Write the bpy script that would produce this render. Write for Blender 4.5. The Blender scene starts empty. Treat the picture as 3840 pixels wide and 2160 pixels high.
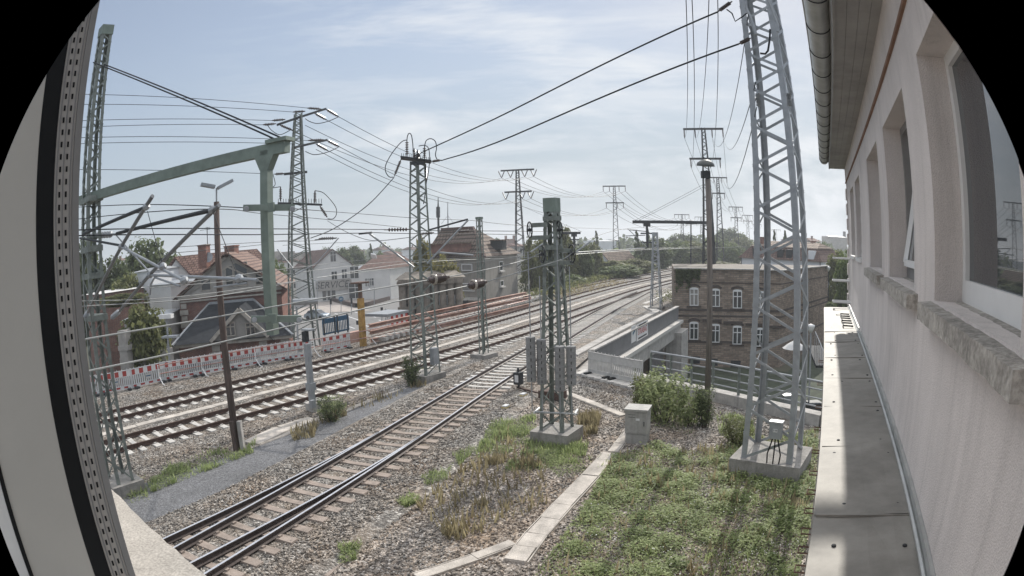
import bpy, math, random
import numpy as np
from mathutils import Vector, Matrix
random.seed(7); RNG = np.random.default_rng(11)
SC = bpy.context.scene
COL = SC.collection
R = math.radians

# ------------------------------------------------------------------ camera (wide fisheye lens looking out of an upper window)
CAMZ = 5.9                                    # height above the rail heads
LK1, LK3, LCY, PITCH, ROLL = .8114, .0593, 1315.0, .1753, -.0318
CAM = Vector((0, 0, CAMZ))
cp, sp, cr, sr = math.cos(PITCH), math.sin(PITCH), math.cos(ROLL), math.sin(ROLL)
AX = Vector((cr, sr * sp, sr * cp)); AY = Vector((-sr, cr * sp, cr * cp)); AF = Vector((0, cp, -sp))
cd = bpy.data.cameras.new('camera'); cam = bpy.data.objects.new('camera', cd); COL.objects.link(cam); SC.camera = cam
cam.matrix_world = Matrix(((AX.x, AY.x, -AF.x, 0), (AX.y, AY.y, -AF.y, 0), (AX.z, AY.z, -AF.z, CAMZ), (0, 0, 0, 1)))
cd.type = 'PANO'; cd.panorama_type = 'FISHEYE_LENS_POLYNOMIAL'
cd.sensor_fit = 'HORIZONTAL'; cd.sensor_width = 38.4; cd.sensor_height = 21.6
cd.fisheye_polynomial_k0 = 0; cd.fisheye_polynomial_k1 = -LK1 / 19.2; cd.fisheye_polynomial_k2 = 0
cd.fisheye_polynomial_k3 = -LK3 / 19.2 ** 3; cd.fisheye_polynomial_k4 = 0
cd.fisheye_fov = 2 * .928                     # image circle of the lens
cd.shift_y = (LCY - 1080) / 2160
cd.clip_start = .01; cd.clip_end = 6000

# ------------------------------------------------------------------ sky, sun, exposure
SUN_AZ, SUN_EL = R(27.0), R(32)
SKYK, SKYG, HZC = .2, 1.75, (3.55, 4.15, 4.75)
w = bpy.data.worlds.new('World'); SC.world = w; w.use_nodes = True
nt = w.node_tree; bg = nt.nodes['Background']
sky = nt.nodes.new('ShaderNodeTexSky'); sky.sky_type = 'NISHITA'; sky.sun_disc = False
sky.sun_elevation = SUN_EL; sky.sun_rotation = SUN_AZ
sky.air_density = 1.0; sky.dust_density = .35; sky.ozone_density = 1.5; sky.altitude = 50
def wn(t, **k):
    n = nt.nodes.new(t)
    for a, b in k.items(): setattr(n, a, b)
    return n
tc = wn('ShaderNodeTexCoord')
def clouds(loc, scale, sc, lo, hi, detail=7, rough=.62):
    mp = wn('ShaderNodeMapping'); mp.inputs['Location'].default_value = loc; mp.inputs['Scale'].default_value = scale
    nt.links.new(tc.outputs['Generated'], mp.inputs[0])
    n = wn('ShaderNodeTexNoise'); n.inputs['Scale'].default_value = sc; n.inputs['Detail'].default_value = detail; n.inputs['Roughness'].default_value = rough
    n.inputs['Distortion'].default_value = .35
    nt.links.new(mp.outputs[0], n.inputs['Vector'])
    r = wn('ShaderNodeMapRange'); r.inputs['From Min'].default_value = lo; r.inputs['From Max'].default_value = hi
    nt.links.new(n.outputs['Fac'], r.inputs['Value'])
    return r.outputs[0]
def spot(v, r0, r1):
    """1 near the direction v, fading to 0: says in which part of the sky a cloud hangs"""
    d = wn('ShaderNodeVectorMath', operation='DOT_PRODUCT'); nt.links.new(tc.outputs['Generated'], d.inputs[0]); d.inputs[1].default_value = v
    m = wn('ShaderNodeMapRange', interpolation_type='SMOOTHSTEP'); m.inputs['From Min'].default_value = math.cos(r1); m.inputs['From Max'].default_value = math.cos(r0)
    nt.links.new(d.outputs['Value'], m.inputs['Value']); return m.outputs[0]
def mth(op, a, b):
    m = wn('ShaderNodeMath', operation=op); m.use_clamp = True
    for i, x in enumerate((a, b)):
        if isinstance(x, (int, float)): m.inputs[i].default_value = x
        else: nt.links.new(x, m.inputs[i])
    return m.outputs[0]

# ------------------------------------------------------------------ pixel of the 3840 x 2160 photograph -> direction / point in the place
def ray(px, py):
    x = (px - 1920) / 1920; y = -(py - LCY) / 1920
    r = math.hypot(x, y) or 1e-9; th = LK1 * r + LK3 * r ** 3; s = math.sin(th) / r
    return AX * (x * s) + AY * (y * s) + AF * math.cos(th)
def G(px, py, z=0.):                       # on the level z
    v = ray(px, py); return CAM + v * ((z - CAMZ) / v.z)
def at(px, py, d):                         # at horizontal distance d
    v = ray(px, py); return CAM + v * (d / math.hypot(v.x, v.y))
def hd(p): return math.hypot(p.x, p.y)
def onpl(px, py, p, n):                    # on the vertical plane through p with normal n
    v = ray(px, py); return CAM + v * ((p - CAM).dot(n) / v.dot(n))
def azdir(a): return Vector((math.sin(a), math.cos(a), 0))
cl1 = mth('MULTIPLY', clouds((0, 0, 0), (1, 1, 5), 3.2, .5, .78), spot(ray(1800, 450), .08, .42))
cl2 = mth('MULTIPLY', clouds((3, 1, 0), (1, 1, 2.2), 9, .38, .6), spot(ray(3060, 720), .04, .17))
cl3 = mth('MULTIPLY', clouds((5, 2, 1), (1, 1, 6), 2.6, .5, .8), spot(ray(2300, 560), .1, .5))
cl4 = mth('MULTIPLY', clouds((7, 4, 1), (1, 1, 9), 2.2, .47, .8), spot(ray(1900, 90), .1, .55))
cl5 = mth('MULTIPLY', clouds((2, 8, 1), (1, 1, 4), 4, .48, .72), spot(ray(2750, 420), .05, .3))
cl = mth('ADD', mth('ADD', mth('MULTIPLY', cl1, .85), mth('MULTIPLY', cl2, .8)), mth('ADD', mth('ADD', mth('MULTIPLY', cl3, .8), mth('MULTIPLY', cl4, .8)), mth('MULTIPLY', cl5, .85)))
mixc = wn('ShaderNodeMixRGB'); hs = wn('ShaderNodeHueSaturation'); hs.inputs['Saturation'].default_value = .66; nt.links.new(sky.outputs[0], hs.inputs['Color'])
# hazy summer sky: the brightest part round the sun is veiled, the horizon is pale
lum = wn('ShaderNodeRGBToBW'); nt.links.new(hs.outputs[0], lum.inputs[0])
dn = wn('ShaderNodeMath', operation='MULTIPLY_ADD'); nt.links.new(lum.outputs[0], dn.inputs[0]); dn.inputs[1].default_value = SKYK; dn.inputs[2].default_value = 1
iv = wn('ShaderNodeMath', operation='DIVIDE'); iv.inputs[0].default_value = SKYG; nt.links.new(dn.outputs[0], iv.inputs[1])
sc_ = wn('ShaderNodeVectorMath', operation='SCALE'); nt.links.new(hs.outputs[0], sc_.inputs[0]); nt.links.new(iv.outputs[0], sc_.inputs['Scale'])
hz = wn('ShaderNodeMixRGB'); sz = wn('ShaderNodeSeparateXYZ'); nt.links.new(tc.outputs['Generated'], sz.inputs[0])
hr = wn('ShaderNodeMapRange', interpolation_type='SMOOTHSTEP'); hr.inputs['From Min'].default_value = 0; hr.inputs['From Max'].default_value = .38; hr.inputs['To Min'].default_value = .85; hr.inputs['To Max'].default_value = 0; nt.links.new(sz.outputs[2], hr.inputs['Value'])
nt.links.new(hr.outputs[0], hz.inputs[0]); nt.links.new(sc_.outputs[0], hz.inputs[1]); hz.inputs[2].default_value = (*HZC, 1)
nt.links.new(cl, mixc.inputs[0]); nt.links.new(hz.outputs[0], mixc.inputs[1]); mixc.inputs[2].default_value = (6.6, 6.85, 7.15, 1)
deck = wn('ShaderNodeMixRGB'); dk = wn('ShaderNodeMapRange', interpolation_type='SMOOTHSTEP'); dk.inputs['From Min'].default_value = .45; dk.inputs['From Max'].default_value = .72; nt.links.new(sz.outputs[2], dk.inputs['Value'])
nt.links.new(mth('MULTIPLY', dk.outputs[0], clouds((9, 3, 2), (1, 1, 1), 3.0, .3, .55)), deck.inputs[0]); nt.links.new(mixc.outputs[0], deck.inputs[1]); deck.inputs[2].default_value = (13.5, 13.6, 13.8, 1)  # unseen bright cloud deck overhead, added to lift the ambient light
nt.links.new(deck.outputs[0], bg.inputs['Color']); bg.inputs['Strength'].default_value = .075
sd = bpy.data.lights.new('sun', 'SUN'); sun = bpy.data.objects.new('sun', sd); COL.objects.link(sun)
sd.energy = 2.6; sd.angle = R(.5); sd.color = (1, .95, .87)
sun.rotation_euler = (-(azdir(SUN_AZ) * math.cos(SUN_EL) + Vector((0, 0, math.sin(SUN_EL))))).to_track_quat('-Z', 'Y').to_euler()
SC.view_settings.view_transform = 'Standard'; SC.view_settings.look = 'None'; SC.view_settings.gamma = 1; SC.view_settings.exposure = .76
SC.cycles.max_bounces = 5; SC.cycles.diffuse_bounces = 3; SC.cycles.glossy_bounces = 2; SC.cycles.transparent_max_bounces = 8

# ------------------------------------------------------------------ materials
def mat(name, col, rough=.8, metal=0., var=.25, vs=6., bump=0., bs=40., col2=None, spec=.3, stretch=None, fine=0., streak=0., blot=0.):
    """col varied by soft noise (var) and, with col2, towards a second colour in patches"""
    m = bpy.data.materials.new(name); m.use_nodes = True; t = m.node_tree; b = t.nodes['Principled BSDF']
    b.inputs['Roughness'].default_value = rough; b.inputs['Metallic'].default_value = metal; b.inputs['Specular IOR Level'].default_value = spec
    tc = t.nodes.new('ShaderNodeNewGeometry'); v = tc.outputs['Position']
    if stretch:
        mp = t.nodes.new('ShaderNodeMapping'); mp.inputs['Scale'].default_value = stretch; t.links.new(v, mp.inputs[0]); v = mp.outputs[0]
    n = t.nodes.new('ShaderNodeTexNoise'); n.inputs['Scale'].default_value = vs; n.inputs['Detail'].default_value = 6; n.inputs['Roughness'].default_value = .65; t.links.new(v, n.inputs['Vector'])
    r = t.nodes.new('ShaderNodeValToRGB'); c = Vector(col[:3]); e = r.color_ramp.elements
    lo = c * (1 - var); hi = c * (1 + var)
    if col2: hi = Vector(col2[:3])
    e[0].position = .32; e[0].color = (*lo, 1); e[1].position = .68; e[1].color = (*hi, 1)
    t.links.new(n.outputs['Fac'], r.inputs[0]); out = r.outputs[0]
    if fine:
        n3 = t.nodes.new('ShaderNodeTexNoise'); n3.inputs['Scale'].default_value = bs; n3.inputs['Detail'].default_value = 3; t.links.new(v, n3.inputs['Vector'])
        mr = t.nodes.new('ShaderNodeMapRange'); mr.inputs['From Min'].default_value = .3; mr.inputs['From Max'].default_value = .7; mr.inputs['To Min'].default_value = 1 - fine; mr.inputs['To Max'].default_value = 1 + fine; t.links.new(n3.outputs['Fac'], mr.inputs['Value'])
        mx = t.nodes.new('ShaderNodeMixRGB'); mx.blend_type = 'MULTIPLY'; mx.inputs[0].default_value = 1; t.links.new(out, mx.inputs[1]); t.links.new(mr.outputs[0], mx.inputs[2]); out = mx.outputs[0]
    for amt, scl, sv, lo_ in ((streak, (5, 5, .22), 1.7, .5), (blot, (1, 1, 1), .55, .52)):     # old rain marks and mottled dirt
        if not amt: continue
        mp4 = t.nodes.new('ShaderNodeMapping'); mp4.inputs['Scale'].default_value = scl; t.links.new(tc.outputs['Position'], mp4.inputs[0])
        n4 = t.nodes.new('ShaderNodeTexNoise'); n4.inputs['Scale'].default_value = sv; n4.inputs['Detail'].default_value = 8; n4.inputs['Roughness'].default_value = .68; t.links.new(mp4.outputs[0], n4.inputs['Vector'])
        r4 = t.nodes.new('ShaderNodeMapRange'); r4.inputs['From Min'].default_value = lo_; r4.inputs['From Max'].default_value = .74; r4.inputs['To Min'].default_value = 1; r4.inputs['To Max'].default_value = 1 - amt; t.links.new(n4.outputs['Fac'], r4.inputs['Value'])
        x4 = t.nodes.new('ShaderNodeMixRGB'); x4.blend_type = 'MULTIPLY'; x4.inputs[0].default_value = 1; t.links.new(out, x4.inputs[1]); t.links.new(r4.outputs[0], x4.inputs[2]); out = x4.outputs[0]
    t.links.new(out, b.inputs['Base Color'])
    if bump:
        n2 = t.nodes.new('ShaderNodeTexNoise'); n2.inputs['Scale'].default_value = bs; n2.inputs['Detail'].default_value = 4; t.links.new(v, n2.inputs['Vector'])
        bp = t.nodes.new('ShaderNodeBump'); bp.inputs['Strength'].default_value = bump; bp.inputs['Distance'].default_value = .02
        t.links.new(n2.outputs['Fac'], bp.inputs['Height']); t.links.new(bp.outputs[0], b.inputs['Normal'])
    return m
def ballast_mat(name, cols, scale=20., bump=1., big=None, dist=.03):
    """loose stone: every voronoi cell is a stone of its own colour, with dark gaps between and soft stained patches"""
    m = bpy.data.materials.new(name); m.use_nodes = True; t = m.node_tree; b = t.nodes['Principled BSDF']; b.inputs['Roughness'].default_value = .85; b.inputs['Specular IOR Level'].default_value = .25
    g = t.nodes.new('ShaderNodeNewGeometry')
    v = t.nodes.new('ShaderNodeTexVoronoi'); v.inputs['Scale'].default_value = scale; t.links.new(g.outputs['Position'], v.inputs['Vector'])
    sep = t.nodes.new('ShaderNodeSeparateColor'); t.links.new(v.outputs['Color'], sep.inputs[0])
    r = t.nodes.new('ShaderNodeValToRGB'); r.color_ramp.interpolation = 'LINEAR'
    for i, (p, c) in enumerate(cols):
        e = r.color_ramp.elements[i] if i < 2 else r.color_ramp.elements.new(p)
        e.position = p; e.color = (*c, 1)
    t.links.new(sep.outputs[0], r.inputs[0]); out = r.outputs[0]
    if big:
        n = t.nodes.new('ShaderNodeTexNoise'); n.inputs['Scale'].default_value = .55; n.inputs['Detail'].default_value = 7; n.inputs['Roughness'].default_value = .7; t.links.new(g.outputs['Position'], n.inputs['Vector'])
        mr = t.nodes.new('ShaderNodeMapRange'); mr.inputs['From Min'].default_value = .44; mr.inputs['From Max'].default_value = .66; t.links.new(n.outputs['Fac'], mr.inputs['Value'])
        ml = t.nodes.new('ShaderNodeMath'); ml.operation = 'MULTIPLY'; ml.inputs[1].default_value = big[3]; t.links.new(mr.outputs[0], ml.inputs[0])
        mx = t.nodes.new('ShaderNodeMixRGB'); t.links.new(ml.outputs[0], mx.inputs[0]); t.links.new(out, mx.inputs[1]); mx.inputs[2].default_value = (*big[:3], 1)
        mx2 = t.nodes.new('ShaderNodeMixRGB'); mx2.blend_type = 'MIX'; mx2.inputs[0].default_value = .5; t.links.new(out, mx2.inputs[1]); t.links.new(mx.outputs[0], mx2.inputs[2]); out = mx.outputs[0]
    v2 = t.nodes.new('ShaderNodeTexVoronoi'); v2.inputs['Scale'].default_value = scale * .33; t.links.new(g.outputs['Position'], v2.inputs['Vector'])
    s2 = t.nodes.new('ShaderNodeSeparateColor'); t.links.new(v2.outputs['Color'], s2.inputs[0])
    m2 = t.nodes.new('ShaderNodeMapRange'); m2.inputs['To Min'].default_value = .62; m2.inputs['To Max'].default_value = 1.3; t.links.new(s2.outputs[0], m2.inputs['Value'])
    x2 = t.nodes.new('ShaderNodeMixRGB'); x2.blend_type = 'MULTIPLY'; x2.inputs[0].default_value = 1; t.links.new(out, x2.inputs[1]); t.links.new(m2.outputs[0], x2.inputs[2]); out = x2.outputs[0]
    t.links.new(out, b.inputs['Base Color'])
    inv = t.nodes.new('ShaderNodeMath'); inv.operation = 'SUBTRACT'; inv.inputs[0].default_value = 1; t.links.new(v.outputs['Distance'], inv.inputs[1])
    ad = t.nodes.new('ShaderNodeMath'); ad.operation = 'MULTIPLY_ADD'; ad.inputs[1].default_value = .9; t.links.new(sep.outputs[1], ad.inputs[0]); t.links.new(inv.outputs[0], ad.inputs[2])
    bp = t.nodes.new('ShaderNodeBump'); bp.inputs['Strength'].default_value = bump; bp.inputs['Distance'].default_value = dist
    t.links.new(ad.outputs[0], bp.inputs['Height']); t.links.new(bp.outputs[0], b.inputs['Normal'])
    return m
def brick_mat(name, c1, c2, mortar, sc=1., axis=None, bw=.25, bh=.075, ms=.012, rough=.85, squash=.5):
    """bricks or tiles laid in a wall whose horizontal direction is axis"""
    m = bpy.data.materials.new(name); m.use_nodes = True; t = m.node_tree; b = t.nodes['Principled BSDF']; b.inputs['Roughness'].default_value = rough; b.inputs['Specular IOR Level'].default_value = .2
    g = t.nodes.new('ShaderNodeNewGeometry'); u = t.nodes.new('ShaderNodeVectorMath'); u.operation = 'DOT_PRODUCT'; u.inputs[1].default_value = axis; t.links.new(g.outputs['Position'], u.inputs[0])
    sx = t.nodes.new('ShaderNodeSeparateXYZ'); t.links.new(g.outputs['Position'], sx.inputs[0])
    cb = t.nodes.new('ShaderNodeCombineXYZ'); t.links.new(u.outputs['Value'], cb.inputs[0]); t.links.new(sx.outputs[2], cb.inputs[1])
    k = t.nodes.new('ShaderNodeTexBrick'); k.inputs['Scale'].default_value = 1 / sc; k.inputs['Color1'].default_value = (*c1, 1); k.inputs['Color2'].default_value = (*c2, 1); k.inputs['Mortar'].default_value = (*mortar, 1)
    k.inputs['Brick Width'].default_value = bw; k.inputs['Row Height'].default_value = bh; k.inputs['Mortar Size'].default_value = ms; k.inputs['Bias'].default_value = -.1; k.offset = squash
    t.links.new(cb.outputs[0], k.inputs['Vector'])
    n = t.nodes.new('ShaderNodeTexNoise'); n.inputs['Scale'].default_value = 1.3; n.inputs['Detail'].default_value = 8; n.inputs['Roughness'].default_value = .7; t.links.new(g.outputs['Position'], n.inputs['Vector'])
    mr = t.nodes.new('ShaderNodeMapRange'); mr.inputs['From Min'].default_value = .3; mr.inputs['From Max'].default_value = .7; mr.inputs['To Min'].default_value = .62; mr.inputs['To Max'].default_value = 1.25; t.links.new(n.outputs['Fac'], mr.inputs['Value'])
    mx = t.nodes.new('ShaderNodeMixRGB'); mx.blend_type = 'MULTIPLY'; mx.inputs[0].default_value = 1; t.links.new(k.outputs['Color'], mx.inputs[1]); t.links.new(mr.outputs[0], mx.inputs[2])
    t.links.new(mx.outputs[0], b.inputs['Base Color'])
    bp = t.nodes.new('ShaderNodeBump'); bp.inputs['Strength'].default_value = .6; bp.inputs['Distance'].default_value = .01; t.links.new(k.outputs['Fac'], bp.inputs['Height']); bp.invert = True; t.links.new(bp.outputs[0], b.inputs['Normal'])
    return m
def glass_mat(name, col=(.03, .035, .04), rough=.04):
    m = bpy.data.materials.new(name); m.use_nodes = True; b = m.node_tree.nodes['Principled BSDF']
    b.inputs['Base Color'].default_value = (*col, 1); b.inputs['Roughness'].default_value = rough; b.inputs['Specular IOR Level'].default_value = .9; return m
def leaf_mat(name, c1, c2):
    m = bpy.data.materials.new(name); m.use_nodes = True; t = m.node_tree; b = t.nodes['Principled BSDF']
    o = t.nodes.new('ShaderNodeNewGeometry'); n = t.nodes.new('ShaderNodeTexNoise'); n.inputs['Scale'].default_value = 1.6; n.inputs['Detail'].default_value = 5; t.links.new(o.outputs['Position'], n.inputs['Vector'])
    ad = t.nodes.new('ShaderNodeMath'); ad.operation = 'MULTIPLY_ADD'; ad.inputs[1].default_value = .45; t.links.new(o.outputs['Random Per Island'], ad.inputs[0])
    ml = t.nodes.new('ShaderNodeMath'); ml.operation = 'MULTIPLY'; ml.inputs[1].default_value = .75; t.links.new(n.outputs['Fac'], ml.inputs[0]); t.links.new(ml.outputs[0], ad.inputs[2])
    r = t.nodes.new('ShaderNodeValToRGB'); r.color_ramp.elements[0].position = .3; r.color_ramp.elements[0].color = (*c1, 1); r.color_ramp.elements[1].position = .85; r.color_ramp.elements[1].color = (*c2, 1)
    t.links.new(ad.outputs[0], r.inputs[0]); t.links.new(r.outputs[0], b.inputs['Base Color']); b.inputs['Roughness'].default_value = .6; b.inputs['Specular IOR Level'].default_value = .25
    tr = t.nodes.new('ShaderNodeBsdfTranslucent'); t.links.new(r.outputs[0], tr.inputs[0]); mx = t.nodes.new('ShaderNodeMixShader'); mx.inputs[0].default_value = .5
    t.links.new(b.outputs[0], mx.inputs[1]); t.links.new(tr.outputs[0], mx.inputs[2]); t.links.new(mx.outputs[0], t.nodes['Material Output'].inputs[0]); return m
def stripe_mat(name, c1, c2, w_):
    m = bpy.data.materials.new(name); m.use_nodes = True; t = m.node_tree; b = t.nodes['Principled BSDF']; b.inputs['Roughness'].default_value = .5
    tc = t.nodes.new('ShaderNodeTexCoord'); sx = t.nodes.new('ShaderNodeSeparateXYZ'); t.links.new(tc.outputs['Object'], sx.inputs[0])
    d = t.nodes.new('ShaderNodeMath'); d.operation = 'MULTIPLY_ADD'; d.inputs[1].default_value = 1 / (2 * w_); d.inputs[2].default_value = 100.02; t.links.new(sx.outputs[0], d.inputs[0])
    f = t.nodes.new('ShaderNodeMath'); f.operation = 'FRACT'; t.links.new(d.outputs[0], f.inputs[0]); g_ = t.nodes.new('ShaderNodeMath'); g_.operation = 'GREATER_THAN'; g_.inputs[1].default_value = .5; t.links.new(f.outputs[0], g_.inputs[0])
    mx = t.nodes.new('ShaderNodeMixRGB'); mx.inputs[1].default_value = (*c1, 1); mx.inputs[2].default_value = (*c2, 1); t.links.new(g_.outputs[0], mx.inputs[0]); t.links.new(mx.outputs[0], b.inputs['Base Color']); return m
def island_mat(name, cols, rough=.85):
    m = bpy.data.materials.new(name); m.use_nodes = True; t = m.node_tree; b = t.nodes['Principled BSDF']; b.inputs['Roughness'].default_value = rough; b.inputs['Specular IOR Level'].default_value = .25
    g = t.nodes.new('ShaderNodeNewGeometry'); r = t.nodes.new('ShaderNodeValToRGB')
    for i, (p, c) in enumerate(cols):
        e = r.color_ramp.elements[i] if i < 2 else r.color_ramp.elements.new(p)
        e.position = p; e.color = (*c, 1)
    n = t.nodes.new('ShaderNodeTexNoise'); n.inputs['Scale'].default_value = .6; n.inputs['Detail'].default_value = 6; t.links.new(g.outputs['Position'], n.inputs['Vector'])
    mr = t.nodes.new('ShaderNodeMapRange'); mr.inputs['From Min'].default_value = .46; mr.inputs['From Max'].default_value = .66; mr.inputs['To Max'].default_value = .55; t.links.new(n.outputs['Fac'], mr.inputs['Value'])
    mx = t.nodes.new('ShaderNodeMixRGB'); mx.blend_type = 'MULTIPLY'; mx.inputs[2].default_value = (.95, .72, .52, 1); t.links.new(mr.outputs[0], mx.inputs[0])
    t.links.new(g.outputs['Random Per Island'], r.inputs[0]); t.links.new(r.outputs[0], mx.inputs[1]); t.links.new(mx.outputs[0], b.inputs['Base Color']); return m
M = {}
M['stones'] = island_mat('stones', [(0, (.09, .085, .08)), (.3, (.18, .165, .15)), (.6, (.285, .26, .23)), (.85, (.39, .35, .31)), (1, (.58, .55, .51))])
M['stripes'] = stripe_mat('red_white_stripes', (.37, .055, .045), (.66, .66, .65), .25)
M['ballast'] = ballast_mat('ballast', [(0, (.07, .067, .063)), (.35, (.175, .163, .15)), (.7, (.285, .265, .24)), (1, (.54, .51, .47))], 20, 1., (.25, .18, .12, .55))
M['ballast_warm'] = ballast_mat('ballast_warm', [(0, (.09, .08, .072)), (.35, (.24, .205, .175)), (.7, (.36, .315, .275)), (1, (.6, .55, .5))], 19, 1., (.29, .195, .115, .6))
M['grit'] = ballast_mat('grit', [(0, (.1, .1, .108)), (.5, (.17, .172, .18)), (1, (.26, .26, .265))], 75, .6, (.1, .1, .1, .5), .01)
M['concrete'] = mat('concrete', (.42, .4, .375), .9, var=.2, vs=3, bump=.25, bs=60, fine=.15, streak=.35, blot=.3)
M['concrete_old'] = mat('concrete_old', (.29, .275, .255), .92, var=.25, vs=3, bump=.3, bs=60, fine=.18, streak=.3, blot=.45)
M['concrete_white'] = mat('concrete_white', (.5, .48, .45), .85, var=.15, vs=5, bump=.15, bs=60)
M['concrete_tan'] = mat('concrete_tan', (.3, .25, .215), .9, var=.22, vs=4, bump=.25, bs=50, fine=.15)
M['slab'] = mat('slab', (.46, .42, .375), .9, var=.3, vs=1.7, bump=.2, bs=45, fine=.2, blot=.45)
M['rail_dark'] = mat('rail_dark', (.075, .06, .055), .6, .2, var=.3, vs=8)
M['rust'] = mat('rust', (.085, .054, .044), .8, var=.4, vs=12, bump=.1, bs=80)
M['steel_bright'] = mat('steel_bright', (.72, .72, .74), .42, .85, var=.08, vs=3)
M['green'] = mat('green_paint', (.19, .21, .192), .55, .2, var=.3, vs=5, bump=.05, bs=50)
M['greenlight'] = mat('pale_green_paint', (.19, .23, .2), .55, .2, var=.18, vs=3)
M['galv'] = mat('galvanised', (.33, .345, .36), .5, .45, var=.14, vs=4)
M['dark'] = mat('dark_steel', (.045, .048, .052), .6, .3, var=.3, vs=6)
M['wire'] = mat('wire', (.022, .025, .03), .6, .3, var=.1)
M['wirelight'] = mat('wire_light', (.26, .27, .27), .5, .6, var=.1)
M['tube'] = mat('tube', (.2, .205, .21), .4, .6, var=.15)
M['woodgrey'] = mat('wood_grey', (.17, .15, .135), .9, var=.35, vs=3, stretch=(6, 6, .4), bump=.3, bs=30)
M['wood'] = mat('wood', (.1, .075, .066), .9, var=.4, vs=3, stretch=(6, 6, .4), bump=.3, bs=30)
M['white'] = mat('white_plastic', (.62, .62, .62), .5, var=.08)
M['red'] = mat('red_plastic', (.42, .045, .035), .5, var=.12)
M['porcelain'] = mat('porcelain', (.07, .05, .045), .25, var=.2, spec=.6)
M['glass'] = glass_mat('window_glass')
M['street'] = mat('asphalt', (.19, .185, .18), .9, var=.18, vs=1.2, fine=.15, bs=30)
M['paving'] = mat('paving', (.36, .32, .29), .9, var=.2, vs=1.5, fine=.15, bs=12)
M['field'] = mat('field', (.09, .1, .06), .95, var=.4, vs=.03, col2=(.17, .15, .12))

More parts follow.
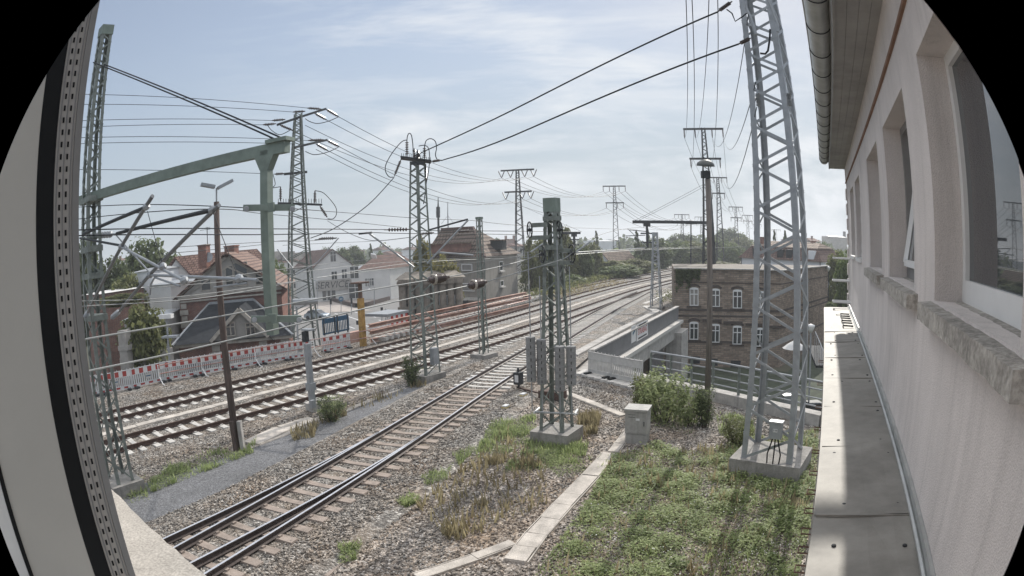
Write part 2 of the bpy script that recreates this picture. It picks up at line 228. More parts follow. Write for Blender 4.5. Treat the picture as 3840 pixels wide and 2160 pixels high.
# ------------------------------------------------------------------ building meshes and objects
class MB:
    def __init__(s): s.v = []; s.f = []; s.arr = []
    def add(s, vs, fs):
        o = len(s.v); s.v.extend(vs); s.f.extend([tuple(i + o for i in f) for f in fs]); return s
    def box(s, c, dx, dy, dz, ax=None, up=None):
        """box of full sizes dx,dy,dz; ax = direction of its x axis, up = of its z axis"""
        z = Vector(up).normalized() if up is not None else Vector((0, 0, 1))
        x = Vector(ax) if ax is not None else Vector((1, 0, 0)); x = (x - z * x.dot(z)).normalized(); y = z.cross(x); c = Vector(c)
        vs = [c + x * (i * dx / 2) + y * (j * dy / 2) + z * (k * dz / 2) for k in (-1, 1) for j in (-1, 1) for i in (-1, 1)]
        return s.add(vs, [(0, 2, 3, 1), (4, 5, 7, 6), (0, 1, 5, 4), (2, 6, 7, 3), (0, 4, 6, 2), (1, 3, 7, 5)])
    def bar(s, p, q, w, h=None, up=(0, 0, 1)):
        """flat or square bar from p to q"""
        h = h or w; p = Vector(p); q = Vector(q); d = q - p; L = d.length
        if L < 1e-6: return s
        d /= L; u = Vector(up)
        if abs(d.dot(u)) > .98: u = Vector((1, 0, 0)) if abs(d.x) < .9 else Vector((0, 1, 0))
        y = d.cross(u).normalized(); u = y.cross(d)
        vs = [a + y * (i * w / 2) + u * (j * h / 2) for a in (p, q) for i, j in ((-1, -1), (1, -1), (1, 1), (-1, 1))]
        return s.add(vs, [(3, 2, 1, 0), (4, 5, 6, 7), (0, 1, 5, 4), (1, 2, 6, 5), (2, 3, 7, 6), (3, 0, 4, 7)])
    def angle(s, p, q, w, ux, uy, t=.012):
        """L-section along p-q with flanges along ux and uy"""
        p = Vector(p); q = Vector(q); pr = [(0, 0), (w, 0), (w, t), (t, t), (t, w), (0, w)]
        vs = [a + Vector(ux) * i + Vector(uy) * j for a in (p, q) for i, j in pr]
        return s.add(vs, [(0, 1, 2, 3, 4, 5)[::-1], tuple(range(6, 12))] + [(i, (i + 1) % 6, (i + 1) % 6 + 6, i + 6) for i in range(6)])
    def tube(s, path, r, n=8, cap=True, closed=False):
        P = [Vector(p) for p in path]; m = len(P); rr = r if isinstance(r, (list, tuple)) else [r] * m
        o = len(s.v); prev = None
        for i, p in enumerate(P):
            if closed: d = P[(i + 1) % m] - P[i - 1]
            else: d = P[min(i + 1, m - 1)] - P[max(i - 1, 0)]
            d = d.normalized() if d.length > 1e-9 else Vector((0, 0, 1))
            if prev is None:
                u = Vector((0, 0, 1)) if abs(d.z) < .9 else Vector((1, 0, 0))
            else: u = prev
            u = (u - d * u.dot(d)); u = u.normalized() if u.length > 1e-6 else d.orthogonal().normalized(); prev = u; x = d.cross(u)
            for k in range(n):
                a = 2 * math.pi * k / n; s.v.append(p + (u * math.cos(a) + x * math.sin(a)) * rr[i])
        for i in range(m if closed else m - 1):
            a, b = o + i * n, o + ((i + 1) % m) * n
            for k in range(n): s.f.append((a + k, a + (k + 1) % n, b + (k + 1) % n, b + k))
        if cap and not closed:
            s.f.append(tuple(o + k for k in range(n))[::-1]); s.f.append(tuple(o + (m - 1) * n + k for k in range(n)))
        return s
    def prism(s, poly, h, z0=None):
        """vertical prism over a plan polygon of vectors; z from the points or z0"""
        P = [Vector((p[0], p[1], z0 if z0 is not None else p[2])) for p in poly]; n = len(P)
        A = sum(P[i].x * P[(i + 1) % n].y - P[(i + 1) % n].x * P[i].y for i in range(n))
        if A < 0: P = P[::-1]
        return s.add(P + [p + Vector((0, 0, h)) for p in P], [tuple(range(n))[::-1], tuple(range(n, 2 * n))] + [(i, (i + 1) % n, (i + 1) % n + n, i + n) for i in range(n)])
    def quad(s, *p): return s.add([Vector(a) for a in p], [tuple(range(len(p)))])
    def lathe(s, c, prof, n=16, ax=(0, 0, 1)):
        """profile [(radius, height)] turned about ax through c"""
        z = Vector(ax).normalized(); x = z.orthogonal().normalized(); y = z.cross(x); c = Vector(c); o = len(s.v); m = len(prof)
        for r, h in prof:
            for k in range(n): a = 2 * math.pi * k / n; s.v.append(c + z * h + (x * math.cos(a) + y * math.sin(a)) * max(r, 1e-4))
        for i in range(m - 1):
            for k in range(n): s.f.append((o + i * n + k, o + i * n + (k + 1) % n, o + (i + 1) * n + (k + 1) % n, o + (i + 1) * n + k))
        s.f.append(tuple(o + k for k in range(n))[::-1]); s.f.append(tuple(o + (m - 1) * n + k for k in range(n)))
        return s
    def build(s, name, m, parent=None, smooth=False, label=None):
        off = BASE.get(root_of(parent), Vector((0, 0, 0))) if parent is not None else Vector((0, 0, 0))
        me = bpy.data.meshes.new(name); me.from_pydata([tuple(v - off) for v in s.v], [], s.f); me.update()
        me.materials.append(M[m] if isinstance(m, str) else m)
        if smooth: me.polygons.foreach_set('use_smooth', [True] * len(me.polygons))
        o = bpy.data.objects.new(name, me); COL.objects.link(o)
        if parent is not None: o.parent = parent
        if label: o['label'] = label
        return o
BASE = {}
def root_of(o):
    while o.parent is not None: o = o.parent
    return o.name
def thing(name, label, cat, loc=(0, 0, 0), group=None):
    o = bpy.data.objects.new(name, None); o.empty_display_size = .2; COL.objects.link(o); o.location = Vector(loc); BASE[o.name] = Vector(loc)
    o['label'] = label; o['category'] = cat
    if group: o['group'] = group
    return o
def tag(o, label, cat, group=None):
    o['label'] = label; o['category'] = cat
    if group: o['group'] = group
    return o
def kind(o, k): o['kind'] = k; return o
def copy_thing(src, loc, rz=0., sc=1., label=None, group=None):
    c = src.copy(); COL.objects.link(c); c.location = loc; c.rotation_euler = (0, 0, rz); c.scale = (sc,) * 3 if isinstance(sc, (int, float)) else sc; BASE[c.name] = Vector(loc)
    if label: c['label'] = label
    if group: c['group'] = group
    for ch in list(src.children):
        d = ch.copy(); COL.objects.link(d); d.parent = c
        for g in list(ch.children):
            e = g.copy(); COL.objects.link(e); e.parent = d
    return c
def cat_pts(p, q, sag, n=14):
    p = Vector(p); q = Vector(q); return [p.lerp(q, i / n) - Vector((0, 0, 4 * sag * (i / n) * (1 - i / n))) for i in range(n + 1)]
def wire(p, q, label, r=.012, sag=0., m='wire', n=14, name='wire', group='overhead wires', cat='wire'):
    return tag(MB().tube(cat_pts(p, q, sag, n), r, 5).build(name, m), label, cat, group)
# ------------------------------------------------------------------ setting: ground, embankment, streets
TAZ = .5589
TD = azdir(TAZ); TN = Vector((TD.y, -TD.x, 0))
def TP(s, n, z=0.): return TD * s + TN * n + Vector((0, 0, z))
def sn(p): return p.dot(TD), Vector((p.x, p.y, 0)).dot(TN)
PC = [-21.54138129, 2.68354088, 5.57290681, -20.60235556, 13.81677521, -2.76183197]
def n_main(s):
    f = lambda a: sum(c * (a / 50) ** k for k, c in enumerate(PC))
    if s > 108: return f(108) - (s - 108) * .045
    if s < 2: return f(2) - (2 - s) * .04
    return f(s)
NPT = [(-9, -7.9), (0, -9.95), (4.8, -11.01), (8.9, -11.85), (12.2, -12.63), (15.5, -13.42), (19.6, -14.5), (25, -15.7), (28.8, -16.55), (35, -17.93), (42, -19.4), (50, -21.0), (56, -22.0), (62, -23.1), (70, -24.4), (80, -25.75)]
NPT2 = [(-9, -9.9), (0, -10.95), (4.8, -11.62), (8, -12.0), (10.5, -12.37), (13, -12.86), (15.5, -13.42), (19.6, -14.5)]
def interp(T, s):
    for (a, b), (c, d) in zip(T, T[1:]):
        if s <= c: return b + (d - b) * (s - a) / (c - a)
    return T[-1][1]
def smooth(f, s, h=2.): return sum(f(s + h * k / 4) for k in range(-4, 5)) / 9
n_n = lambda s: smooth(lambda a: interp(NPT, a), s, 3)
n_n2 = lambda s: smooth(lambda a: interp(NPT2, a), s, 2)
n_f = lambda s: n_main(s) - 4.65
n_k = lambda s: n_main(s) - 9.1
def tracks_pts(f, s0, s1, ds, z=0.): return [TP(s0 + (s1 - s0) * i / max(1, round((s1 - s0) / ds)), f(s0 + (s1 - s0) * i / max(1, round((s1 - s0) / ds))), z) for i in range(max(1, round((s1 - s0) / ds)) + 1)]
def side(P, off):
    out = []
    for i, p in enumerate(P):
        d = (P[min(i + 1, len(P) - 1)] - P[max(i - 1, 0)]); d.z = 0; d.normalize(); out.append(p + Vector((d.y, -d.x, 0)) * off)
    return out
def ribbon(P, prof, cap=True):
    """sweep an open or closed profile [(offset right, z)] along level polyline P"""
    mb = MB(); k = len(prof); vs = []
    S = [side(P, o) for o, _ in prof]
    for i in range(len(P)):
        for j, (o, z) in enumerate(prof): vs.append(S[j][i] + Vector((0, 0, z)))
    fs = [(i * k + j, i * k + (j + 1) % k, (i + 1) * k + (j + 1) % k, (i + 1) * k + j) for i in range(len(P) - 1) for j in range(k if cap else k - 1)]
    if cap: fs += [tuple(range(k))[::-1], tuple((len(P) - 1) * k + j for j in range(k))]
    mb.add(vs, fs); return mb
STZ = -5.
g = MB().quad((-2000, -300, STZ), (2000, -300, STZ), (2000, 2600, STZ), (-2000, 2600, STZ)); kind(g.build('ground', 'field'), 'structure')
EZ = -.3
Bn = G(2236, 1392, EZ); An = TP(51, -14.3, EZ)
left_edge = [TP(-40, -33.2, EZ), TP(12, -32.7, EZ), TP(28, -31.2, EZ), TP(36, -32.2, EZ), TP(50, -34.5, EZ), TP(64, -37.5, EZ), TP(80, -39, EZ), TP(120, -42, EZ), TP(400, -54, EZ)]
inset = TN * -2.0
right_edge = [TP(400, -26, EZ), TP(110, -19, EZ), TP(75, -17.5, EZ), An + TD * 6, An, An + inset, Bn + inset, Bn, G(2330, 1425, EZ), G(2440, 1450, EZ), G(2670, 1505, EZ), G(3085, 1604, EZ), Vector((24, 12, EZ)), Vector((24, -30, EZ))]
emb = MB(); emb.prism([Vector((p.x, p.y, 0)) for p in left_edge + right_edge], EZ - STZ + .5, STZ - .5)
kind(emb.build('embankment', 'ballast'), 'structure')
# dark gritty walkway, warm stained shingle and earth patches lie on the embankment as thin sheets
def sheet(name, pts, z, m):
    return kind(MB().prism([Vector((p.x, p.y, 0)) for p in pts], .004, z).build(name, m), 'structure')
n_gl = lambda s: n_n2(s) - 2.35 if s < 12 else n_n(s) - 2.3 - .02 * (s - 12)
gr_l = [TP(s, {0: 0}.get(s, 0) + interp([(-6, -16.6), (6, -17.0), (10, -16.9), (14, -17.2), (18, -17.75), (24, -18.6), (29, -19.2)], s), 0) for s in range(-6, 29, 2)]
gr_r = [TP(s, interp([(-6, -13.2), (4, -14.1), (8, -14.5), (14, -15.7), (20, -16.95), (29, -19.0)], s), 0) for s in range(-6, 29, 2)]
sheet('gravel_path', gr_l + gr_r[::-1], EZ, 'grit')
sheet('gravel', [G(1130, 2160, EZ), G(1500, 1930, EZ), G(1760, 1720, EZ), G(2000, 1500, EZ), G(2090, 1480, EZ), G(2350, 1560, EZ), G(2470, 1580, EZ), G(2900, 1650, EZ), Vector((12, 10, 0)), Vector((6, 2, 0)), Vector((-2, 1, 0))], EZ + .001, 'ballast_warm')

# ------------------------------------------------------------------ railway tracks
RAILP = [(-.07, -.16), (.07, -.16), (.07, -.145), (.012, -.12), (.012, -.045), (.036, -.035), (.036, -.003), (-.036, -.003), (-.036, -.035), (-.012, -.045), (-.012, -.12), (-.07, -.145)]
sl_me = {}
def sleeper_mesh(m):
    if m not in sl_me:
        mb = MB()
        for sx in (-1, 1):
            pass
        xs = [-1.3, -1.28, -.75, -.3, .3, .75, 1.28, 1.3]; hz = [-.26, -.16, -.158, -.185, -.185, -.158, -.16, -.26]; wy = [.11, .125, .125, .1, .1, .125, .125, .11]
        vs = []
        for x, z, y in zip(xs, hz, wy): vs += [Vector((x, -y - .02, -.36)), Vector((x, y + .02, -.36)), Vector((x, y, z)), Vector((x, -y, z))]
        fs = [(i * 4 + j, i * 4 + (j + 1) % 4, i * 4 + 4 + (j + 1) % 4, i * 4 + 4 + j) for i in range(len(xs) - 1) for j in range(4)] + [(3, 2, 1, 0), tuple(len(xs) * 4 - 4 + j for j in range(4))]
        for x in (-.75, .75):
            for sg in (-1, 1): mb.box((x + sg * .11, 0, -.145), .06, .1, .05)
        mb.add(vs, fs)
        me = bpy.data.meshes.new('sleeper'); me.from_pydata([tuple(v) for v in mb.v], [], mb.f); me.materials.append(M[m]); sl_me[m] = me
    return sl_me[m]
def track(label, f, s0, s1, m, shiny=False, near=96, extra=None, bed="ballast", bw=2.2, zo=0.):
    P = tracks_pts(f, s0, s1, 2.)
    base = P[0].copy(); t = thing('railway_track', label, 'railway track', base, 'railway tracks')
    B = tracks_pts(f, s0, s1, 3.)
    if bed: kind(ribbon(B, [(-bw - .55, EZ - .02), (bw + .55, EZ - .02), (bw, -.195 - zo), (-bw, -.195 - zo)]).build('ballast', bed), 'structure')
    for sg in (-1, 1):
        S = side(P, sg * .7535)
        o = ribbon(S, RAILP).build('rail', 'rail_dark' if shiny else 'rust', t)
        if shiny:
            h = MB(); L = side(S, -.03); Rr = side(S, .03)
            for i in range(len(S) - 1):
                if sn(S[i])[0] < 21.5: h.quad(L[i], Rr[i], Rr[i + 1], L[i + 1])
            h.build('running_surface', 'steel_bright', o)
    if extra:
        for E in extra:
            o = ribbon(E, RAILP).build('rail', 'rail_dark', t); h = MB(); L = side(E, -.03); Rr = side(E, .03)
            for i in range(len(E) - 1): h.quad(L[i], Rr[i], Rr[i + 1], L[i + 1])
            h.build('running_surface', 'steel_bright', o)
    # sleepers every 0.6 m, those nearest the window each a part, the far rest one part
    s = s0 + .3; allp = []
    while s < s1:
        p = TP(s, f(s)); q = TP(s + .5, f(s + .5)); d = (q - p); allp.append((p, math.atan2(d.y, d.x) - math.pi / 2)); s += .6
    order = sorted(range(len(allp)), key=lambda i: hd(allp[i][0]) if math.atan2(allp[i][0].x, allp[i][0].y) > -.95 else 999)
    nearset = set(order[:near]); far = MB(); sm = sleeper_mesh(m); s1m = sleeper_mesh('concrete_white') if shiny else sm
    for i, (p, a) in enumerate(allp):
        a += RNG.normal(0, .008)
        if i in nearset:
            o = bpy.data.objects.new('sleeper', s1m if sn(p)[0] > 21 else sm); COL.objects.link(o); o.parent = t; o.location = p - base + Vector((0, 0, RNG.normal(0, .004))); o.rotation_euler = (0, 0, a)
        else: far.box(p + Vector((0, 0, -.21)), 2.6, .26, .1, ax=(math.cos(a), math.sin(a), 0))
    if far.v:
        o = far.build('sleeper', 'concrete_white', t); o['kind'] = 'stuff'
    return t
ex = [side(tracks_pts(n_n2, -9, 14, 1.), g) for g in (-.7535, .7535)]
track('nearest track with shiny rails running from the lower left past the weighted mast', n_n, -9, 66, 'concrete_tan', True, extra=ex, bw=2.3, zo=.012)
track('brown railed track on pale sleepers behind the lattice mast with looped cables', n_main, -8, 330, 'concrete_white')
track('brown railed track closest to the red and white barrier', n_f, -8, 330, 'concrete_white')
track('far track beside the orange steel beams, leading to the trees', n_k, 56, 330, 'concrete_white', near=60, zo=.006)
# row of new sleepers laid out without rails
t = thing('sleeper_row', 'row of new white sleepers laid beside the orange beams without rails', 'sleeper row', TP(29, n_main(29) - 8))
s = 29.
for i in range(48):
    p = TP(s, n_main(s) - interp([(29, 7.3), (40, 7.6), (60, 8.4)], s), -.02); o = bpy.data.objects.new('sleeper', bpy.data.meshes.get('sleeper_block') or MB().box((0, 0, 0), 1.0, .26, .22).build('sleeper_block', 'concrete_white').data)
    COL.objects.link(o); o.parent = t; o.location = p - BASE[t.name]; o.rotation_euler = (0, 0, -TAZ + .1); s += .62
bpy.data.objects.remove(bpy.data.objects['sleeper_block'])

# ------------------------------------------------------------------ cable troughs
TROUGHS = []
def trough(label, P, wd, z0, h, m='slab', ln=1.0, group='cable troughs'):
    TROUGHS.append((P, wd))
    t = MB(); acc = 0
    for a, b in zip(P, P[1:]):
        L = (b - a).length; k = max(1, round(L / ln)); d = (b - a) / L; x = Vector((d.y, -d.x, 0))
        for i in range(k):
            c = a + d * (L * (i + .5) / k); jz = RNG.normal(0, .006); jx = RNG.normal(0, .012)
            t.box(c + x * jx + Vector((0, 0, z0 + h / 2 + jz - c.z)), L / k - .016, wd - .07, h, ax=d)
        for sg in (-1, 1): t.box(a.lerp(b, .5) + x * (sg * (wd / 2 - .012)) + Vector((0, 0, z0 + h / 2 - .01 - a.lerp(b, .5).z)), L, .024, h, ax=d)
    return tag(t.build('cable_trough', m), label, 'cable trough', group)
trough('long pale cable trough between the two brown railed tracks', [TP(s, n_main(s) - 2.32) for s in range(-6, 150, 4)], .5, -.3, .14)
trough('narrow half buried concrete trough edging the dark gravel path', [TP(s, interp([(10, -17.0), (14, -17.35), (18, -17.9), (24, -18.75), (27, -19.2)], s)) for s in (10, 12, 14, 16, 18, 20, 22, 24, 26.4)], .3, -.34, .075)
trough('wide concrete slabs beside the foot of the leaning wooden lamp post', [G(940, 1668, EZ), G(1060, 1610, EZ), G(1180, 1575, EZ)], .85, -.34, .1, ln=.95)
trough('brown concrete trough partly covered by stones between the near track and the grass', [G(1208, 2160, EZ), G(1382, 2003, EZ), G(1521, 1904, EZ), G(1735, 1720, EZ), G(1920, 1561, EZ), G(2040, 1447, EZ)], .34, -.37, .085, 'concrete_tan')
trough('broad slab covered trough from the grey cabinet down to the lower edge', [G(1935, 2110, EZ), G(2010, 2010, EZ), G(2110, 1900, EZ), G(2215, 1790, EZ), G(2290, 1705, EZ)], .52, -.33, .1, ln=.75)
trough('narrow trough reaching the left side of the grey cabinet', [G(2300, 1700, EZ), G(2345, 1640, EZ), G(2375, 1592, EZ)], .36, -.33, .09)
trough('thin trough joining the broad slabs from the lower middle', [G(1560, 2168, EZ), G(1780, 2095, EZ), G(1925, 2040, EZ)], .3, -.33, .09)
trough('wooden brown cable duct from the weighted mast to the grey cabinet', [G(2085, 1462, EZ), G(2165, 1492, EZ), G(2340, 1562, EZ)], .34, -.33, .09, 'slab', 2.)

# ------------------------------------------------------------------ loose stones lying on the ballast near the window
def stones(n, polyfn, sz, z, bounds, dens_d=16.):
    x = RNG.uniform(bounds[0], bounds[1], n * 4); y = RNG.uniform(bounds[2], bounds[3], n * 4); d = np.hypot(x, y); az = np.degrees(np.arctan2(x, y))
    k = (az > -47) & (az < 40) & (RNG.uniform(0, 1, len(x)) < np.clip((dens_d / d) ** 1.2, 0, 1)); x, y = x[k], y[k]; k = polyfn(x, y); x, y = x[k][:n], y[k][:n]
    return x, y
base_o = np.array([(1, 0, 0), (-1, 0, 0), (0, 1, 0), (0, -1, 0), (0, 0, 1), (0, 0, -1)], float); tri = np.array([(0, 2, 4), (2, 1, 4), (1, 3, 4), (3, 0, 4), (2, 0, 5), (1, 2, 5), (3, 1, 5), (0, 3, 5)])
def stone_mesh(x, y, z, smin, smax, name):
    n = len(x); v = base_o[None] * RNG.uniform(.65, 1.25, (n, 6, 1)) + RNG.normal(0, .22, (n, 6, 3)); s = RNG.uniform(smin, smax, n); a = RNG.uniform(0, 6.28, n); b = RNG.normal(0, .7, n)
    ca, sa, cb, sb = np.cos(a)[:, None], np.sin(a)[:, None], np.cos(b)[:, None], np.sin(b)[:, None]
    X, Y, Z = v[..., 0], v[..., 1], v[..., 2] * .75; X, Z = X * cb - Z * sb, X * sb + Z * cb; X, Y = X * ca - Y * sa, X * sa + Y * ca
    V = np.stack([x[:, None] + X * s[:, None], y[:, None] + Y * s[:, None], z[:, None] + Z * s[:, None]], 2).reshape(-1, 3); F = (tri[None] + (np.arange(n) * 6)[:, None, None]).reshape(-1)
    me = bpy.data.meshes.new(name); me.vertices.add(len(V)); me.vertices.foreach_set('co', V.reshape(-1).astype(np.float32)); me.loops.add(len(F)); me.loops.foreach_set('vertex_index', F.astype(np.int32)); m = len(F) // 3
    me.polygons.add(m); me.polygons.foreach_set('loop_start', np.arange(0, len(F), 3, dtype=np.int32)); me.polygons.foreach_set('loop_total', np.full(m, 3, dtype=np.int32)); me.update(calc_edges=True); me.materials.append(M['stones']); return me
def nofn(lo, hi):
    f = np.vectorize(lambda s: n_main(s)); g_ = np.vectorize(lambda s: n_n(s))
    def fn(x, y):
        s = x * TD.x + y * TD.y; n = x * TN.x + y * TN.y; nn = np.interp(s, SS, NN); nm = np.interp(s, SS, NM); glo = np.interp(s, [-6, 6, 10, 14, 18, 24, 29], [-16.6, -17.0, -16.9, -17.2, -17.75, -18.6, -19.2]); ghi = np.interp(s, [-6, 4, 8, 14, 20, 29], [-13.2, -14.1, -14.5, -15.7, -16.95, -19.0])
        return (s > -6) & (s < 45) & (n > nm - 9.5) & ~((n > glo) & (n < ghi)) & ~(np.abs(n - nn) < 1.0) & ~(np.abs(n - nm) < .82) & ~(np.abs(n - nm + 4.65) < .82) & ~(np.abs(n - nm + 2.32) < .27) & lo_ok(x, y)
    return fn
SS = np.linspace(-10, 60, 141); NN = np.array([n_n(s) for s in SS]); NM = np.array([n_main(s) for s in SS])
def seg_d(x, y, a, b):
    dx, dy = b.x - a.x, b.y - a.y; t = np.clip(((x - a.x) * dx + (y - a.y) * dy) / (dx * dx + dy * dy), 0, 1); return np.hypot(x - a.x - t * dx, y - a.y - t * dy)
EDGE = [Bn, G(2440, 1450, EZ), G(2671, 1497, EZ), G(3081, 1594, EZ)]
def lo_ok(x, y):
    ok = np.ones(len(x), bool)
    for P, w_ in TROUGHS:
        for a, b in zip(P, P[1:]): ok &= seg_d(x, y, a, b) > w_ / 2 + .02
    # only on this side of the bridge edge
    for a, b in zip(EDGE, EDGE[1:]): ok &= ((b.x - a.x) * (y - a.y) - (b.y - a.y) * (x - a.x)) < -.5
    ok &= (((An.x - Bn.x) * (y - Bn.y) - (An.y - Bn.y) * (x - Bn.x)) > .5) | (((An.x - Bn.x) * (x - Bn.x) + (An.y - Bn.y) * (y - Bn.y)) < 0)
    return ok
x, y = stones(90000, nofn(0, 0), 0, 0, (-24, 14, 4, 44))
s_ = x * TD.x + y * TD.y; n_ = x * TN.x + y * TN.y; hz = np.minimum(np.minimum(np.abs(n_ - np.interp(s_, SS, NN)) - 2.3, np.abs(n_ - np.interp(s_, SS, NM)) - 2.2), np.abs(n_ - np.interp(s_, SS, NM) + 4.65) - 2.2)
z = np.interp(hz, [0, .55], [-.195, -.288]) + RNG.uniform(-.012, .012, len(x)); dd = np.hypot(x, y)
o = bpy.data.objects.new('loose_stones', stone_mesh(x, y, z, .016, .044, 'loose_stones')); COL.objects.link(o); o['kind'] = 'stuff'; o['label'] = 'loose crushed ballast stones around the tracks'; o['category'] = 'stones'
# stones between the sleepers of the near track
s_ = RNG.uniform(-4, 24, 9000); n_ = np.interp(s_, SS, NN) + RNG.uniform(-1.35, 1.35, len(s_)); ph = (s_ - (-9 + .3)) % .6; k = (ph > .15) & (ph < .45) & (np.abs(np.abs(n_ - np.interp(s_, SS, NN)) - .7535) > .08); s_, n_ = s_[k], n_[k]
o = bpy.data.objects.new('loose_stones', stone_mesh(TD.x * s_ + TN.x * n_, TD.y * s_ + TN.y * n_, np.full(len(s_), -.2) + RNG.uniform(-.01, .01, len(s_)), .022, .04, 'loose_stones')); COL.objects.link(o); o['kind'] = 'stuff'; o['label'] = 'crushed stones between the sleepers of the nearest track'; o['category'] = 'stones'
# ------------------------------------------------------------------ the station building the camera looks out of: long wall on the right
WAZ = .5077
WU = azdir(WAZ); WM = Vector((WU.y, -WU.x, 0))
def WP(u, z, o=0.): return WU * u + WM * (.6 - o) + Vector((0, 0, CAMZ + z))     # u along the wall, z from eye level, o out of the wall
M['render'] = mat('rough_render', (.63, .585, .56), .95, var=.09, vs=1.2, bump=.4, bs=150, fine=.1, streak=.2, blot=.14)
M['render_pale'] = mat('render_pale', (.42, .4, .37), .95, var=.14, vs=14, bump=.12, bs=240, fine=.25)
M['sill_stone'] = mat('sill_stone', (.36, .34, .31), .95, var=.3, vs=9, bump=.5, bs=45, fine=.25, blot=.35)
M['ridge'] = mat('ridge_brown', (.22, .13, .09), .9, var=.2)
M['soffit'] = mat('soffit_boards', (.31, .305, .295), .85, var=.16, vs=2, blot=.2)
M['zinc'] = mat('zinc_gutter', (.42, .43, .42), .45, .4, var=.15, vs=5, blot=.15)
M['lead'] = mat('roof_metal', (.235, .225, .205), .62, .15, var=.22, vs=2.2, bump=.16, bs=9, fine=.08, blot=.3)
M['pvc'] = mat('white_frame', (.68, .68, .67), .4, var=.04)
M['beige'] = mat('beige_frame', (.47, .455, .42), .6, var=.04)
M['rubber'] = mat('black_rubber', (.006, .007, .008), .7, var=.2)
M['alu'] = mat('spacer_alu', (.42, .4, .38), .45, .3, var=.08, stretch=(40, 40, .5))
M['greyframe'] = mat('grey_frame', (.24, .235, .23), .6, var=.08)
M['mirrorglass'] = glass_mat('pane_glass', (.05, .055, .06), .02)
B0 = thing('station_building', 'pale rough rendered station wall on the right with recessed windows under a gutter', 'building', WP(6, -CAMZ))
UE = 12.95
wins = [(1.57, 2.97), (3.66, 5.05), (5.69, 7.08), (8.6, 9.75), (10.3, 11.5)]
ZH, ZS = .96, -.235
wb = MB()
def wall_box(u0, u1, z0, z1, o0=-.3, o1=0.): wb.box(WP((u0 + u1) / 2, (z0 + z1) / 2, (o0 + o1) / 2), u1 - u0, o1 - o0, z1 - z0, ax=WU)
us = [.26] + [a for w_ in wins for a in w_] + [UE]
for i in range(0, len(us), 2): wall_box(us[i], us[i + 1], ZS, ZH)
wall_box(.26, UE, ZH, 1.235); wall_box(.26, UE, 1.26, 1.75, -.3, .012); wall_box(.26, UE, -CAMZ - 1, ZS)
wb.build('wall', 'render', B0)
MB().box(WP((UE + .26) / 2, 1.2475, -.13), UE - .26, .3, .025, ax=WU).build('string_course', 'ridge', B0)
q = MB()
for i in range(11):
    z = 1.0 - i * .3; q.box(WP(UE - .16, z, .012), .36 if i % 2 else .28, .03, .22, ax=WU)
q.build('quoin', 'render', B0)
MB().box(WP(6, .6, -3.2), 14.2, 5.6, 5.0, ax=WU) if False else None
for k, (u0, u1) in enumerate(wins):
    f = MB(); zl, zh = ZS, ZH; uo = (u0, u1); D0 = -.19
    for (a, b, c, d) in ((u0, u0 + .06, zl, zh), (u1 - .06, u1, zl, zh), (u0 + .06, u1 - .06, zh - .06, zh), (u0 + .06, u1 - .06, zl, zl + .11)):
        f.box(WP((a + b) / 2, (c + d) / 2, D0), b - a, .06, d - c, ax=WU)
    fr = f.build('window', 'pvc' if k != 1 else 'greyframe', B0)
    p = MB()
    if k == 1:     # tilted open sash
        for (a, b, c, d) in ((u0 + .06, u0 + .13, .115, .9), (u1 - .13, u1 - .06, .115, .9), (u0 + .06, u1 - .06, .83, .9), (u0 + .06, u1 - .06, .115, .19)): pass
        tl = lambda z: -.16 - (z - ZS) * -.0
        S = MB(); zt = .86
        for a in (u0 + .08, u1 - .08): S.bar(WP(a, ZS + .12, -.15), WP(a, zt, -.33), .06, .05)
        S.bar(WP(u0 + .08, ZS + .12, -.15), WP(u1 - .08, ZS + .12, -.15), .06, .05); S.bar(WP(u0 + .08, zt, -.33), WP(u1 - .08, zt, -.33), .06, .05)
        S.build('sash', 'pvc', fr)
        p.quad(WP(u0 + .08, ZS + .12, -.15), WP(u1 - .08, ZS + .12, -.15), WP(u1 - .08, zt, -.33), WP(u0 + .08, zt, -.33))
    else:
        p.quad(WP(u0 + .06, zl + .1, D0 + .005), WP(u1 - .06, zl + .1, D0 + .005), WP(u1 - .06, zh - .06, D0 + .005), WP(u0 + .06, zh - .06, D0 + .005))
    p.build('pane', 'mirrorglass', fr)
    if k == 1: MB().box(WP((u0 + u1) / 2, .36, -.42), 1.5, .02, 1.3, ax=WU).build('dark_room_panel', 'rubber', fr)  # black panel standing in for the unlit room behind the open sash
    c = (u0 + u1) / 2
    if k < 3:
        s = MB(); x0, x1 = u0 - .16, u1 + .1
        n = 24; jt, jb, jo = RNG.normal(0, .0022, n + 1), RNG.normal(0, .002, n + 1), RNG.normal(0, .0025, n + 1)
        for i in range(n):
            a = x0 + (x1 - x0) * i / n; b = x0 + (x1 - x0) * (i + 1) / n; e = i + 1
            s.add([WP(a, ZS - .1, -.17), WP(b, ZS - .1, -.17), WP(b, ZS - .1 + jb[e], .075 + jo[e]), WP(a, ZS - .1 + jb[i], .075 + jo[i]), WP(a, ZS + .006, -.17), WP(b, ZS + .006, -.17), WP(b, ZS - .02 + jt[e], .075 + jo[e]), WP(a, ZS - .02 + jt[i], .075 + jo[i])], [(0, 1, 2, 3), (7, 6, 5, 4), (3, 2, 6, 7), (0, 3, 7, 4), (1, 5, 6, 2)])
        s.build('sill', 'sill_stone', B0)
    else:
        MB().box(WP(c, ZS + .02, -.05), u1 - u0, .16, .05, ax=WU).build('sill', 'pvc', B0)
        if k == 3:
            for z in (.62, .35, -.02, -.15): MB().box(WP(u0 + .14, z, -.06), .1, .1, .09, ax=WU).build('hinge', 'pvc', fr)
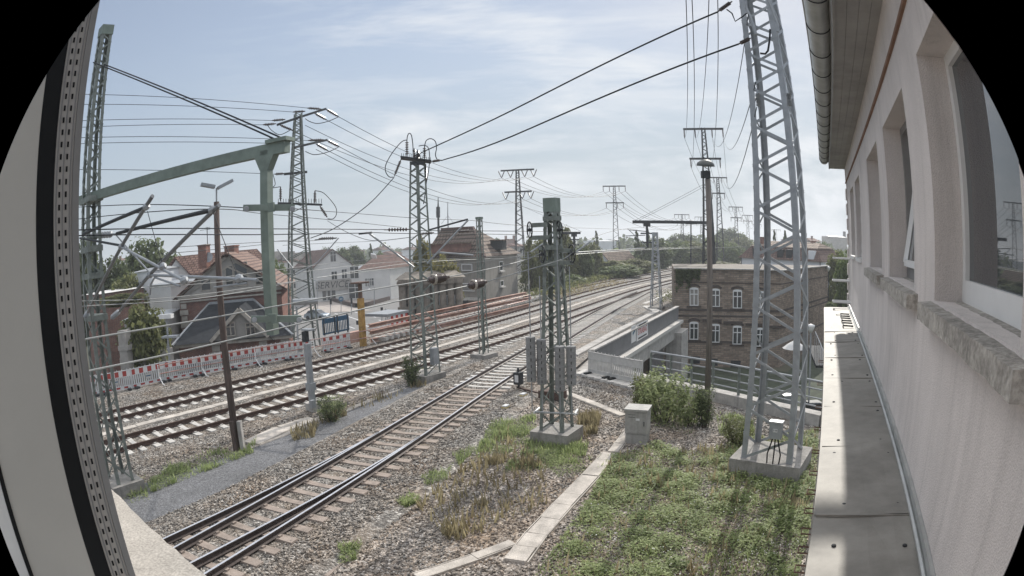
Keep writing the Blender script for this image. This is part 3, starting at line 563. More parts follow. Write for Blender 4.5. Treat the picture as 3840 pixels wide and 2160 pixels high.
# eaves: boarded soffit, half round gutter in rings of brackets
sf = MB(); nb = 4
for i in range(nb):
    o0 = .0 + .345 * i / nb; o1 = .0 + .345 * (i + 1) / nb - .0025
    sf.box(WP(6.5, 1.565, (o0 + o1) / 2), 13.2, o1 - o0, .02, ax=WU)
sf.box(WP(6.5, 1.68, .352), 13.2, .02, .27, ax=WU); sf.box(WP(6.5, 1.80, 0), 13.2, 1.1, .04, ax=WU)
so = sf.build('roof_overhang', 'soffit', B0)
gt = MB(); n = 12; rg = .1
prof = [(math.pi * i / n) for i in range(n + 1)]
vs = []
for u in (-.1, 13.15):
    for a in prof: vs.append(WP(u, 1.745 - math.sin(a) * rg, .45 + math.cos(a) * rg))
    for a in prof[::-1]: vs.append(WP(u, 1.745 - math.sin(a) * (rg - .004), .45 + math.cos(a) * (rg - .004)))
m2 = 2 * (n + 1)
gt.add(vs, [(i, (i + 1) % m2, m2 + (i + 1) % m2, m2 + i) for i in range(m2)])
gt.quad(*[WP(13.15, 1.745 - math.sin(a) * rg, .45 + math.cos(a) * rg) for a in prof]); gt.tube([WP(-.1, 1.748, .552), WP(13.15, 1.748, .552)], .009, 6)
go = gt.build('gutter', 'zinc', B0, True)
for i in range(19):
    u = .6 + i * .68; MB().tube([WP(u, 1.745 - math.sin(a) * (rg + .004), .45 + math.cos(a) * (rg + .004)) for a in prof], .006, 4).build('gutter_bracket', 'dark', go)
# metal covered ledge below the windows
LZ = -1.23
def led(px, py): return (G(px, py, CAMZ + LZ)).dot(WU)
ends = [.28] + sorted([led(3091, y) for y in (1244, 1283, 1342, 1419, 1525)] + [led(3076, 1674), led(3045, 1931)]) + [12.1]
lb = MB(); rv = []
for a, b in zip(ends, ends[1:]):
    k = 5; zz = RNG.normal(0, .004)
    for i in range(k):
        u0, u1 = a + (b - a) * i / k, a + (b - a) * (i + 1) / k
        for j in range(4):
            o0, o1 = .54 * j / 4, .54 * (j + 1) / 4
            h = lambda u, o: LZ + .035 * (1 - o / .54) + zz + .005 * math.sin(u * 5 + o * 9)
            lb.quad(WP(u0, h(u0, o0), o0), WP(u1, h(u1, o0), o0), WP(u1, h(u1, o1), o1), WP(u0, h(u0, o1), o1))
    lb.box(WP(a, LZ + .018, .265), .018, .53, .012, ax=WU, up=WM * -.065 + Vector((0, 0, 1)))
    for f_ in (.13, .87):
        for o in (.1, .42): rv.append((a + (b - a) * f_, LZ + .035 * (1 - o / .54) - .002, o + RNG.normal(0, .02)))
lb.box(WP(6.2, LZ - .1, .27), 11.84, .545, .18, ax=WU)
lo = lb.build('ledge', 'lead', B0)
for u_, z_, o_ in rv: MB().lathe(WP(u_, z_, o_), [(.012, 0), (.011, .007), (.003, .01)], 8).build('rivet', 'dark', lo)
fl = MB(); fl.bar(WP(.28, LZ + .06, .012), WP(12.1, LZ + .06, .012), .02, .06); fl.tube([WP(.28, LZ + .045, .035), WP(12.1, LZ + .045, .035)], .012, 6); fl.build('flashing', 'zinc', lo)
M['rusty'] = mat('rusty_iron', (.14, .09, .07), .8, .2, var=.3)
for y in (1345, 1429, 1514, 1593, 1678, 1757, 1827, 1896, 1971, 2040, 2110):
    x = 3089 if y < 1500 else 3089 - (y - 1500) ** 2 * .00022; u = led(x, y)
    MB().tube([WP(u - .03 * max(1, u / 4), LZ - .03, .53), WP(u - .03 * max(1, u / 4), LZ - .03, .582 + u * .003), WP(u + .03 * max(1, u / 4), LZ - .03, .582 + u * .003), WP(u + .03 * max(1, u / 4), LZ - .03, .53)], .004, 5).build('hoop', 'rusty', lo)
for u, z, wd in ((12.3, -.28, .1), (12.5, -.72, .14), (11.9, -1.08, .14)):
    MB().tube([WP(u - wd, z, 0), WP(u - wd, z, .36), WP(u + wd, z, .36), WP(u + wd, z, 0)], .018, 6).build('step_iron', 'pvc', B0)
for u in (9.3, 9.9, 10.5): MB().tube([WP(u - .18, LZ + .06, .08), WP(u - .18, LZ + .06, .24), WP(u + .15, LZ + .06, .24), WP(u + .15, LZ + .06, .08)], .012, 5).build('step_iron', 'dark', lo)

# the window in front of the camera: its left jamb, spacer bar of the double glazing and outside sill
def CP(u, l, z): return WU * u - WM * l + Vector((0, 0, CAMZ + z))
win = thing('window', 'open view window beside the camera with beige jamb, black gasket and perforated spacer', 'window', CP(.2, .64, -.25))
L0 = .638
def jamb(name, u0, u1, m, l=L0, z0=-.415, z1=1.1): return MB().box(CP((u0 + u1) / 2, l + .02, (z0 + z1) / 2), u1 - u0, .04, z1 - z0, ax=WU).build(name, m, win)
jamb('jamb', .0955, .177, 'beige'); jamb('gasket', .1772, .1995, 'rubber', L0 - .0008)
spc = jamb('spacer', .2, .2235, 'alu', L0 + .0005)
hl = MB(); z = -.41
while z < 1.08:
    for u in (.207, .2155): hl.box(CP(u, L0 + .0005, z), .0022, .002, .006, ax=WU)
    z += .0135
hl.build('hole', 'rubber', spc); rd = MB()
for u in (.2030, .2112, .2205): rd.box(CP(u, L0 - .0002, .35), .0012, .0025, 1.5, ax=WU)
rd.build('groove', 'greyframe', spc)
jamb('frame', .2237, .2325, 'greyframe', L0 - .001)
jamb('seal', .0905, .0955, 'rubber', L0 - .002); jamb('sash', .02, .0905, 'beige', L0 + .012, -.05, 1.1)
MB().box(CP(.06, L0 + .03, -.2), .06, .06, .29, ax=WU).build('lower_rail', 'pvc', win)
MB().box(CP(.05, L0 + .05, -.39), .12, .2, .1, ax=WU).build('lower_shadow_block', 'rubber', win)  # solid black box standing in for the shade under the lower rail
_p1, _p2 = G(415, 1831, CAMZ - .416), G(772, 2160, CAMZ - .416); SED = (_p1 - _p2).normalized(); SE0 = _p2 - SED * ((_p2).dot(SED)); SE0.z = 0; SE0 -= SED * 0
sl = MB(); n = 60; ju = RNG.normal(0, .0007, n + 1); jz_ = RNG.normal(0, .0006, n + 1)
for i in range(n):
    l0, l1 = -.59 + 2.2 * i / n, -.59 + 2.2 * (i + 1) / n
    a_, b_ = SE0 + SED * l0, SE0 + SED * l1; i_ = lambda l: CP(-.1, l, 0)
    sl.add([Vector((*i_(l0).xy, CAMZ - .56)), Vector((*i_(l1).xy, CAMZ - .56)), Vector((*b_.xy, CAMZ - .56)), Vector((*a_.xy, CAMZ - .56)), Vector((*i_(l0).xy, CAMZ - .41)), Vector((*i_(l1).xy, CAMZ - .41)), Vector((b_.x + ju[i + 1], b_.y + ju[i + 1], CAMZ - .416 + jz_[i + 1])), Vector((a_.x + ju[i], a_.y + ju[i], CAMZ - .416 + jz_[i]))], [(0, 1, 2, 3), (7, 6, 5, 4), (3, 2, 6, 7), (0, 3, 7, 4), (1, 5, 6, 2)])
sl.build('window_sill', 'render_pale', B0)
fw = MB(); fw.box(CP(.1, 2.36, -2), .25, 3.3, 8, ax=WU); fw.box(CP(.2, .15, -3.4), .4, 1.5, 5.6, ax=WU); fw.build('side_wall', 'render', B0)
# ------------------------------------------------------------------ lattice masts, pylons and lamp posts
def height(px, py, base): return at(px, py, hd(base)).z            # level of a pixel seen at the distance of base
def lattice(name, label, cat, base, w0, w1, z0, z1, ax, n, leg=.07, br=.045, m='green', group=None, cap=None, flat=None, drift=None, w0y=None, w1y=None, cross=True, thick=.008):
    """four angle legs tapering from w0 to w1 with zigzag bars in every face; ax = direction of one face"""
    base = Vector((base.x, base.y, z0)); t = thing(name, label, cat, base, group)
    x = Vector(ax).normalized(); y = Vector((-x.y, x.x, 0)); top = Vector((base.x, base.y, z1)) + (drift or Vector((0, 0, 0)))
    w0y = w0y or w0; w1y = w1y or w1
    def C(i, j, f): c = base.lerp(top, f); return c + x * (i * (w0 + (w1 - w0) * f) / 2) + y * (j * (w0y + (w1y - w0y) * f) / 2)
    for i in (-1, 1):
        for j in (-1, 1):
            MB().angle(C(i, j, 0), C(i, j, 1), leg, x * -i, y * -j, thick).build('leg', m, t)
    # panel heights shrink upward
    fs = [0]; r = (w1 / w0) ** (1 / n); h = 1.
    for k in range(n): fs.append(fs[-1] + h); h *= r
    fs = [f / fs[-1] for f in fs]
    for q, (a, b) in enumerate((((-1, -1), (1, -1)), ((1, 1), (-1, 1)), ((-1, 1), (-1, -1)), ((1, -1), (1, 1)))):
        mb = MB()
        for k in range(n):
            fm = (fs[k] + fs[k + 1]) / 2
            A, B, Cc = C(*a, fs[k]), C(*b, fm), C(*a, fs[k + 1])
            if q % 2: A, B, Cc = C(*b, fs[k]), C(*a, fm), C(*b, fs[k + 1])
            nrm = (A - B).cross(Vector((0, 0, 1)))
            mb.bar(A, B, thick, br); mb.bar(B, Cc, thick, br)
        mb.build('bracing', m, t)
    if cap: MB().box(top + Vector((0, 0, -cap / 2 + .02)), w1 + .05, w1y + .05, cap, ax=x).build('head_plate', 'greenlight' if m == 'green' else m, t)
    return t, x, y, top
def insulator(p, q, r=.06, n=7, parent=None, m='porcelain', name='insulator', rod=.018):
    p = Vector(p); q = Vector(q); d = q - p; L = d.length; prof = [(rod, 0)]
    for i in range(n):
        h = L * (.15 + .7 * i / n); prof += [(rod * 1.4, h), (r, h + L * .7 / n * .35), (r * .9, h + L * .7 / n * .55), (rod * 1.4, h + L * .7 / n * .75)]
    prof.append((rod, L)); return MB().lathe(p, prof, 8, ax=d).build(name, m, parent)
def foundation(t, base, wx, wy, z0, z1, ax, m='concrete_old'):
    return MB().box(Vector((base.x, base.y, (z0 + z1) / 2)), wx, wy, z1 - z0, ax=ax).build('foundation', m, t)

# -- big galvanised tower beside the wall
b = (G(2800, 1715, .15) + G(2988, 1742, .15)) / 2 + azdir(R(26)) * .62
TWX = (G(2988, 1742, .15) - G(2800, 1715, .15)); TWX.z = 0; TWW = TWX.length; TWX.normalize()
tower, tx, ty, ttop = lattice('lattice_tower', 'tall galvanised lattice tower standing on concrete beside the station wall', 'pylon', b, TWW, .84, .15, 14.6, TWX, 13, .16, .075, 'galv', thick=.016)
foundation(tower, b, 2.05, 1.85, -.9, .17, TWX)
bx = Vector((b.x, b.y, 0)) - ty * (TWW / 2 + .08) + tx * .22
MB().box(bx + Vector((0, 0, 1.08)), .34, .2, .42, ax=tx).box(bx + Vector((0, 0, 1.31)), .38, .24, .05, ax=tx).build('switch_box', 'galv', tower)
lbm = MB().box(bx + Vector((0, 0, 1.1)) - ty * .102, .13, .004, .09, ax=tx).build('number_plate', 'white', tower)
def text(s, c, size, ax, nrm, m, parent, name='lettering', align='CENTER', shear=0.):
    """raised letters facing nrm, running along ax"""
    cu = bpy.data.curves.new(name, 'FONT'); cu.body = s; cu.size = size; cu.extrude = .003; cu.align_x = align; cu.align_y = 'CENTER'; cu.shear = shear
    o = bpy.data.objects.new(name + '_tmp', cu); COL.objects.link(o); bpy.context.view_layer.update()
    dg = bpy.context.evaluated_depsgraph_get(); me = bpy.data.meshes.new_from_object(o.evaluated_get(dg)); bpy.data.objects.remove(o)
    me.name = name; x = Vector(ax).normalized(); z = Vector(nrm).normalized(); y = z.cross(x); off = BASE.get(root_of(parent), Vector((0, 0, 0))); c = Vector(c) - off
    for v in me.vertices: v.co = c + x * v.co.x + y * v.co.y + z * v.co.z
    me.materials.clear(); me.materials.append(M[m]); r = bpy.data.objects.new(name, me); COL.objects.link(r); r.parent = parent; return r
text('E 99', bx + Vector((0, 0, 1.1)) - ty * .104, .06, tx, -ty, 'dark', lbm)
for k in range(3):
    p = bx + tx * (-.07 + .07 * k) + Vector((0, 0, .87)); MB().tube([p, p - Vector((0, 0, .2)) + tx * (.05 * (k - 1)), p + tx * (.12 * (k - 1)) - Vector((0, 0, .45)), p + tx * (.1 * (k - 1)) - ty * .02 - Vector((0, 0, .71))], .022, 6).build('cable', 'rubber', tower)
# crossarms over the picture, with insulators where the line wires end
def crossarm(t, c, ax, half, m='dark', h=.12, name='crossarm'): return MB().bar(c - ax * half, c + ax * half, h, h * 1.2).build(name, m, t)
LX = Vector((math.cos(R(24)), -math.sin(R(24)), 0))                  # crossarm direction of the right line
for z, hf in ((14.45, 2.6), (13.4, 2.0)): crossarm(tower, Vector((b.x, b.y, z)), LX, hf, 'galv', .16)
for k, (px0, py0, px1, py1) in enumerate(((2745, 5, 2690, 45), (2815, 143, 2770, 165))):
    d = hd(b) - .6
    insulator(at(px0, py0, d), at(px1, py1, d - .2), .06, 9, tower)
MB().tube([at(2725, 35, 15.6), at(2745, 50, 15.6), at(2757, 80, 15.6), at(2785, 62, 15.6), at(2806, 45, 15.8)], .02, 6).build('jumper_cable', 'wire', tower)
MB().tube([at(2795, 0, 15.6), at(2798, 30, 15.6), at(2812, 60, 15.6), at(2835, 130, 15.6)], .05, 6).build('cable_loop', 'galv', tower)
MB().tube([at(2880, 0, 15.6), at(2897, 40, 15.6), at(2915, 90, 15.6), at(2917, 120, 15.6)], .05, 6).build('cable_loop', 'galv', tower)
for xx in (2838, 2955):
    insulator(at(xx, 340, 15.2), at(xx + 8, 410, 15.2), .07, 9, tower, 'galv', 'anti_climb_spikes')
MB().tube([at(2888, 110, 15.6), at(2886, 150, 15.6), at(2880, 190, 15.6), at(2870, 202, 15.6), at(2850, 200, 15.6)], .03, 6).build('jumper_cable', 'wire', tower)

# -- weighted mast in the middle
b = G(2088, 1612, .05); CB = b
cx_ = (G(2140, 1625, .05) - G(2038, 1612, .05)); cx_.z = 0; cx_.normalize()
cm, x, y, top = lattice('catenary_mast', 'green lattice mast with two pairs of round concrete weights and pulley wheels', 'mast', b, .8, .36, .1, height(2070, 745, b), cx_, 8, .11, .05, 'green', cap=.42, w0y=.8, w1y=.3, thick=.012)
foundation(cm, b, 1.28, 1.2, -.6, .1, cx_)
D_ = hd(b)
def arm(t, p, q, w=.12, h=.14, m='green', name='bracket_arm'): return MB().bar(p, q, w, h).build(name, m, t)
for (pa, pb) in (((2035, 820), (2105, 818)), ((1990, 845), (2052, 842)), ((1990, 892), (2060, 890)), ((2020, 930), (2110, 928)), ((2030, 990), (2110, 986))):
    arm(cm, at(*pa, D_ - .25), at(*pb, D_ - .25), .1, .13)
arm(cm, at(2080, 938, D_ - .2), at(2150, 940, D_ - .2), .1, .13); arm(cm, at(2090, 985, D_ - .2), at(2150, 985, D_ - .2), .1, .12)
def wheel(t, px, py, rpx, d, ax):
    c = at(px, py, d); r = rpx * .0004226 * d; a = Vector(ax).normalized(); u = a.orthogonal().normalized(); v = a.cross(u)
    ring = [c + (u * math.cos(k * math.pi / 12) + v * math.sin(k * math.pi / 12)) * r for k in range(24)]
    o = MB().tube(ring, .02, 6, closed=True).build('pulley_wheel', 'dark', t, True); s = MB()
    for k in range(6): s.bar(c, ring[k * 4], .014, .014)
    s.lathe(c - a * .06, [(.045, 0), (.045, .12)], 10, ax=a); s.build('spoke', 'dark', o); return o
VA = azdir(math.atan2(b.x, b.y) + R(70))
for px, py, rp in ((1986, 862, 30), (2097, 862, 33), (2033, 953, 32), (2144, 952, 34)): wheel(cm, px, py, rp, D_ - .35, VA)
def weights(t, px, ytop, ybot, d, n, wpx, rod_top):
    p0 = at(px, ytop, d); p1 = at(px + 2, ybot, d); r = wpx * .0004226 * d / 2; L = p0.z - p1.z
    o = MB().tube([Vector((p0.x, p0.y, p1.z - .9)), Vector((p0.x, p0.y, at(px, rod_top, d).z))], .016, 6).build('weight_rod', 'galv', t)
    for k in range(n):
        z = p1.z + L * k / n; h = L / n
        MB().lathe(Vector((p0.x, p0.y, z)), [(r * .96, 0), (r, .012), (r, h - .02), (r * .97, h - .006)], 22).build('concrete_weight', 'weight', t, False)
        dv = (CAM - p0); dv.z = 0; dv.normalize()
        MB().box(Vector((p0.x, p0.y, z + h * .5)) + dv * r, .022, .012, h * .45, ax=Vector((-dv.y, dv.x, 0))).build('weight_slot', 'rubber', t)
M['weight'] = mat('weight_concrete', (.25, .25, .25), .9, var=.18, vs=7, bump=.2, bs=60, fine=.12)
for a in ((1989, 1262, 1430, D_ - .55, 7, 37, 945), (2029, 1272, 1440, D_ - .5, 7, 37, 1035), (2098, 1297, 1465, D_ - .75, 7, 39, 900), (2141, 1297, 1443, D_ - .7, 6, 38, 1000)): weights(cm, *a)
dv = (CAM - b).normalized(); dv.z = 0
for (pa, pb) in (((2005, 1545), (2165, 1553)),): MB().tube([at(*pa, D_ - .6), at(*pb, D_ - .5)], .03, 6).build('guide_bar', 'galv', cm)
for pa, pb in (((2003, 1548), (2022, 1530)), ((2155, 1552), (2165, 1536))): MB().tube([at(*pa, D_ - .6), at(*pb, D_ - .1)], .035, 6).build('guide_bar', 'pvc', cm)

# -- mast 2: feeder mast with platform, looped cables
b = G(1597, 1402, -.05); M2B = b
ax2 = (G(1640, 1390, 0) - G(1556, 1412, 0)); ax2.z = 0; ax2.normalize()
z2 = height(1565, 605, b)
m2t, x, y, top = lattice('lattice_mast', 'green lattice mast carrying a small platform and looped black cables', 'mast', b, .98, .5, 0, z2, ax2, 13, .1, .05, 'green', w0y=.98, w1y=.5, thick=.012)
foundation(m2t, b, 1.35, 1.3, -.5, 0, ax2)
D2 = hd(b)
pf = MB(); pf.bar(at(1503, 592, D2), at(1617, 607, D2), .9, .07); pf.bar(at(1540, 612, D2 - .4), at(1590, 612, D2 - .4), .1, .15); pf.build('platform', 'dark', m2t)
sp = MB()
for k in range(16):
    xx = 1506 + k * 7.2; p = at(xx, 592 + k, D2 - .3); sp.bar(p, p + Vector((0, 0, .22)), .02)
sp.build('bird_spikes', 'dark', m2t)
for px, y0, y1 in ((1526, 590, 520), (1592, 600, 545), (1553, 600, 555), (1566, 600, 560)): insulator(at(px, y0, D2), at(px, y1, D2), .09, 6, m2t)
def loop(t, pts, d, r=.022, name='cable_loop', m='wire'):
    P = [at(px, py, d) for px, py in pts]
    out = []
    for i in range(len(P) - 1):       # smooth through the points
        p0, p1, p2, p3 = P[max(i - 1, 0)], P[i], P[i + 1], P[min(i + 2, len(P) - 1)]
        for k in range(6):
            u = k / 6; out.append(.5 * ((2 * p1) + (p2 - p0) * u + (2 * p0 - 5 * p1 + 4 * p2 - p3) * u * u + (3 * p1 - p0 - 3 * p2 + p3) * u ** 3))
    out.append(P[-1]); return MB().tube(out, r, 5).build(name, m, t)
loop(m2t, [(1526, 545), (1527, 515), (1534, 500), (1543, 508), (1548, 540), (1549, 570)], D2)
loop(m2t, [(1526, 525), (1505, 533), (1470, 575), (1447, 618), (1447, 645), (1460, 663), (1475, 664)], D2)
loop(m2t, [(1592, 550), (1598, 528), (1615, 520), (1632, 530), (1637, 555), (1633, 580), (1640, 598), (1655, 602)], D2)
loop(m2t, [(1570, 548), (1590, 545), (1606, 555), (1611, 590), (1607, 640), (1598, 690), (1592, 740), (1588, 765)], D2)
insulator(at(1505, 595, D2), at(1478, 662, D2 - .2), .07, 10, m2t)
insulator(at(1597, 615, D2), at(1598, 690, D2), .05, 8, m2t)
insulator(at(1617, 606, D2), at(1655, 600, D2 - .3), .07, 5, m2t)
insulator(at(1560, 592, D2 + .3), at(1575, 580, D2 - .1), .07, 5, m2t)
MB().box(at(1628, 1335, D2 - .5), .32, .25, .75, ax=ax2).build('cable_box', 'galv', m2t)

# -- mast 3: slim ladder-like mast behind the tracks
b = G(1815, 1328, -.05)
m3, x, y, top = lattice('catenary_mast', 'slim grey green lattice mast between the weights mast and the looped cable mast', 'mast', b, .46, .28, 0, height(1794, 815, b), ax2, 9, .07, .035, 'green', cap=.12, w0y=.3, w1y=.2)
foundation(m3, b, 1.1, 1.0, -.45, 0, ax2)
# -- small mast by the brick house
b = G(2461, 1150, -.1)
m4, x, y, top = lattice('catenary_mast', 'small lattice mast on the gravel next to the brick house', 'mast', b, 1.0, .42, -.1, height(2458, 872, b), LX, 10, .1, .05, 'galv', cap=.35, thick=.02)
foundation(m4, b, 1.3, 1.3, -.5, -.1, LX)
# -- left mast partly behind the window frame
b = G(452, 1790, .1); MLB = b
mlx = TN
ml, x, y, top = lattice('catenary_mast', 'tall green lattice mast at the left beside the window jamb, on a concrete block', 'mast', b, .9, .36, .05, height(386, 104, b), mlx, 15, .1, .05, 'green', cap=.32, w0y=.6, w1y=.36, thick=.012)
foundation(ml, b, 1.3, 1.1, -.5, .05, mlx)
DL = hd(b)
for yy, hw in ((750, 50), (935, 35), (1035, 40), (1192, 55)):
    c = at(345 - 0 * hw, yy, DL); c = Vector((b.x, b.y, c.z)); MB().box(c, .95 if hw > 40 else .8, .5, .16, ax=mlx).build('clamp_frame', 'green', ml)
# boom with the drop post
zb = at(300, 745, DL).z; p0 = Vector((b.x, b.y, zb)); p1 = G(1000, 565, zb); p1e = G(1085, 535, zb)
dirb = (p1 - p0); dirb.z = 0; dirb.normalize()
MB().bar(p0 - dirb * .6, p1 + dirb * .55, .2, .25).build('boom', 'greenlight', ml); MB().box(p1 + dirb * .35 + Vector((0, 0, .16)), .55, .34, .08, ax=dirb).build('boom_head', 'greenlight', ml)
DP = hd(p1); print('DP', DP, zb); zbot = at(1022, 1255, DP).z
dp = MB().box(Vector((p1.x, p1.y, (zb + zbot) / 2)), .2, .2, zb - zbot, ax=dirb).build('drop_post', 'greenlight', ml)
hp = MB(); hp.add([Vector((p1.x, p1.y, zb)) + dirb * a + Vector((-dirb.y, dirb.x, 0)) * c + Vector((0, 0, h)) for h, s in ((-.1, .27), (-.42, .11)) for a, c in ((-s, -.105), (s, -.105), (s, .105), (-s, .105))], [(0, 1, 2, 3), (7, 6, 5, 4), (0, 4, 5, 1), (1, 5, 6, 2), (2, 6, 7, 3), (3, 7, 4, 0)]); hp.build('haunch', 'greenlight', dp)
for y0, xa, xb in ((778, 912, 1105), (1195, 942, 1130)):
    A, B = at(xa, y0 + 2, DP - .3), at(xb, y0, DP - .3); MB().bar(A, B, .1, .13).build('bracket_arm', 'greenlight', dp)
    for px in (xa + 12, xb - 8):
        c = at(px, y0 + 5, DP - .38); MB().lathe(c, [(.05, 0), (.06, .02), (.03, .05), (.05, .07)], 10, ax=(CAM - c)).build('bracket_clamp', 'galv', dp)
    MB().box(at((1012 if y0 < 900 else 1022), y0, DP - .36), *(.22, .05, .19), ax=dirb).build('clamp_plate', 'greenlight', dp)
# cantilever tubes of the left mast, in a vertical plane square to the track
pn = TD
def cpt(px, py, off=0.): return onpl(px, py, MLB + TD * off, pn)
def ctube(P, off, r=.035, m='tube', name='cantilever_tube', parent=None): return MB().tube([cpt(a, c, off) for a, c in P], r, 8).build(name, m, parent or ml)
ctube([(312, 878), (550, 776)], -.4, .045, 'dark'); ctube([(572, 735), (455, 925), (330, 1170)], -.4, .045); ctube([(300, 893), (450, 920)], -.4, .03, 'dark'); ctube([(455, 925), (690, 1052)], -.4, .032, 'galv')
insulator(cpt(320, 888, .3), cpt(440, 876, .3), .1, 9, ml, 'galv')
ctube([(438, 876), (795, 788)], .3, .045, 'dark'); ctube([(822, 770), (560, 1032), (450, 1165)], .3, .045); ctube([(436, 882), (565, 1025)], .3, .02, 'galv')
ctube([(565, 1032), (700, 1037), (965, 1050)], .3, .032, 'galv'); ctube([(563, 1105), (566, 1065), (580, 1040), (675, 1073)], .3, .025, 'galv')
ctube([(803, 1078), (925, 1062)], .3, .02, 'galv'); ctube([(553, 792), (612, 998)], -.4, .008, 'wire'); ctube([(800, 800), (895, 1040)], .3, .008, 'wire')
insulator(cpt(450, 1165, .3), cpt(415, 1195, .3), .08, 5, ml, 'galv'); insulator(cpt(330, 1170, -.4), cpt(318, 1190, -.4), .08, 5, ml, 'galv')
for (px, py, o_) in ((548, 775, -.4), (455, 925, -.4), (795, 788, .3), (563, 1030, .3), (690, 1052, -.4), (895, 1045, .3), (610, 1000, -.4)): MB().lathe(cpt(px, py, o_), [(.06, -.06), (.08, -.02), (.08, .04), (.05, .08)], 8, ax=(1, 0, .3)).build('clamp', 'galv', ml)
# small white camera head and signal post behind the barrier at the left are built with the street things

# -- tower M1 behind the barrier, first of the left line
b = TP(26.5, -33.6, -1.5); b = at(1143, 1300, 44.5); b.z = -1.6; M1B = b
m1, x, y, top = lattice('lattice_tower', 'tall green lattice tower with two crossarms of insulators behind the barrier', 'pylon', b, 2.1, .55, -1.6, height(1130, 425, b), azdir(R(60)), 19, .13, .06, 'green', thick=.02)
D1 = hd(b)
def slant(t, A, B, dA, dB, h=.14, m='dark'):
    p, q = at(*A, dA), at(*B, dB); MB().bar(p, q, h, h * 1.2).build('crossarm', m, t); return p, q
M1A = slant(m1, (1040, 468), (1222, 408), D1 - 1.8, D1 + 1.8); M1C = slant(m1, (1105, 553), (1226, 525), D1 - 1.2, D1 + 1.6); slant(m1, (1066, 653), (1150, 645), D1 - 1.0, D1 + .4)
slant(m1, (1042, 762), (1207, 768), D1 - .8, D1 + .8, .12)
sp = MB()
for k in range(18):
    xx = 1044 + k * 9.5; p = at(xx, 762, D1 - .3); sp.bar(p, p + Vector((0, 0, .32)), .03)
sp.build('bird_spikes', 'dark', m1)
for (a, c) in (((1222, 410), (1270, 438)), ((1180, 425), (1225, 450)), ((1048, 468), (1100, 490)), ((1226, 527), (1272, 550)), ((1185, 540), (1230, 565)),
               ((1152, 405), (1205, 409)), ((1098, 420), (1145, 417)), ((1020, 452), (1070, 448)), ((985, 468), (1035, 464)), ((1155, 527), (1215, 524)), ((1030, 653), (1066, 651)), ((1200, 773), (1227, 815)), ((1052, 755), (1052, 700)), ((1181, 762), (1181, 715)), ((1195, 895), (1262, 893))):
    insulator(at(*a, D1), at(*c, D1), .12, 6, m1, rod=.04)
loop(m1, [(1270, 438), (1230, 455), (1190, 463), (1160, 455), (1145, 445)], D1, .03); loop(m1, [(1000, 465), (1020, 490), (1050, 505), (1085, 490)], D1, .03); loop(m1, [(1272, 550), (1230, 570), (1180, 580), (1145, 568)], D1, .03)
loop(m1, [(1181, 715), (1215, 725), (1255, 770), (1262, 800), (1250, 820), (1228, 820)], D1, .03); loop(m1, [(1052, 700), (1040, 702), (1022, 704), (1032, 690), (1024, 655)], D1, .03)

# -- pylons: left line and right line
def pylon(label, px, pyb, ptop, d, zb, arms, ax, group, w0=1.9, w1=.5, m='dark', V=False, n=14):
    b = at(px, pyb, d); b.z = zb; t, x, y, top = lattice('pylon', label, 'pylon', b, w0, w1, zb, at(px, ptop, d).z, ax, n, .13, .07, m, group, thick=.03)
    ends = []
    for (pxa, pya, pxb, pyb2, nins) in arms:
        za = at((pxa + pxb) / 2, (pya + pyb2) / 2, d).z; ha = abs(pxb - pxa) * .0004226 * d / 2 / max(.3, abs(Vector(ax).normalized().dot(azdir(math.atan2(b.x, b.y) + math.pi / 2))))
        c = Vector((b.x, b.y, za)); a_ = Vector(ax).normalized(); crossarm(t, c, a_, ha, m, .2)
        row = []
        for f in {4: (-.96, -.42, .42, .96), 3: (-.92, .3, .92), 2: (-.95, .95)}[nins]:
            p = c + a_ * (ha * f); q = p - Vector((0, 0, 1.15))
            if V: insulator(p - a_ * .5, q, .09, 5, t, rod=.04); insulator(p + a_ * .5, q, .09, 5, t, rod=.04)
            else: insulator(p, q, .1, 6, t, rod=.045)
            row.append(q)
        ends.append(row)
    return t, ends
AXL = azdir(R(100))
P1, e1 = pylon('dark pylon with V shaped insulators rising beside the grey mansard house', 1955, 1105, 636, 96, -3, ((1892, 640, 2018, 634, 4), (1920, 722, 2022, 714, 3)), AXL, 'pylons of the line on the left', V=True)
P2, e2 = pylon('second dark pylon of the left line above the trees in the middle', 2313, 1035, 696, 138, -3, ((2266, 699, 2353, 697, 4), (2287, 763, 2357, 758, 3)), AXL, 'pylons of the line on the left')
P3, e3 = pylon('third dark pylon of the left line seen above the far boom', 2561, 980, 803, 215, -3, ((2530, 806, 2588, 804, 4), (2540, 835, 2580, 833, 3)), AXL, 'pylons of the line on the left', n=10)
P4, e4 = pylon('small dark pylon of the left line just left of the round lamp post', 2632, 960, 814, 290, -3, ((2610, 815, 2658, 813, 4), (2615, 840, 2650, 839, 3)), AXL, 'pylons of the line on the left', n=8)
GR = 'pylons of the line on the right'
R1, f1 = pylon('tall dark pylon directly behind the round lamp post', 2660, 1060, 480, 76, -2, ((2573, 490, 2730, 477, 4), (2580, 594, 2703, 596, 3)), LX, GR)
R2, f2 = pylon('second dark pylon of the right line, close to the round lamp post', 2702, 1010, 664, 125, -2, ((2672, 668, 2745, 665, 4), (2677, 724, 2727, 726, 2)), LX, GR)
R3, f3 = pylon('third dark pylon of the right line with two even crossarms', 2764, 985, 775, 180, -2, ((2735, 778, 2790, 775, 4), (2737, 817, 2780, 816, 3)), LX, GR, n=10)
R4, f4 = pylon('fourth paler pylon of the right line left of the big tower', 2807, 970, 806, 240, -2, ((2786, 808, 2829, 807, 4), (2786, 829, 2824, 829, 3)), LX, GR, n=9)
R5, f5 = pylon('small far pylon half hidden by the left leg of the big tower', 2842, 955, 841, 330, -2, ((2825, 842, 2858, 841, 4),), LX, GR, n=8)
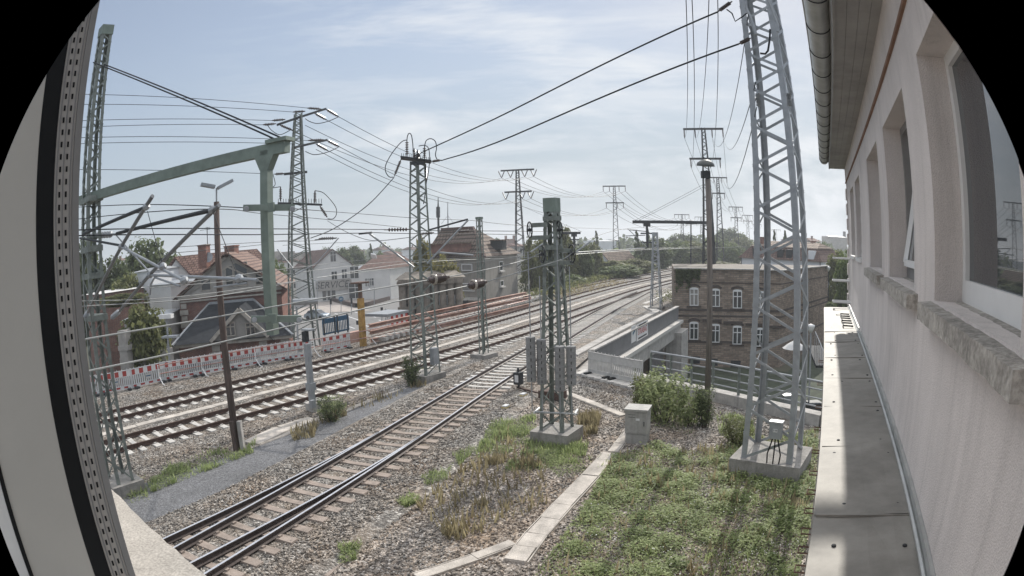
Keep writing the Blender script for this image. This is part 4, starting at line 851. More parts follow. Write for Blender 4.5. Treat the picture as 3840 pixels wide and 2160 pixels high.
R6, f6 = pylon('tiny far pylon seen between the legs of the big tower', 2912, 945, 860, 420, -2, ((2890, 862, 2926, 861, 4),), LX, GR, n=7)
R7, f7 = pylon('tiny far pylon above the railway left of the fourth one', 2753, 960, 855, 400, -2, ((2740, 856, 2766, 855, 4),), LX, GR, n=7)

# -- far boom over the tracks and its drop post, second smaller one
def farboom(label, px0, py0, px1, py1, d, pxp, pypt, pypb):
    p, q = at(px0, py0, d), at(px1, py1, d * 1.02); q.z = p.z; t = thing('overhead_boom', label, 'overhead boom', Vector((q.x, q.y, -.3)), 'booms over the far tracks')
    MB().bar(p, q, .22, .3).build('boom', 'dark', t)
    c = p.lerp(q, (pxp - px0) / (px1 - px0)); zb = at(pxp, pypb, d).z
    MB().box(Vector((c.x, c.y, (p.z + zb) / 2)), .22, .22, p.z - zb, ax=(q - p)).build('drop_post', 'dark', t)
    MB().box(Vector((c.x, c.y, p.z - .28)), .7, .22, .35, ax=(q - p)).build('haunch', 'dark', t)
    for f in (.45, .8): MB().box(Vector((c.x, c.y, p.z + (zb - p.z) * f)), 1.3, .12, .14, ax=(q - p)).build('bracket_arm', 'dark', t)
    e_ = q if 'round lamp' in label or 'hanging post over' in label else p; MB().box(Vector((e_.x, e_.y, (q.z - .3) / 2)), .3, .3, q.z + .3, ax=(q - p)).build('post', 'dark', t)
    return t
farboom('dark horizontal boom with a hanging post over the far tracks', 2372, 832, 2670, 822, 62, 2424, 835, 928)
farboom('short dark boom with a hanging post right of the weights mast', 2100, 874, 2175, 868, 74, 2152, 872, 930)
# -- wooden pole lamp at the left
b = G(893, 1690, EZ); tp = at(812, 757, hd(b) + .2)
l1 = thing('lamp_post', 'leaning brown wooden lamp post with two flat lamp heads', 'lamp post', b)
MB().tube([b - Vector((0, 0, .3)), b.lerp(tp, .3), b.lerp(tp, .6), tp], [.125, .12, .11, .095], 12).build('pole', 'wood', l1, True)
d0 = hd(b)
for px in (878, 905): MB().box(at(px, 1640, d0 - .1) , .14, .16, 1.1).build('ground_stub', 'wood' if px < 890 else 'concrete', l1)
MB().tube([tp, tp + Vector((0, 0, .45))], .03, 8).build('mounting', 'galv', l1)
hx = azdir(R(55))
for sg, L_ in ((-1, .5), (1, .55)):
    c = tp + Vector((0, 0, .55)) + hx * (sg * .3); MB().box(c, L_, .3, .1, ax=hx + Vector((0, 0, .42 * sg * sg)) * sg if sg > 0 else hx + Vector((0, 0, -.25)), up=(Vector((0, 0, 1)) - hx * (.42 * sg if sg > 0 else -.25))).build('lamp_head', 'galv', l1)
# -- round lamp on the wooden pole at the right
b = G(2648, 1556, EZ); tp = at(2653, 672, hd(b)); LRB = b
l2 = thing('lamp_post', 'tall dark wooden lamp post with a round dish lamp, ivy at its foot', 'lamp post', b)
MB().tube([b - Vector((0, 0, .3)), b.lerp(tp, .5), tp], [.115, .1, .088], 14).build('pole', 'woodgrey', l2, True)
d0 = hd(b); c = at(2646, 622, d0)
MB().tube([tp, at(2646, 640, d0)], .07, 8).build('mounting', 'dark', l2); MB().box(at(2646, 655, d0), .3, .2, .25).build('control_box', 'dark', l2)
M['dish'] = mat('lamp_dish', (.1, .105, .1), .45, .2, var=.2)
MB().lathe(c, [(.05, .22), (.16, .2), (.3, .1), (.33, .0), (.32, -.01), (.27, .04), (.1, .12)], 22, ax=(0, -.15, 1)).build('lamp_dish', 'dish', l2, True)
MB().lathe(c + Vector((0, 0, -.0)), [(.02, .1), (.09, .06), (.06, -.03)], 12).build('bulb', 'pvc', l2, True)
# far lamp post
b = at(2589, 1010, 92); b.z = -.3; l3 = thing('lamp_post', 'thin dark far lamp post in front of the trees, with a flat round lamp', 'lamp post', b)
tp = at(2591, 838, 92); MB().tube([b, tp], .1, 8).build('pole', 'dark', l3); MB().lathe(tp, [(.9, -.1), (.7, .25), (.2, .45)], 12).build('lamp_dish', 'dark', l3)
# -- slim pale post with a grey cap between the brown tracks
b = G(1176, 1548, EZ); l4 = thing('signal_post', 'slim pale concrete post with a grey hood between the tracks', 'signal post', b)
d0 = hd(b); z1 = at(1145, 1290, d0).z
MB().box(Vector((b.x, b.y, (z1 + EZ) / 2)), .2, .2, z1 - EZ, ax=TD).build('post', 'galv', l4); MB().box(Vector((b.x, b.y, .75)), .3, .3, .3, ax=TD).build('collar', 'galv', l4)
MB().box(Vector((b.x, b.y, EZ + .15)), .42, .42, .5, ax=TD).build('footing', 'concrete', l4)
MB().box(at(1155, 1236, d0), .55, .3, .06, ax=TN).build('hood', 'galv', l4); MB().box(at(1145, 1262, d0), .2, .2, .4, ax=TN).build('neck', 'dark', l4)
MB().box(at(1172, 1515, d0 - .25), .16, .2, .3, ax=TN).build('terminal_box', 'galv', l4)
# ------------------------------------------------------------------ streets on the lower level
sheet('road', [G(1000, 1330, STZ), G(1030, 1165, STZ), G(1075, 1085, STZ), G(1180, 1118, STZ), G(1470, 1102, STZ), G(1560, 1120, STZ), G(1640, 1290, STZ), G(1500, 1330, STZ)], STZ + .004, 'street')
sheet('pavement', [G(1215, 1121, STZ), G(1330, 1151, STZ), G(1372, 1149, STZ), G(1455, 1128, STZ), G(1470, 1110, STZ), G(1350, 1105, STZ), G(1240, 1112, STZ)], STZ + .06, 'paving')
sheet('pavement', [G(1090, 1175, STZ), G(1215, 1121, STZ), G(1330, 1156, STZ), G(1400, 1165, STZ), G(1240, 1172, STZ), G(1200, 1200, STZ)], STZ + .05, 'paving')
mk = MB()
for a, b2 in (((1240, 1190), (1285, 1205)), ((1300, 1185), (1345, 1200)), ((1255, 1175), (1275, 1180)), ((1300, 1222), (1330, 1232)), ((1345, 1215), (1385, 1225)), ((1330, 1170), (1410, 1190)), ((1420, 1200), (1470, 1212)), ((1210, 1150), (1240, 1146)), ((1110, 1180), (1160, 1195)), ((1100, 1160), (1140, 1158))):
    p, q = G(*a, STZ + .012), G(*b2, STZ + .012); d = (q - p).normalized(); mk.box((p + q) / 2, (q - p).length, .22, .006, ax=d)
kind(mk.build('road_markings', 'white'), 'structure')
M['kerbbrick'] = mat('kerb_brick', (.07, .05, .045), .9)
t = MB(); kp = [G(1215, 1121, STZ), G(1330, 1152, STZ), G(1372, 1150, STZ), G(1460, 1125, STZ)]
for a, b2 in zip(kp, kp[1:]): t.bar(a + Vector((0, 0, .35)), b2 + Vector((0, 0, .35)), .4, .8)
tag(t.build('low_wall', 'kerbbrick'), 'low dark brick wall round the paved island at the crossing', 'wall')
sheet('path', [G(3080, 1240, STZ), G(3200, 1240, STZ), G(3150, 1012, STZ), G(3112, 1010, STZ)], STZ + .004, 'paving')

# ------------------------------------------------------------------ house helpers
M['glass_curtain'] = glass_mat('curtained_glass', (.2, .195, .185), .15); M['glass_dim'] = glass_mat('dim_glass', (.07, .075, .08), .08)
M['tile_red'] = brick_mat('roof_tiles_red', (.215, .135, .11), (.28, .18, .145), (.08, .045, .04), 1, (1, 0, 0), .3, .24, .03)
M['tile_dark'] = brick_mat('roof_tiles_dark', (.15, .1, .085), (.2, .135, .115), (.06, .04, .035), 1, (1, 0, 0), .3, .24, .03)
M['tile_pale'] = brick_mat('roof_tiles_pale', (.3, .24, .19), (.36, .29, .23), (.1, .07, .06), 1, (1, 0, 0), .35, .3, .05)
M['slate'] = mat('slate_felt', (.04, .043, .048), .95, spec=.05, var=.25, vs=2, fine=.2, bs=25)
M['plaster'] = mat('plaster_grey', (.36, .34, .315), .9, var=.22, vs=.8, fine=.08, bs=20)
M['plaster_light'] = mat('plaster_light', (.6, .59, .57), .9, var=.08, vs=.5)
M['plaster_white'] = mat('plaster_white', (.72, .74, .76), .9, var=.06, vs=.5)
M['stone_old'] = mat('weathered_stone', (.25, .22, .185), .92, var=.35, vs=1.5, streak=.4, blot=.4); M['plaster_dark'] = mat('plaster_brown_grey', (.28, .262, .235), .92, var=.15, vs=.6, fine=.1, bs=15, streak=.35, blot=.25)
M['stone'] = mat('sandstone', (.4, .365, .32), .9, var=.25, vs=2)
def frame3(P, Q):
    x = (Q - P); x.z = 0; L = x.length; x.normalize(); return x, Vector((x.y, -x.x, 0)), L        # along the front, outwards to the viewer
def win_on(t, P, x, o, u, z, w_, h, arched=False, fm='pvc', depth=.06, cross=True):
    """a window: pale frame with glazing bars and a dark pane, centre u along the front from P, sill level z"""
    c = P + x * u; c = Vector((c.x, c.y, z + h / 2)); f = MB(); b_ = .07 if w_ < 1.6 else .09
    f.box(c + o * depth - x * (w_ / 2 - b_ / 2), b_, .08, h, ax=x); f.box(c + o * depth + x * (w_ / 2 - b_ / 2), b_, .08, h, ax=x)
    f.box(c + o * depth + Vector((0, 0, h / 2 - b_ / 2)), w_ - 2 * b_, .08, b_, ax=x); f.box(c + o * depth - Vector((0, 0, h / 2 - b_ / 2)), w_ - 2 * b_, .08, b_, ax=x)
    if cross:
        f.box(c + o * depth + Vector((0, 0, h * .18)), w_ - 2 * b_, .075, b_ * 1.1, ax=x); f.box(c + o * depth, b_ * 1.1, .07, h - 2 * b_, ax=x)
    if arched:
        n = 8; pts = [c + o * (depth + .03) + x * (math.cos(math.pi * i / n) * w_ / 2) + Vector((0, 0, h / 2 + math.sin(math.pi * i / n) * w_ * .16)) for i in range(n + 1)]
        f.add(pts, [tuple(range(n + 1))])
    fo = f.build('window', fm, t); MB().box(c + o * (depth - .02), w_ - .04, .05, h - .04, ax=x).build('pane', random.choice(('glass', 'glass', 'glass_curtain', 'glass_dim')), fo); return fo
def gable_house(label, P, Q, depth, zb, ze, zr, mw, mr, oh=.35, group=None, name='house', cat='house', back=None):
    """front gable from P to Q (eaves corners), going back by depth; ridge at right angles to the front"""
    x, o, L = frame3(P, Q); k = -(back.normalized() if back is not None else o)
    if back is not None: k = back.normalized()
    t = thing(name, label, cat, Vector(((P.x + Q.x) / 2, (P.y + Q.y) / 2, zb)), group)
    def V(u, d, z): p = P + x * u + k * d; return Vector((p.x, p.y, z))
    wv = [V(0, 0, zb), V(L, 0, zb), V(L, 0, ze), V(L / 2, 0, zr), V(0, 0, ze), V(0, depth, zb), V(L, depth, zb), V(L, depth, ze), V(L / 2, depth, zr), V(0, depth, ze)]
    MB().add(wv, [(0, 1, 2, 3, 4), (9, 8, 7, 6, 5), (1, 6, 7, 2), (5, 0, 4, 9)]).build('wall', mw, t)
    r = MB(); sl = (zr - ze) / (L / 2)
    for s_ in (-1, 1):
        u1 = L / 2 + s_ * (L / 2 + oh); zz = ze - oh * sl
        a = [V(L / 2, -oh, zr + .02), V(u1, -oh, zz + .02), V(u1, depth + oh, zz + .02), V(L / 2, depth + oh, zr + .02)]; bt = [p + Vector((0, 0, .16)) for p in a]
        r.add(a + bt, [(0, 1, 2, 3), (7, 6, 5, 4), (0, 4, 5, 1), (1, 5, 6, 2), (2, 6, 7, 3), (3, 7, 4, 0)])
    r.build('roof', mr, t); return t, x, o, L, V
def hip_house(label, P, Q, depth, zb, ze, zr, mw, mr, ridge=.4, oh=.3, name='house', cat='house', group=None, mans=None, hd_=None, k=None):
    """block with a hipped roof; front from P to Q"""
    x, o, L = frame3(P, Q); k = k or -o; t = thing(name, label, cat, Vector(((P.x + Q.x) / 2, (P.y + Q.y) / 2, zb)), group)
    def V(u, d, z): p = P + x * u + k * d; return Vector((p.x, p.y, z))
    c = [(0, 0), (L, 0), (L, depth), (0, depth)]
    MB().add([V(u, d, zb) for u, d in c] + [V(u, d, ze) for u, d in c], [(0, 1, 5, 4), (1, 2, 6, 5), (2, 3, 7, 6), (3, 0, 4, 7)]).build('wall', mw, t)
    e = [(-oh, -oh), (L + oh, -oh), (L + oh, depth + oh), (-oh, depth + oh)]
    if mans:
        zi, ins = mans; mid = [(ins, ins), (L - ins, ins), (L - ins, depth - ins), (ins, depth - ins)]
        MB().add([V(u, d, ze - .02) for u, d in e] + [V(u, d, zi) for u, d in mid], [(0, 1, 5, 4), (1, 2, 6, 5), (2, 3, 7, 6), (3, 0, 4, 7), (3, 2, 1, 0)]).build('roof', mr, t)
        e = [(ins - .15, ins - .15), (L - ins + .15, ins - .15), (L - ins + .15, depth - ins + .15), (ins - .15, depth - ins + .15)]; z0 = zi
    else: z0 = ze
    i0 = (1 - ridge) / 2
    a, b2 = (L * i0, depth / 2), (L * (1 - i0), depth / 2)
    MB().add([V(u, d, z0 + .02) for u, d in e] + [V(*a, zr), V(*b2, zr)], [(0, 1, 5, 4), (1, 2, 5), (2, 3, 4, 5), (3, 0, 4), (3, 2, 1, 0)]).build('roof', mr if not mans else mans_top, t)
    return t, x, o, L, V
def chimney(t, c, w_, h, m='brick_red'): return MB().box(c + Vector((0, 0, h / 2)), w_, w_, h).box(c + Vector((0, 0, h)), w_ + .12, w_ + .12, .12).build('chimney', m, t)
M['brick_red'] = brick_mat('brick_red', (.22, .095, .075), (.29, .13, .1), (.26, .23, .2), 1, (1, 0, 0), .26, .085, .012)

# -- yellow brown brick building on the right of the bridge
dC = 54.; pc = at(2930, 1014, dC); zt = pc.z
PL, PR = G(2527, 1006, zt), G(3104, 996, zt)
bx_, bo_, bL = frame3(PL, pc)
M['brick_yellow'] = brick_mat('brick_yellow', (.225, .17, .132), (.385, .305, .24), (.19, .168, .145), 2, bx_, .26, .085, .012)
rx_, ro_, rL = frame3(pc, PR)
M['brick_yellow_shaded'] = brick_mat('brick_yellow_shaded', (.205, .152, .118), (.35, .275, .215), (.17, .148, .128), 2, rx_, .26, .085, .012)  # same brick darkened on the side face, shade put into the colour
BB = thing('brick_house', 'flat roofed yellow brown brick house with white arched windows behind the bridge', 'house', Vector((pc.x, pc.y, STZ)))
zb = STZ - .5
MB().add([Vector((p.x, p.y, z)) for z in (zb, zt - .02) for p in (PL, pc, PR)] + [PL - bo_ * 9 + Vector((0, 0, zb - zt)), PL - bo_ * 9], [(0, 1, 4, 3), (6, 0, 3, 7), (5, 4, 3, 7)]).build('wall', 'brick_yellow', BB)
MB().add([Vector((p.x, p.y, z)) for z in (zb, zt - .02) for p in (pc, PR)], [(0, 1, 3, 2)]).build('wall', 'brick_yellow_shaded', BB)
MB().bar(PL + bo_ * .02, pc + bo_ * .02 + ro_ * .02, .36, .1).bar(pc + ro_ * .02, PR + ro_ * .02, .36, .098).build('parapet_cap', 'concrete', BB)
def ubr(px, py): p = onpl(px, py, pc, bo_); return (p - PL).dot(bx_), p.z
M['brick_dark'] = mat('brick_dark', (.075, .06, .053), .9, var=.3)
def course(zf, h, m='brick_dark', d=.05):
    MB().bar(Vector((PL.x, PL.y, zf)) + bo_ * d * .5, Vector((pc.x, pc.y, zf)) + bo_ * d * .5, d, h).bar(Vector((pc.x, pc.y, zf)) + ro_ * d * .5, Vector((PR.x, PR.y, zf)) + ro_ * d * .5, d, h).build('string_course', m, BB)
for y, h in ((1163, .16), (1283, .16), (1185, .1), (1060, .1)): course(ubr(2700, y)[1], h)
lo_w = [((2586, 2619), (1078, 1146), (1206, 1273)), ((2667, 2699), (1082, 1150), (1214, 1284)), ((2748, 2782), (1086, 1156), (1221, 1291)), ((2834, 2867), (1091, 1161), (1229, 1299))]
for (xa, xb), up_, dn_ in lo_w:
    for (ya, yb) in (up_, dn_):
        u0, z1 = ubr(xa, ya); u1, _ = ubr(xb, ya); z0 = ubr((xa + xb) / 2, yb)[1]; uc = (u0 + u1) / 2; ww = u1 - u0
        win_on(BB, PL, bx_, bo_, uc, z0, ww, z1 - z0 - .1, True)
        MB().box(PL + bx_ * uc + bo_ * .03 + Vector((0, 0, z0 - .08 - zt)), ww + .5, .1, .12, ax=bx_).build('sill', 'brick_dark', BB)
        n = 6; hv = MB()
        for i in range(n):
            a0, a1 = math.pi * (.12 + .76 * i / n), math.pi * (.12 + .76 * (i + 1) / n); f = lambda a: PL + bx_ * (uc + math.cos(a) * (ww / 2 + .18)) + bo_ * .03 + Vector((0, 0, z1 - .1 + math.sin(a) * .34 - zt)); hv.bar(f(a0), f(a1), .08, .16)
        hv.build('window_arch', 'brick_dark', BB)
    u1 = ubr(xb, up_[0])[0]
    MB().box(PL + bx_ * (u1 + 1.2) + bo_ * .05 + Vector((0, 0, ubr(xb, dn_[0])[1] + .1 - zt)), 1.7, .14, .22, ax=bx_).build('cornice', 'brick_dark', BB)
for xx, yy in ((2605, 1350), (2672, 1358), (2758, 1365)):
    u_, z_ = ubr(xx, yy); MB().box(PL + bx_ * u_ + bo_ * .01 + Vector((0, 0, z_ - zt)), .9, .06, .6, ax=bx_).build('cellar_window', 'dark', BB)

# -- white house with a dark mansard roof behind it
mans_top = 'tile_pale'
P, Q = G(2778, 990, -1), G(3078, 992, -1); d_ = 92; P = at(2778, 985, d_); Q = at(3080, 985, d_ - 6)
zE = at(2930, 973, d_ - 3).z; zM = at(2930, 927, d_ - 1).z; zT = at(2930, 905, d_ + 3).z
wh, x, o, L, V = hip_house('white rendered house with dark mansard roof behind the brick house', P, Q, 9, STZ, zE, zT, 'plaster_white', 'tile_dark', .7, mans=(zM, 1.2))
chimney(wh, V(2.6, 3, zT - .8), 1.1, 1.3); chimney(wh, V(10, 5, zT - .5), .6, .7)
for f in (.24, .42, .66, .86): win_on(wh, V(0, 0, 0), x, o, L * f, zE - 2.0, 1.0, 1.15, cross=False, fm='dark')
for f in (.19, .5, .61, .88):
    c = V(L * f, .55, (zE + zM) / 2); MB().box(c + o * .15, .9, .9, 1.2, ax=x).build('dormer', 'dark' if f < .8 else 'plaster_white', wh)
MB().box(V(L * .2, -.15, zE - 1.7), 3.4, .2, .25, ax=x).build('awning', 'galv', wh); MB().box(V(L * .8, -.15, zE - 1.3), 3.0, .2, .25, ax=x).build('awning', 'galv', wh)
MB().tube([V(.15, -.12, zE), V(.15, -.12, STZ)], .06, 6).build('downpipe', 'dark', wh); MB().tube([V(L - .15, -.12, zE), V(L - .15, -.12, STZ)], .06, 6).build('downpipe', 'dark', wh)

# -- bridge edge: parapet, girder, abutment
zp = .72
A_ = G(2541, 1148, zp); Bq = G(2219, 1312, zp)
px_, po_, pLn = frame3(Bq, A_)
BR = thing('bridge', 'concrete railway bridge edge with dark grey parapet over the underpass', 'bridge', Vector((Bq.x, Bq.y, STZ)))
M['parapet'] = mat('parapet_panel', (.17, .17, .172), .85, var=.12, vs=1.5)
k = 9
for i in range(k):
    a, b2 = Bq.lerp(A_, i / k), Bq.lerp(A_, (i + 1) / k); c = (a + b2) / 2
    MB().box(Vector((c.x, c.y, .2)), pLn / k - .02, .14, .95, ax=px_).build('parapet_panel', 'parapet', BR)
MB().bar(Bq + Vector((0, 0, -.02)), A_ + Vector((0, 0, -.02)), .28, .07).build('parapet_cap', 'concrete', BR)
gz = -.3
MB().box((Bq + A_) / 2 + po_ * .12 + Vector((0, 0, -.42 - zp)), pLn, .7, .22, ax=px_).build('cornice', 'concrete_white', BR)
MB().box((Bq + A_) / 2 + po_ * .0 + Vector((0, 0, -1.0 - zp)), pLn, .5, .95, ax=px_).build('girder', 'concrete', BR)
MB().box((Bq + A_) / 2 - po_ * 1.2 + Vector((0, 0, -.75 - zp)), pLn, 2.4, .5, ax=px_).build('deck', 'concrete', BR)
MB().box(A_ - px_ * 1.0 + po_ * .2 + Vector((0, 0, -3.2 - zp)), 2.6, 1.2, 4.4, ax=px_).build('abutment', 'concrete', BR)
MB().box(A_ - px_ * 5.2 - po_ * 1.2 + Vector((0, 0, -3.2 - zp)), .9, .6, 4.4, ax=px_).build('pier', 'concrete_tan', BR)
tp_ = MB()
for i in range(16): 
    a, b2 = A_ - px_ * (6.2 - i * .25), A_ - px_ * (6.2 - (i + 1) * .25); j = .1 * math.sin(i * 1.7)
    tp_.quad(a - po_ * (.4 + j) + Vector((0, 0, -4.9 - zp)), b2 - po_ * (.4 + .1 * math.sin((i + 1) * 1.7)) + Vector((0, 0, -4.9 - zp)), b2 - po_ * .7 + Vector((0, 0, -2.1 - zp)), a - po_ * .7 + Vector((0, 0, -2.1 - zp)))
M['tarp'] = mat('tarp_grey', (.16, .15, .145), .8, var=.15)
tag(tp_.build('tarpaulin', 'tarp'), 'grey tarpaulin sheet hung under the far end of the bridge', 'tarpaulin')
trough('pale concrete strip along the inner foot of the dark bridge parapet', [G(2150, 1340, EZ), G(2300, 1256, EZ), G(2462, 1172, EZ)], .55, -.3, .16, 'concrete', 2.)
trough('pale concrete strip ending at the small lattice mast', [G(2415, 1142, EZ), G(2470, 1120, EZ), G(2545, 1085, EZ)], .5, -.3, .1, 'concrete_white', 2.)
trough('pale cover slabs between small mast and parapet', [G(2418, 1150, EZ), G(2470, 1172, EZ)], .8, -.3, .1, 'concrete_white', 1.)
def board(name, label, cx, cy, w_, h_, m):
    c = onpl(cx, cy, Bq + po_ * .075, po_); t = thing(name, label, 'sign', c); MB().box(c, w_, .02, h_, ax=px_).build('board', m, t); return t, c
t, c = board('banner', 'white banner with red lettering on the dark bridge parapet', 2409, 1238, 2.6, .98, 'white')
text('STRABAG', c + po_ * .014, .5, px_, po_, 'red', t); MB().bar(c + po_ * .013 + Vector((0, 0, .38)) - px_ * .9, c + po_ * .013 + Vector((0, 0, .38)) + px_ * .9, .004, .09).build('rule', 'dark', t); MB().bar(c + po_ * .013 - Vector((0, 0, .37)) - px_ * 1.0, c + po_ * .013 - Vector((0, 0, .37)) + px_ * 1.0, .004, .1).build('rule', 'dark', t)
M['blue'] = mat('blue_paint', (.045, .12, .2), .6, var=.15)
t, c = board('notice', 'small white notice with a blue mark beside the red lettered banner', 2376, 1252, .95, .95, 'white'); MB().bar(c + po_ * .013 - px_ * .2, c + po_ * .013 + px_ * .25 + Vector((0, 0, .2)), .004, .14).build('mark', 'blue', t)
# kerb wall and pipe railing above the lower yard
kw = [Vector((Bn.x, Bn.y, 0)), G(2440, 1450, EZ), G(2671, 1497, EZ), G(3081, 1594, EZ), Vector((15.5, 14, EZ))]
t = MB()
for a, b2 in zip(kw, kw[1:]): a = Vector((a.x, a.y, -2.5)); b2 = Vector((b2.x, b2.y, -2.5)); t.bar(a, b2, .5, 5.2)
tag(t.build('retaining_wall', 'concrete'), 'low concrete wall carrying the pipe railing above the yard', 'wall')
rl = thing('pipe_railing', 'four barred metal pipe railing on the concrete wall above the yard', 'railing', kw[1] + Vector((0, 0, .3)))
pts_t = [(2437, 1342), (2643, 1382), (2822, 1403), (3006, 1432), (3090, 1446)]
base_pts = [Vector((kw[1].lerp(kw[2], .02).x, kw[1].lerp(kw[2], .02).y, 0))]
for zf in (1.1, .82, .5, .22):
    MB().tube([Vector((a.x, a.y, .1 + zf)) for a in (kw[1], kw[2], kw[3], kw[4])], .045 if zf > 1 else .03, 6).build('rail', 'galv', rl)
for a, b2, n in ((kw[1], kw[2], 3), (kw[2], kw[3], 4), (kw[3], kw[4], 2)):
    for i in range(n): c = a.lerp(b2, i / n); MB().box(Vector((c.x, c.y, .62)), .09, .09, 1.1).build('post', 'green', rl)
# yard below the railing
M['yard'] = mat('yard_ground', (.05, .06, .04), .95, var=.4, vs=1)
sheet('yard', [G(2560, 1345, STZ), G(2950, 1395, STZ), G(3090, 1300, STZ), Vector((25, 22, 0)), Vector((9, 26, 0)), Vector((6, 33, 0))], STZ + .004, 'yard')
def lamp(label, px, pyb, pyt, d, zb, head, m='galv', group='street lamps'):
    b = at(px, pyb, d); b.z = zb; tp = at(px, pyt, d); t = thing('street_lamp', label, 'street lamp', b, group); 
    if head == 'globe':
        MB().tube([b, tp], .06, 8).build('pole', m, t); MB().lathe(tp, [(.05, 0), (.2, .25), (.26, .4), (.26, .5), (.06, .56)], 12).build('lamp_shade', 'pvc', t, True)
    else:
        r = .5; MB().tube([b, tp - Vector((0, 0, r))] + [tp - Vector((0, 0, r)) + Vector((-r * (1 - math.cos(a)), 0, r * math.sin(a))) for a in (.4, .9, 1.57, 2.2, 2.8)], .07, 6).build('pole', m, t)
        MB().lathe(tp - Vector((2 * r, 0, .95)), [(.32, 0), (.25, .2), (.08, .38), (.03, .5)], 12).build('lamp_shade', 'pvc', t, True)
    return t
lamp('pale globe street lamp in the yard beside the big tower', 3040, 1440, 1250, 38, STZ, 'globe')
lamp('slim street lamp on the path close to the station wall', 3144, 1165, 1085, 64, STZ, 'globe', 'dark')
lamp('slim street lamp at the corner of the brick house', 3106, 1140, 1018, 70, STZ, 'globe', 'dark')
t = thing('staircase', 'dark steel stair with railing behind the yard lamp', 'stairs', at(3040, 1350, 41))
a, b2 = at(3055, 1300, 42), at(3085, 1375, 40); MB().bar(a, b2, 1.0, .2).build('stringer', 'dark', t)
for i in range(6): p = a.lerp(b2, i / 5); MB().tube([p, p + Vector((0, 0, 1))], .02, 5).build('baluster', 'galv', t)
MB().tube([a + Vector((0, 0, 1)), b2 + Vector((0, 0, 1))], .03, 6).build('handrail', 'galv', t)
M['terracotta'] = mat('terracotta', (.3, .12, .07), .9)
for lb, px, py, d, m, w_, h_ in (('terracotta planter box on the ground in the yard', 2865, 1445, 34, 'terracotta', .9, .7), ('blue grey bin standing in the yard by the tower', 2960, 1385, 40, 'galv', .8, 1.1), ('dark wheeled bin in the yard beside the pale globe lamp', 3062, 1400, 38, 'dark', .9, 1.2), ('pale water tank in the yard near the railing', 2985, 1480, 30, 'plaster_light', 1.0, 1.1)):
    b = at(px, py, d); b.z = STZ; t = thing('planter' if 'planter' in lb else 'bin' if 'bin' in lb else 'water_tank', lb, 'planter' if 'planter' in lb else 'bin' if 'bin' in lb else 'tank', b)
    z0 = max(STZ, at(px, py, d).z - h_ / 2); bb = MB(); c = Vector((b.x, b.y, STZ)); bb.add([c + Vector((sx * w_ * k_ / 2, sy * w_ * k_ / 2, z)) for k_, z in ((.8, 0), (1, h_)) for sx, sy in ((-1, -1), (1, -1), (1, 1), (-1, 1))], [(3, 2, 1, 0), (0, 1, 5, 4), (1, 2, 6, 5), (2, 3, 7, 6), (3, 0, 4, 7)]); bb.build('body', m, t); MB().box(c + Vector((0, 0, h_)), w_ * 1.06, w_ * 1.06, .06).build('lid', m, t)
t = thing('parasol', 'small folded pale parasol table in the yard seen through the tower', 'parasol', at(2975, 1380, 42)); c = at(2975, 1400, 42); MB().tube([c, c + Vector((0, 0, 2.2))], .04, 6).build('pole', 'pvc', t); MB().lathe(c + Vector((0, 0, 1.7)), [(.9, 0), (.5, .3), (.05, .55)], 10).build('canopy', 'plaster_light', t)

# ------------------------------------------------------------------ grey switch cabinet
a, b2 = G(2342, 1664, EZ), G(2424, 1670, EZ); x = (b2 - a); x.z = 0; W_ = x.length; x.normalize(); y = Vector((-x.y, x.x, 0)); c = (a + b2) / 2 + y * .3; c.z = EZ; h_ = at(2383, 1537, hd(a)).z - EZ
M['cab'] = mat('cabinet_grey', (.34, .33, .31), .6, var=.1, vs=8, fine=.05, bs=20, streak=.3, blot=.2)
t = thing('switch_cabinet', 'grey two part switch cabinet standing alone between slabs and bush', 'cabinet', c)
MB().box(c + Vector((0, 0, h_ * .15)), W_ - .03, .56, h_ * .3, ax=x).build('plinth', 'cab', t); MB().box(c + Vector((0, 0, h_ * .64)), W_, .6, h_ * .66, ax=x).build('body', 'cab', t); MB().box(c + Vector((0, 0, h_ * 1.0)), W_ + .06, .68, .07, ax=x).build('lid', 'cab', t)
dr = MB().box(c - y * .302 + Vector((0, 0, h_ * .63)), W_ - .1, .008, h_ * .58, ax=x).build('door', 'cab', t)
MB().box(c - y * .308 + x * (W_ * .36) + Vector((0, 0, h_ * .62)), .03, .02, .14, ax=x).build('handle', 'dark', dr)
for q_ in (.8, .87): MB().box(c - y * .308 - x * (W_ * .2) + Vector((0, 0, h_ * q_)), .22, .006, .012, ax=x).build('vent', 'dark', dr)
MB().box(c - y * .31 + x * .05 + Vector((0, 0, h_ * .74)), .12, .004, .07, ax=x).build('label_plate', 'white', dr)
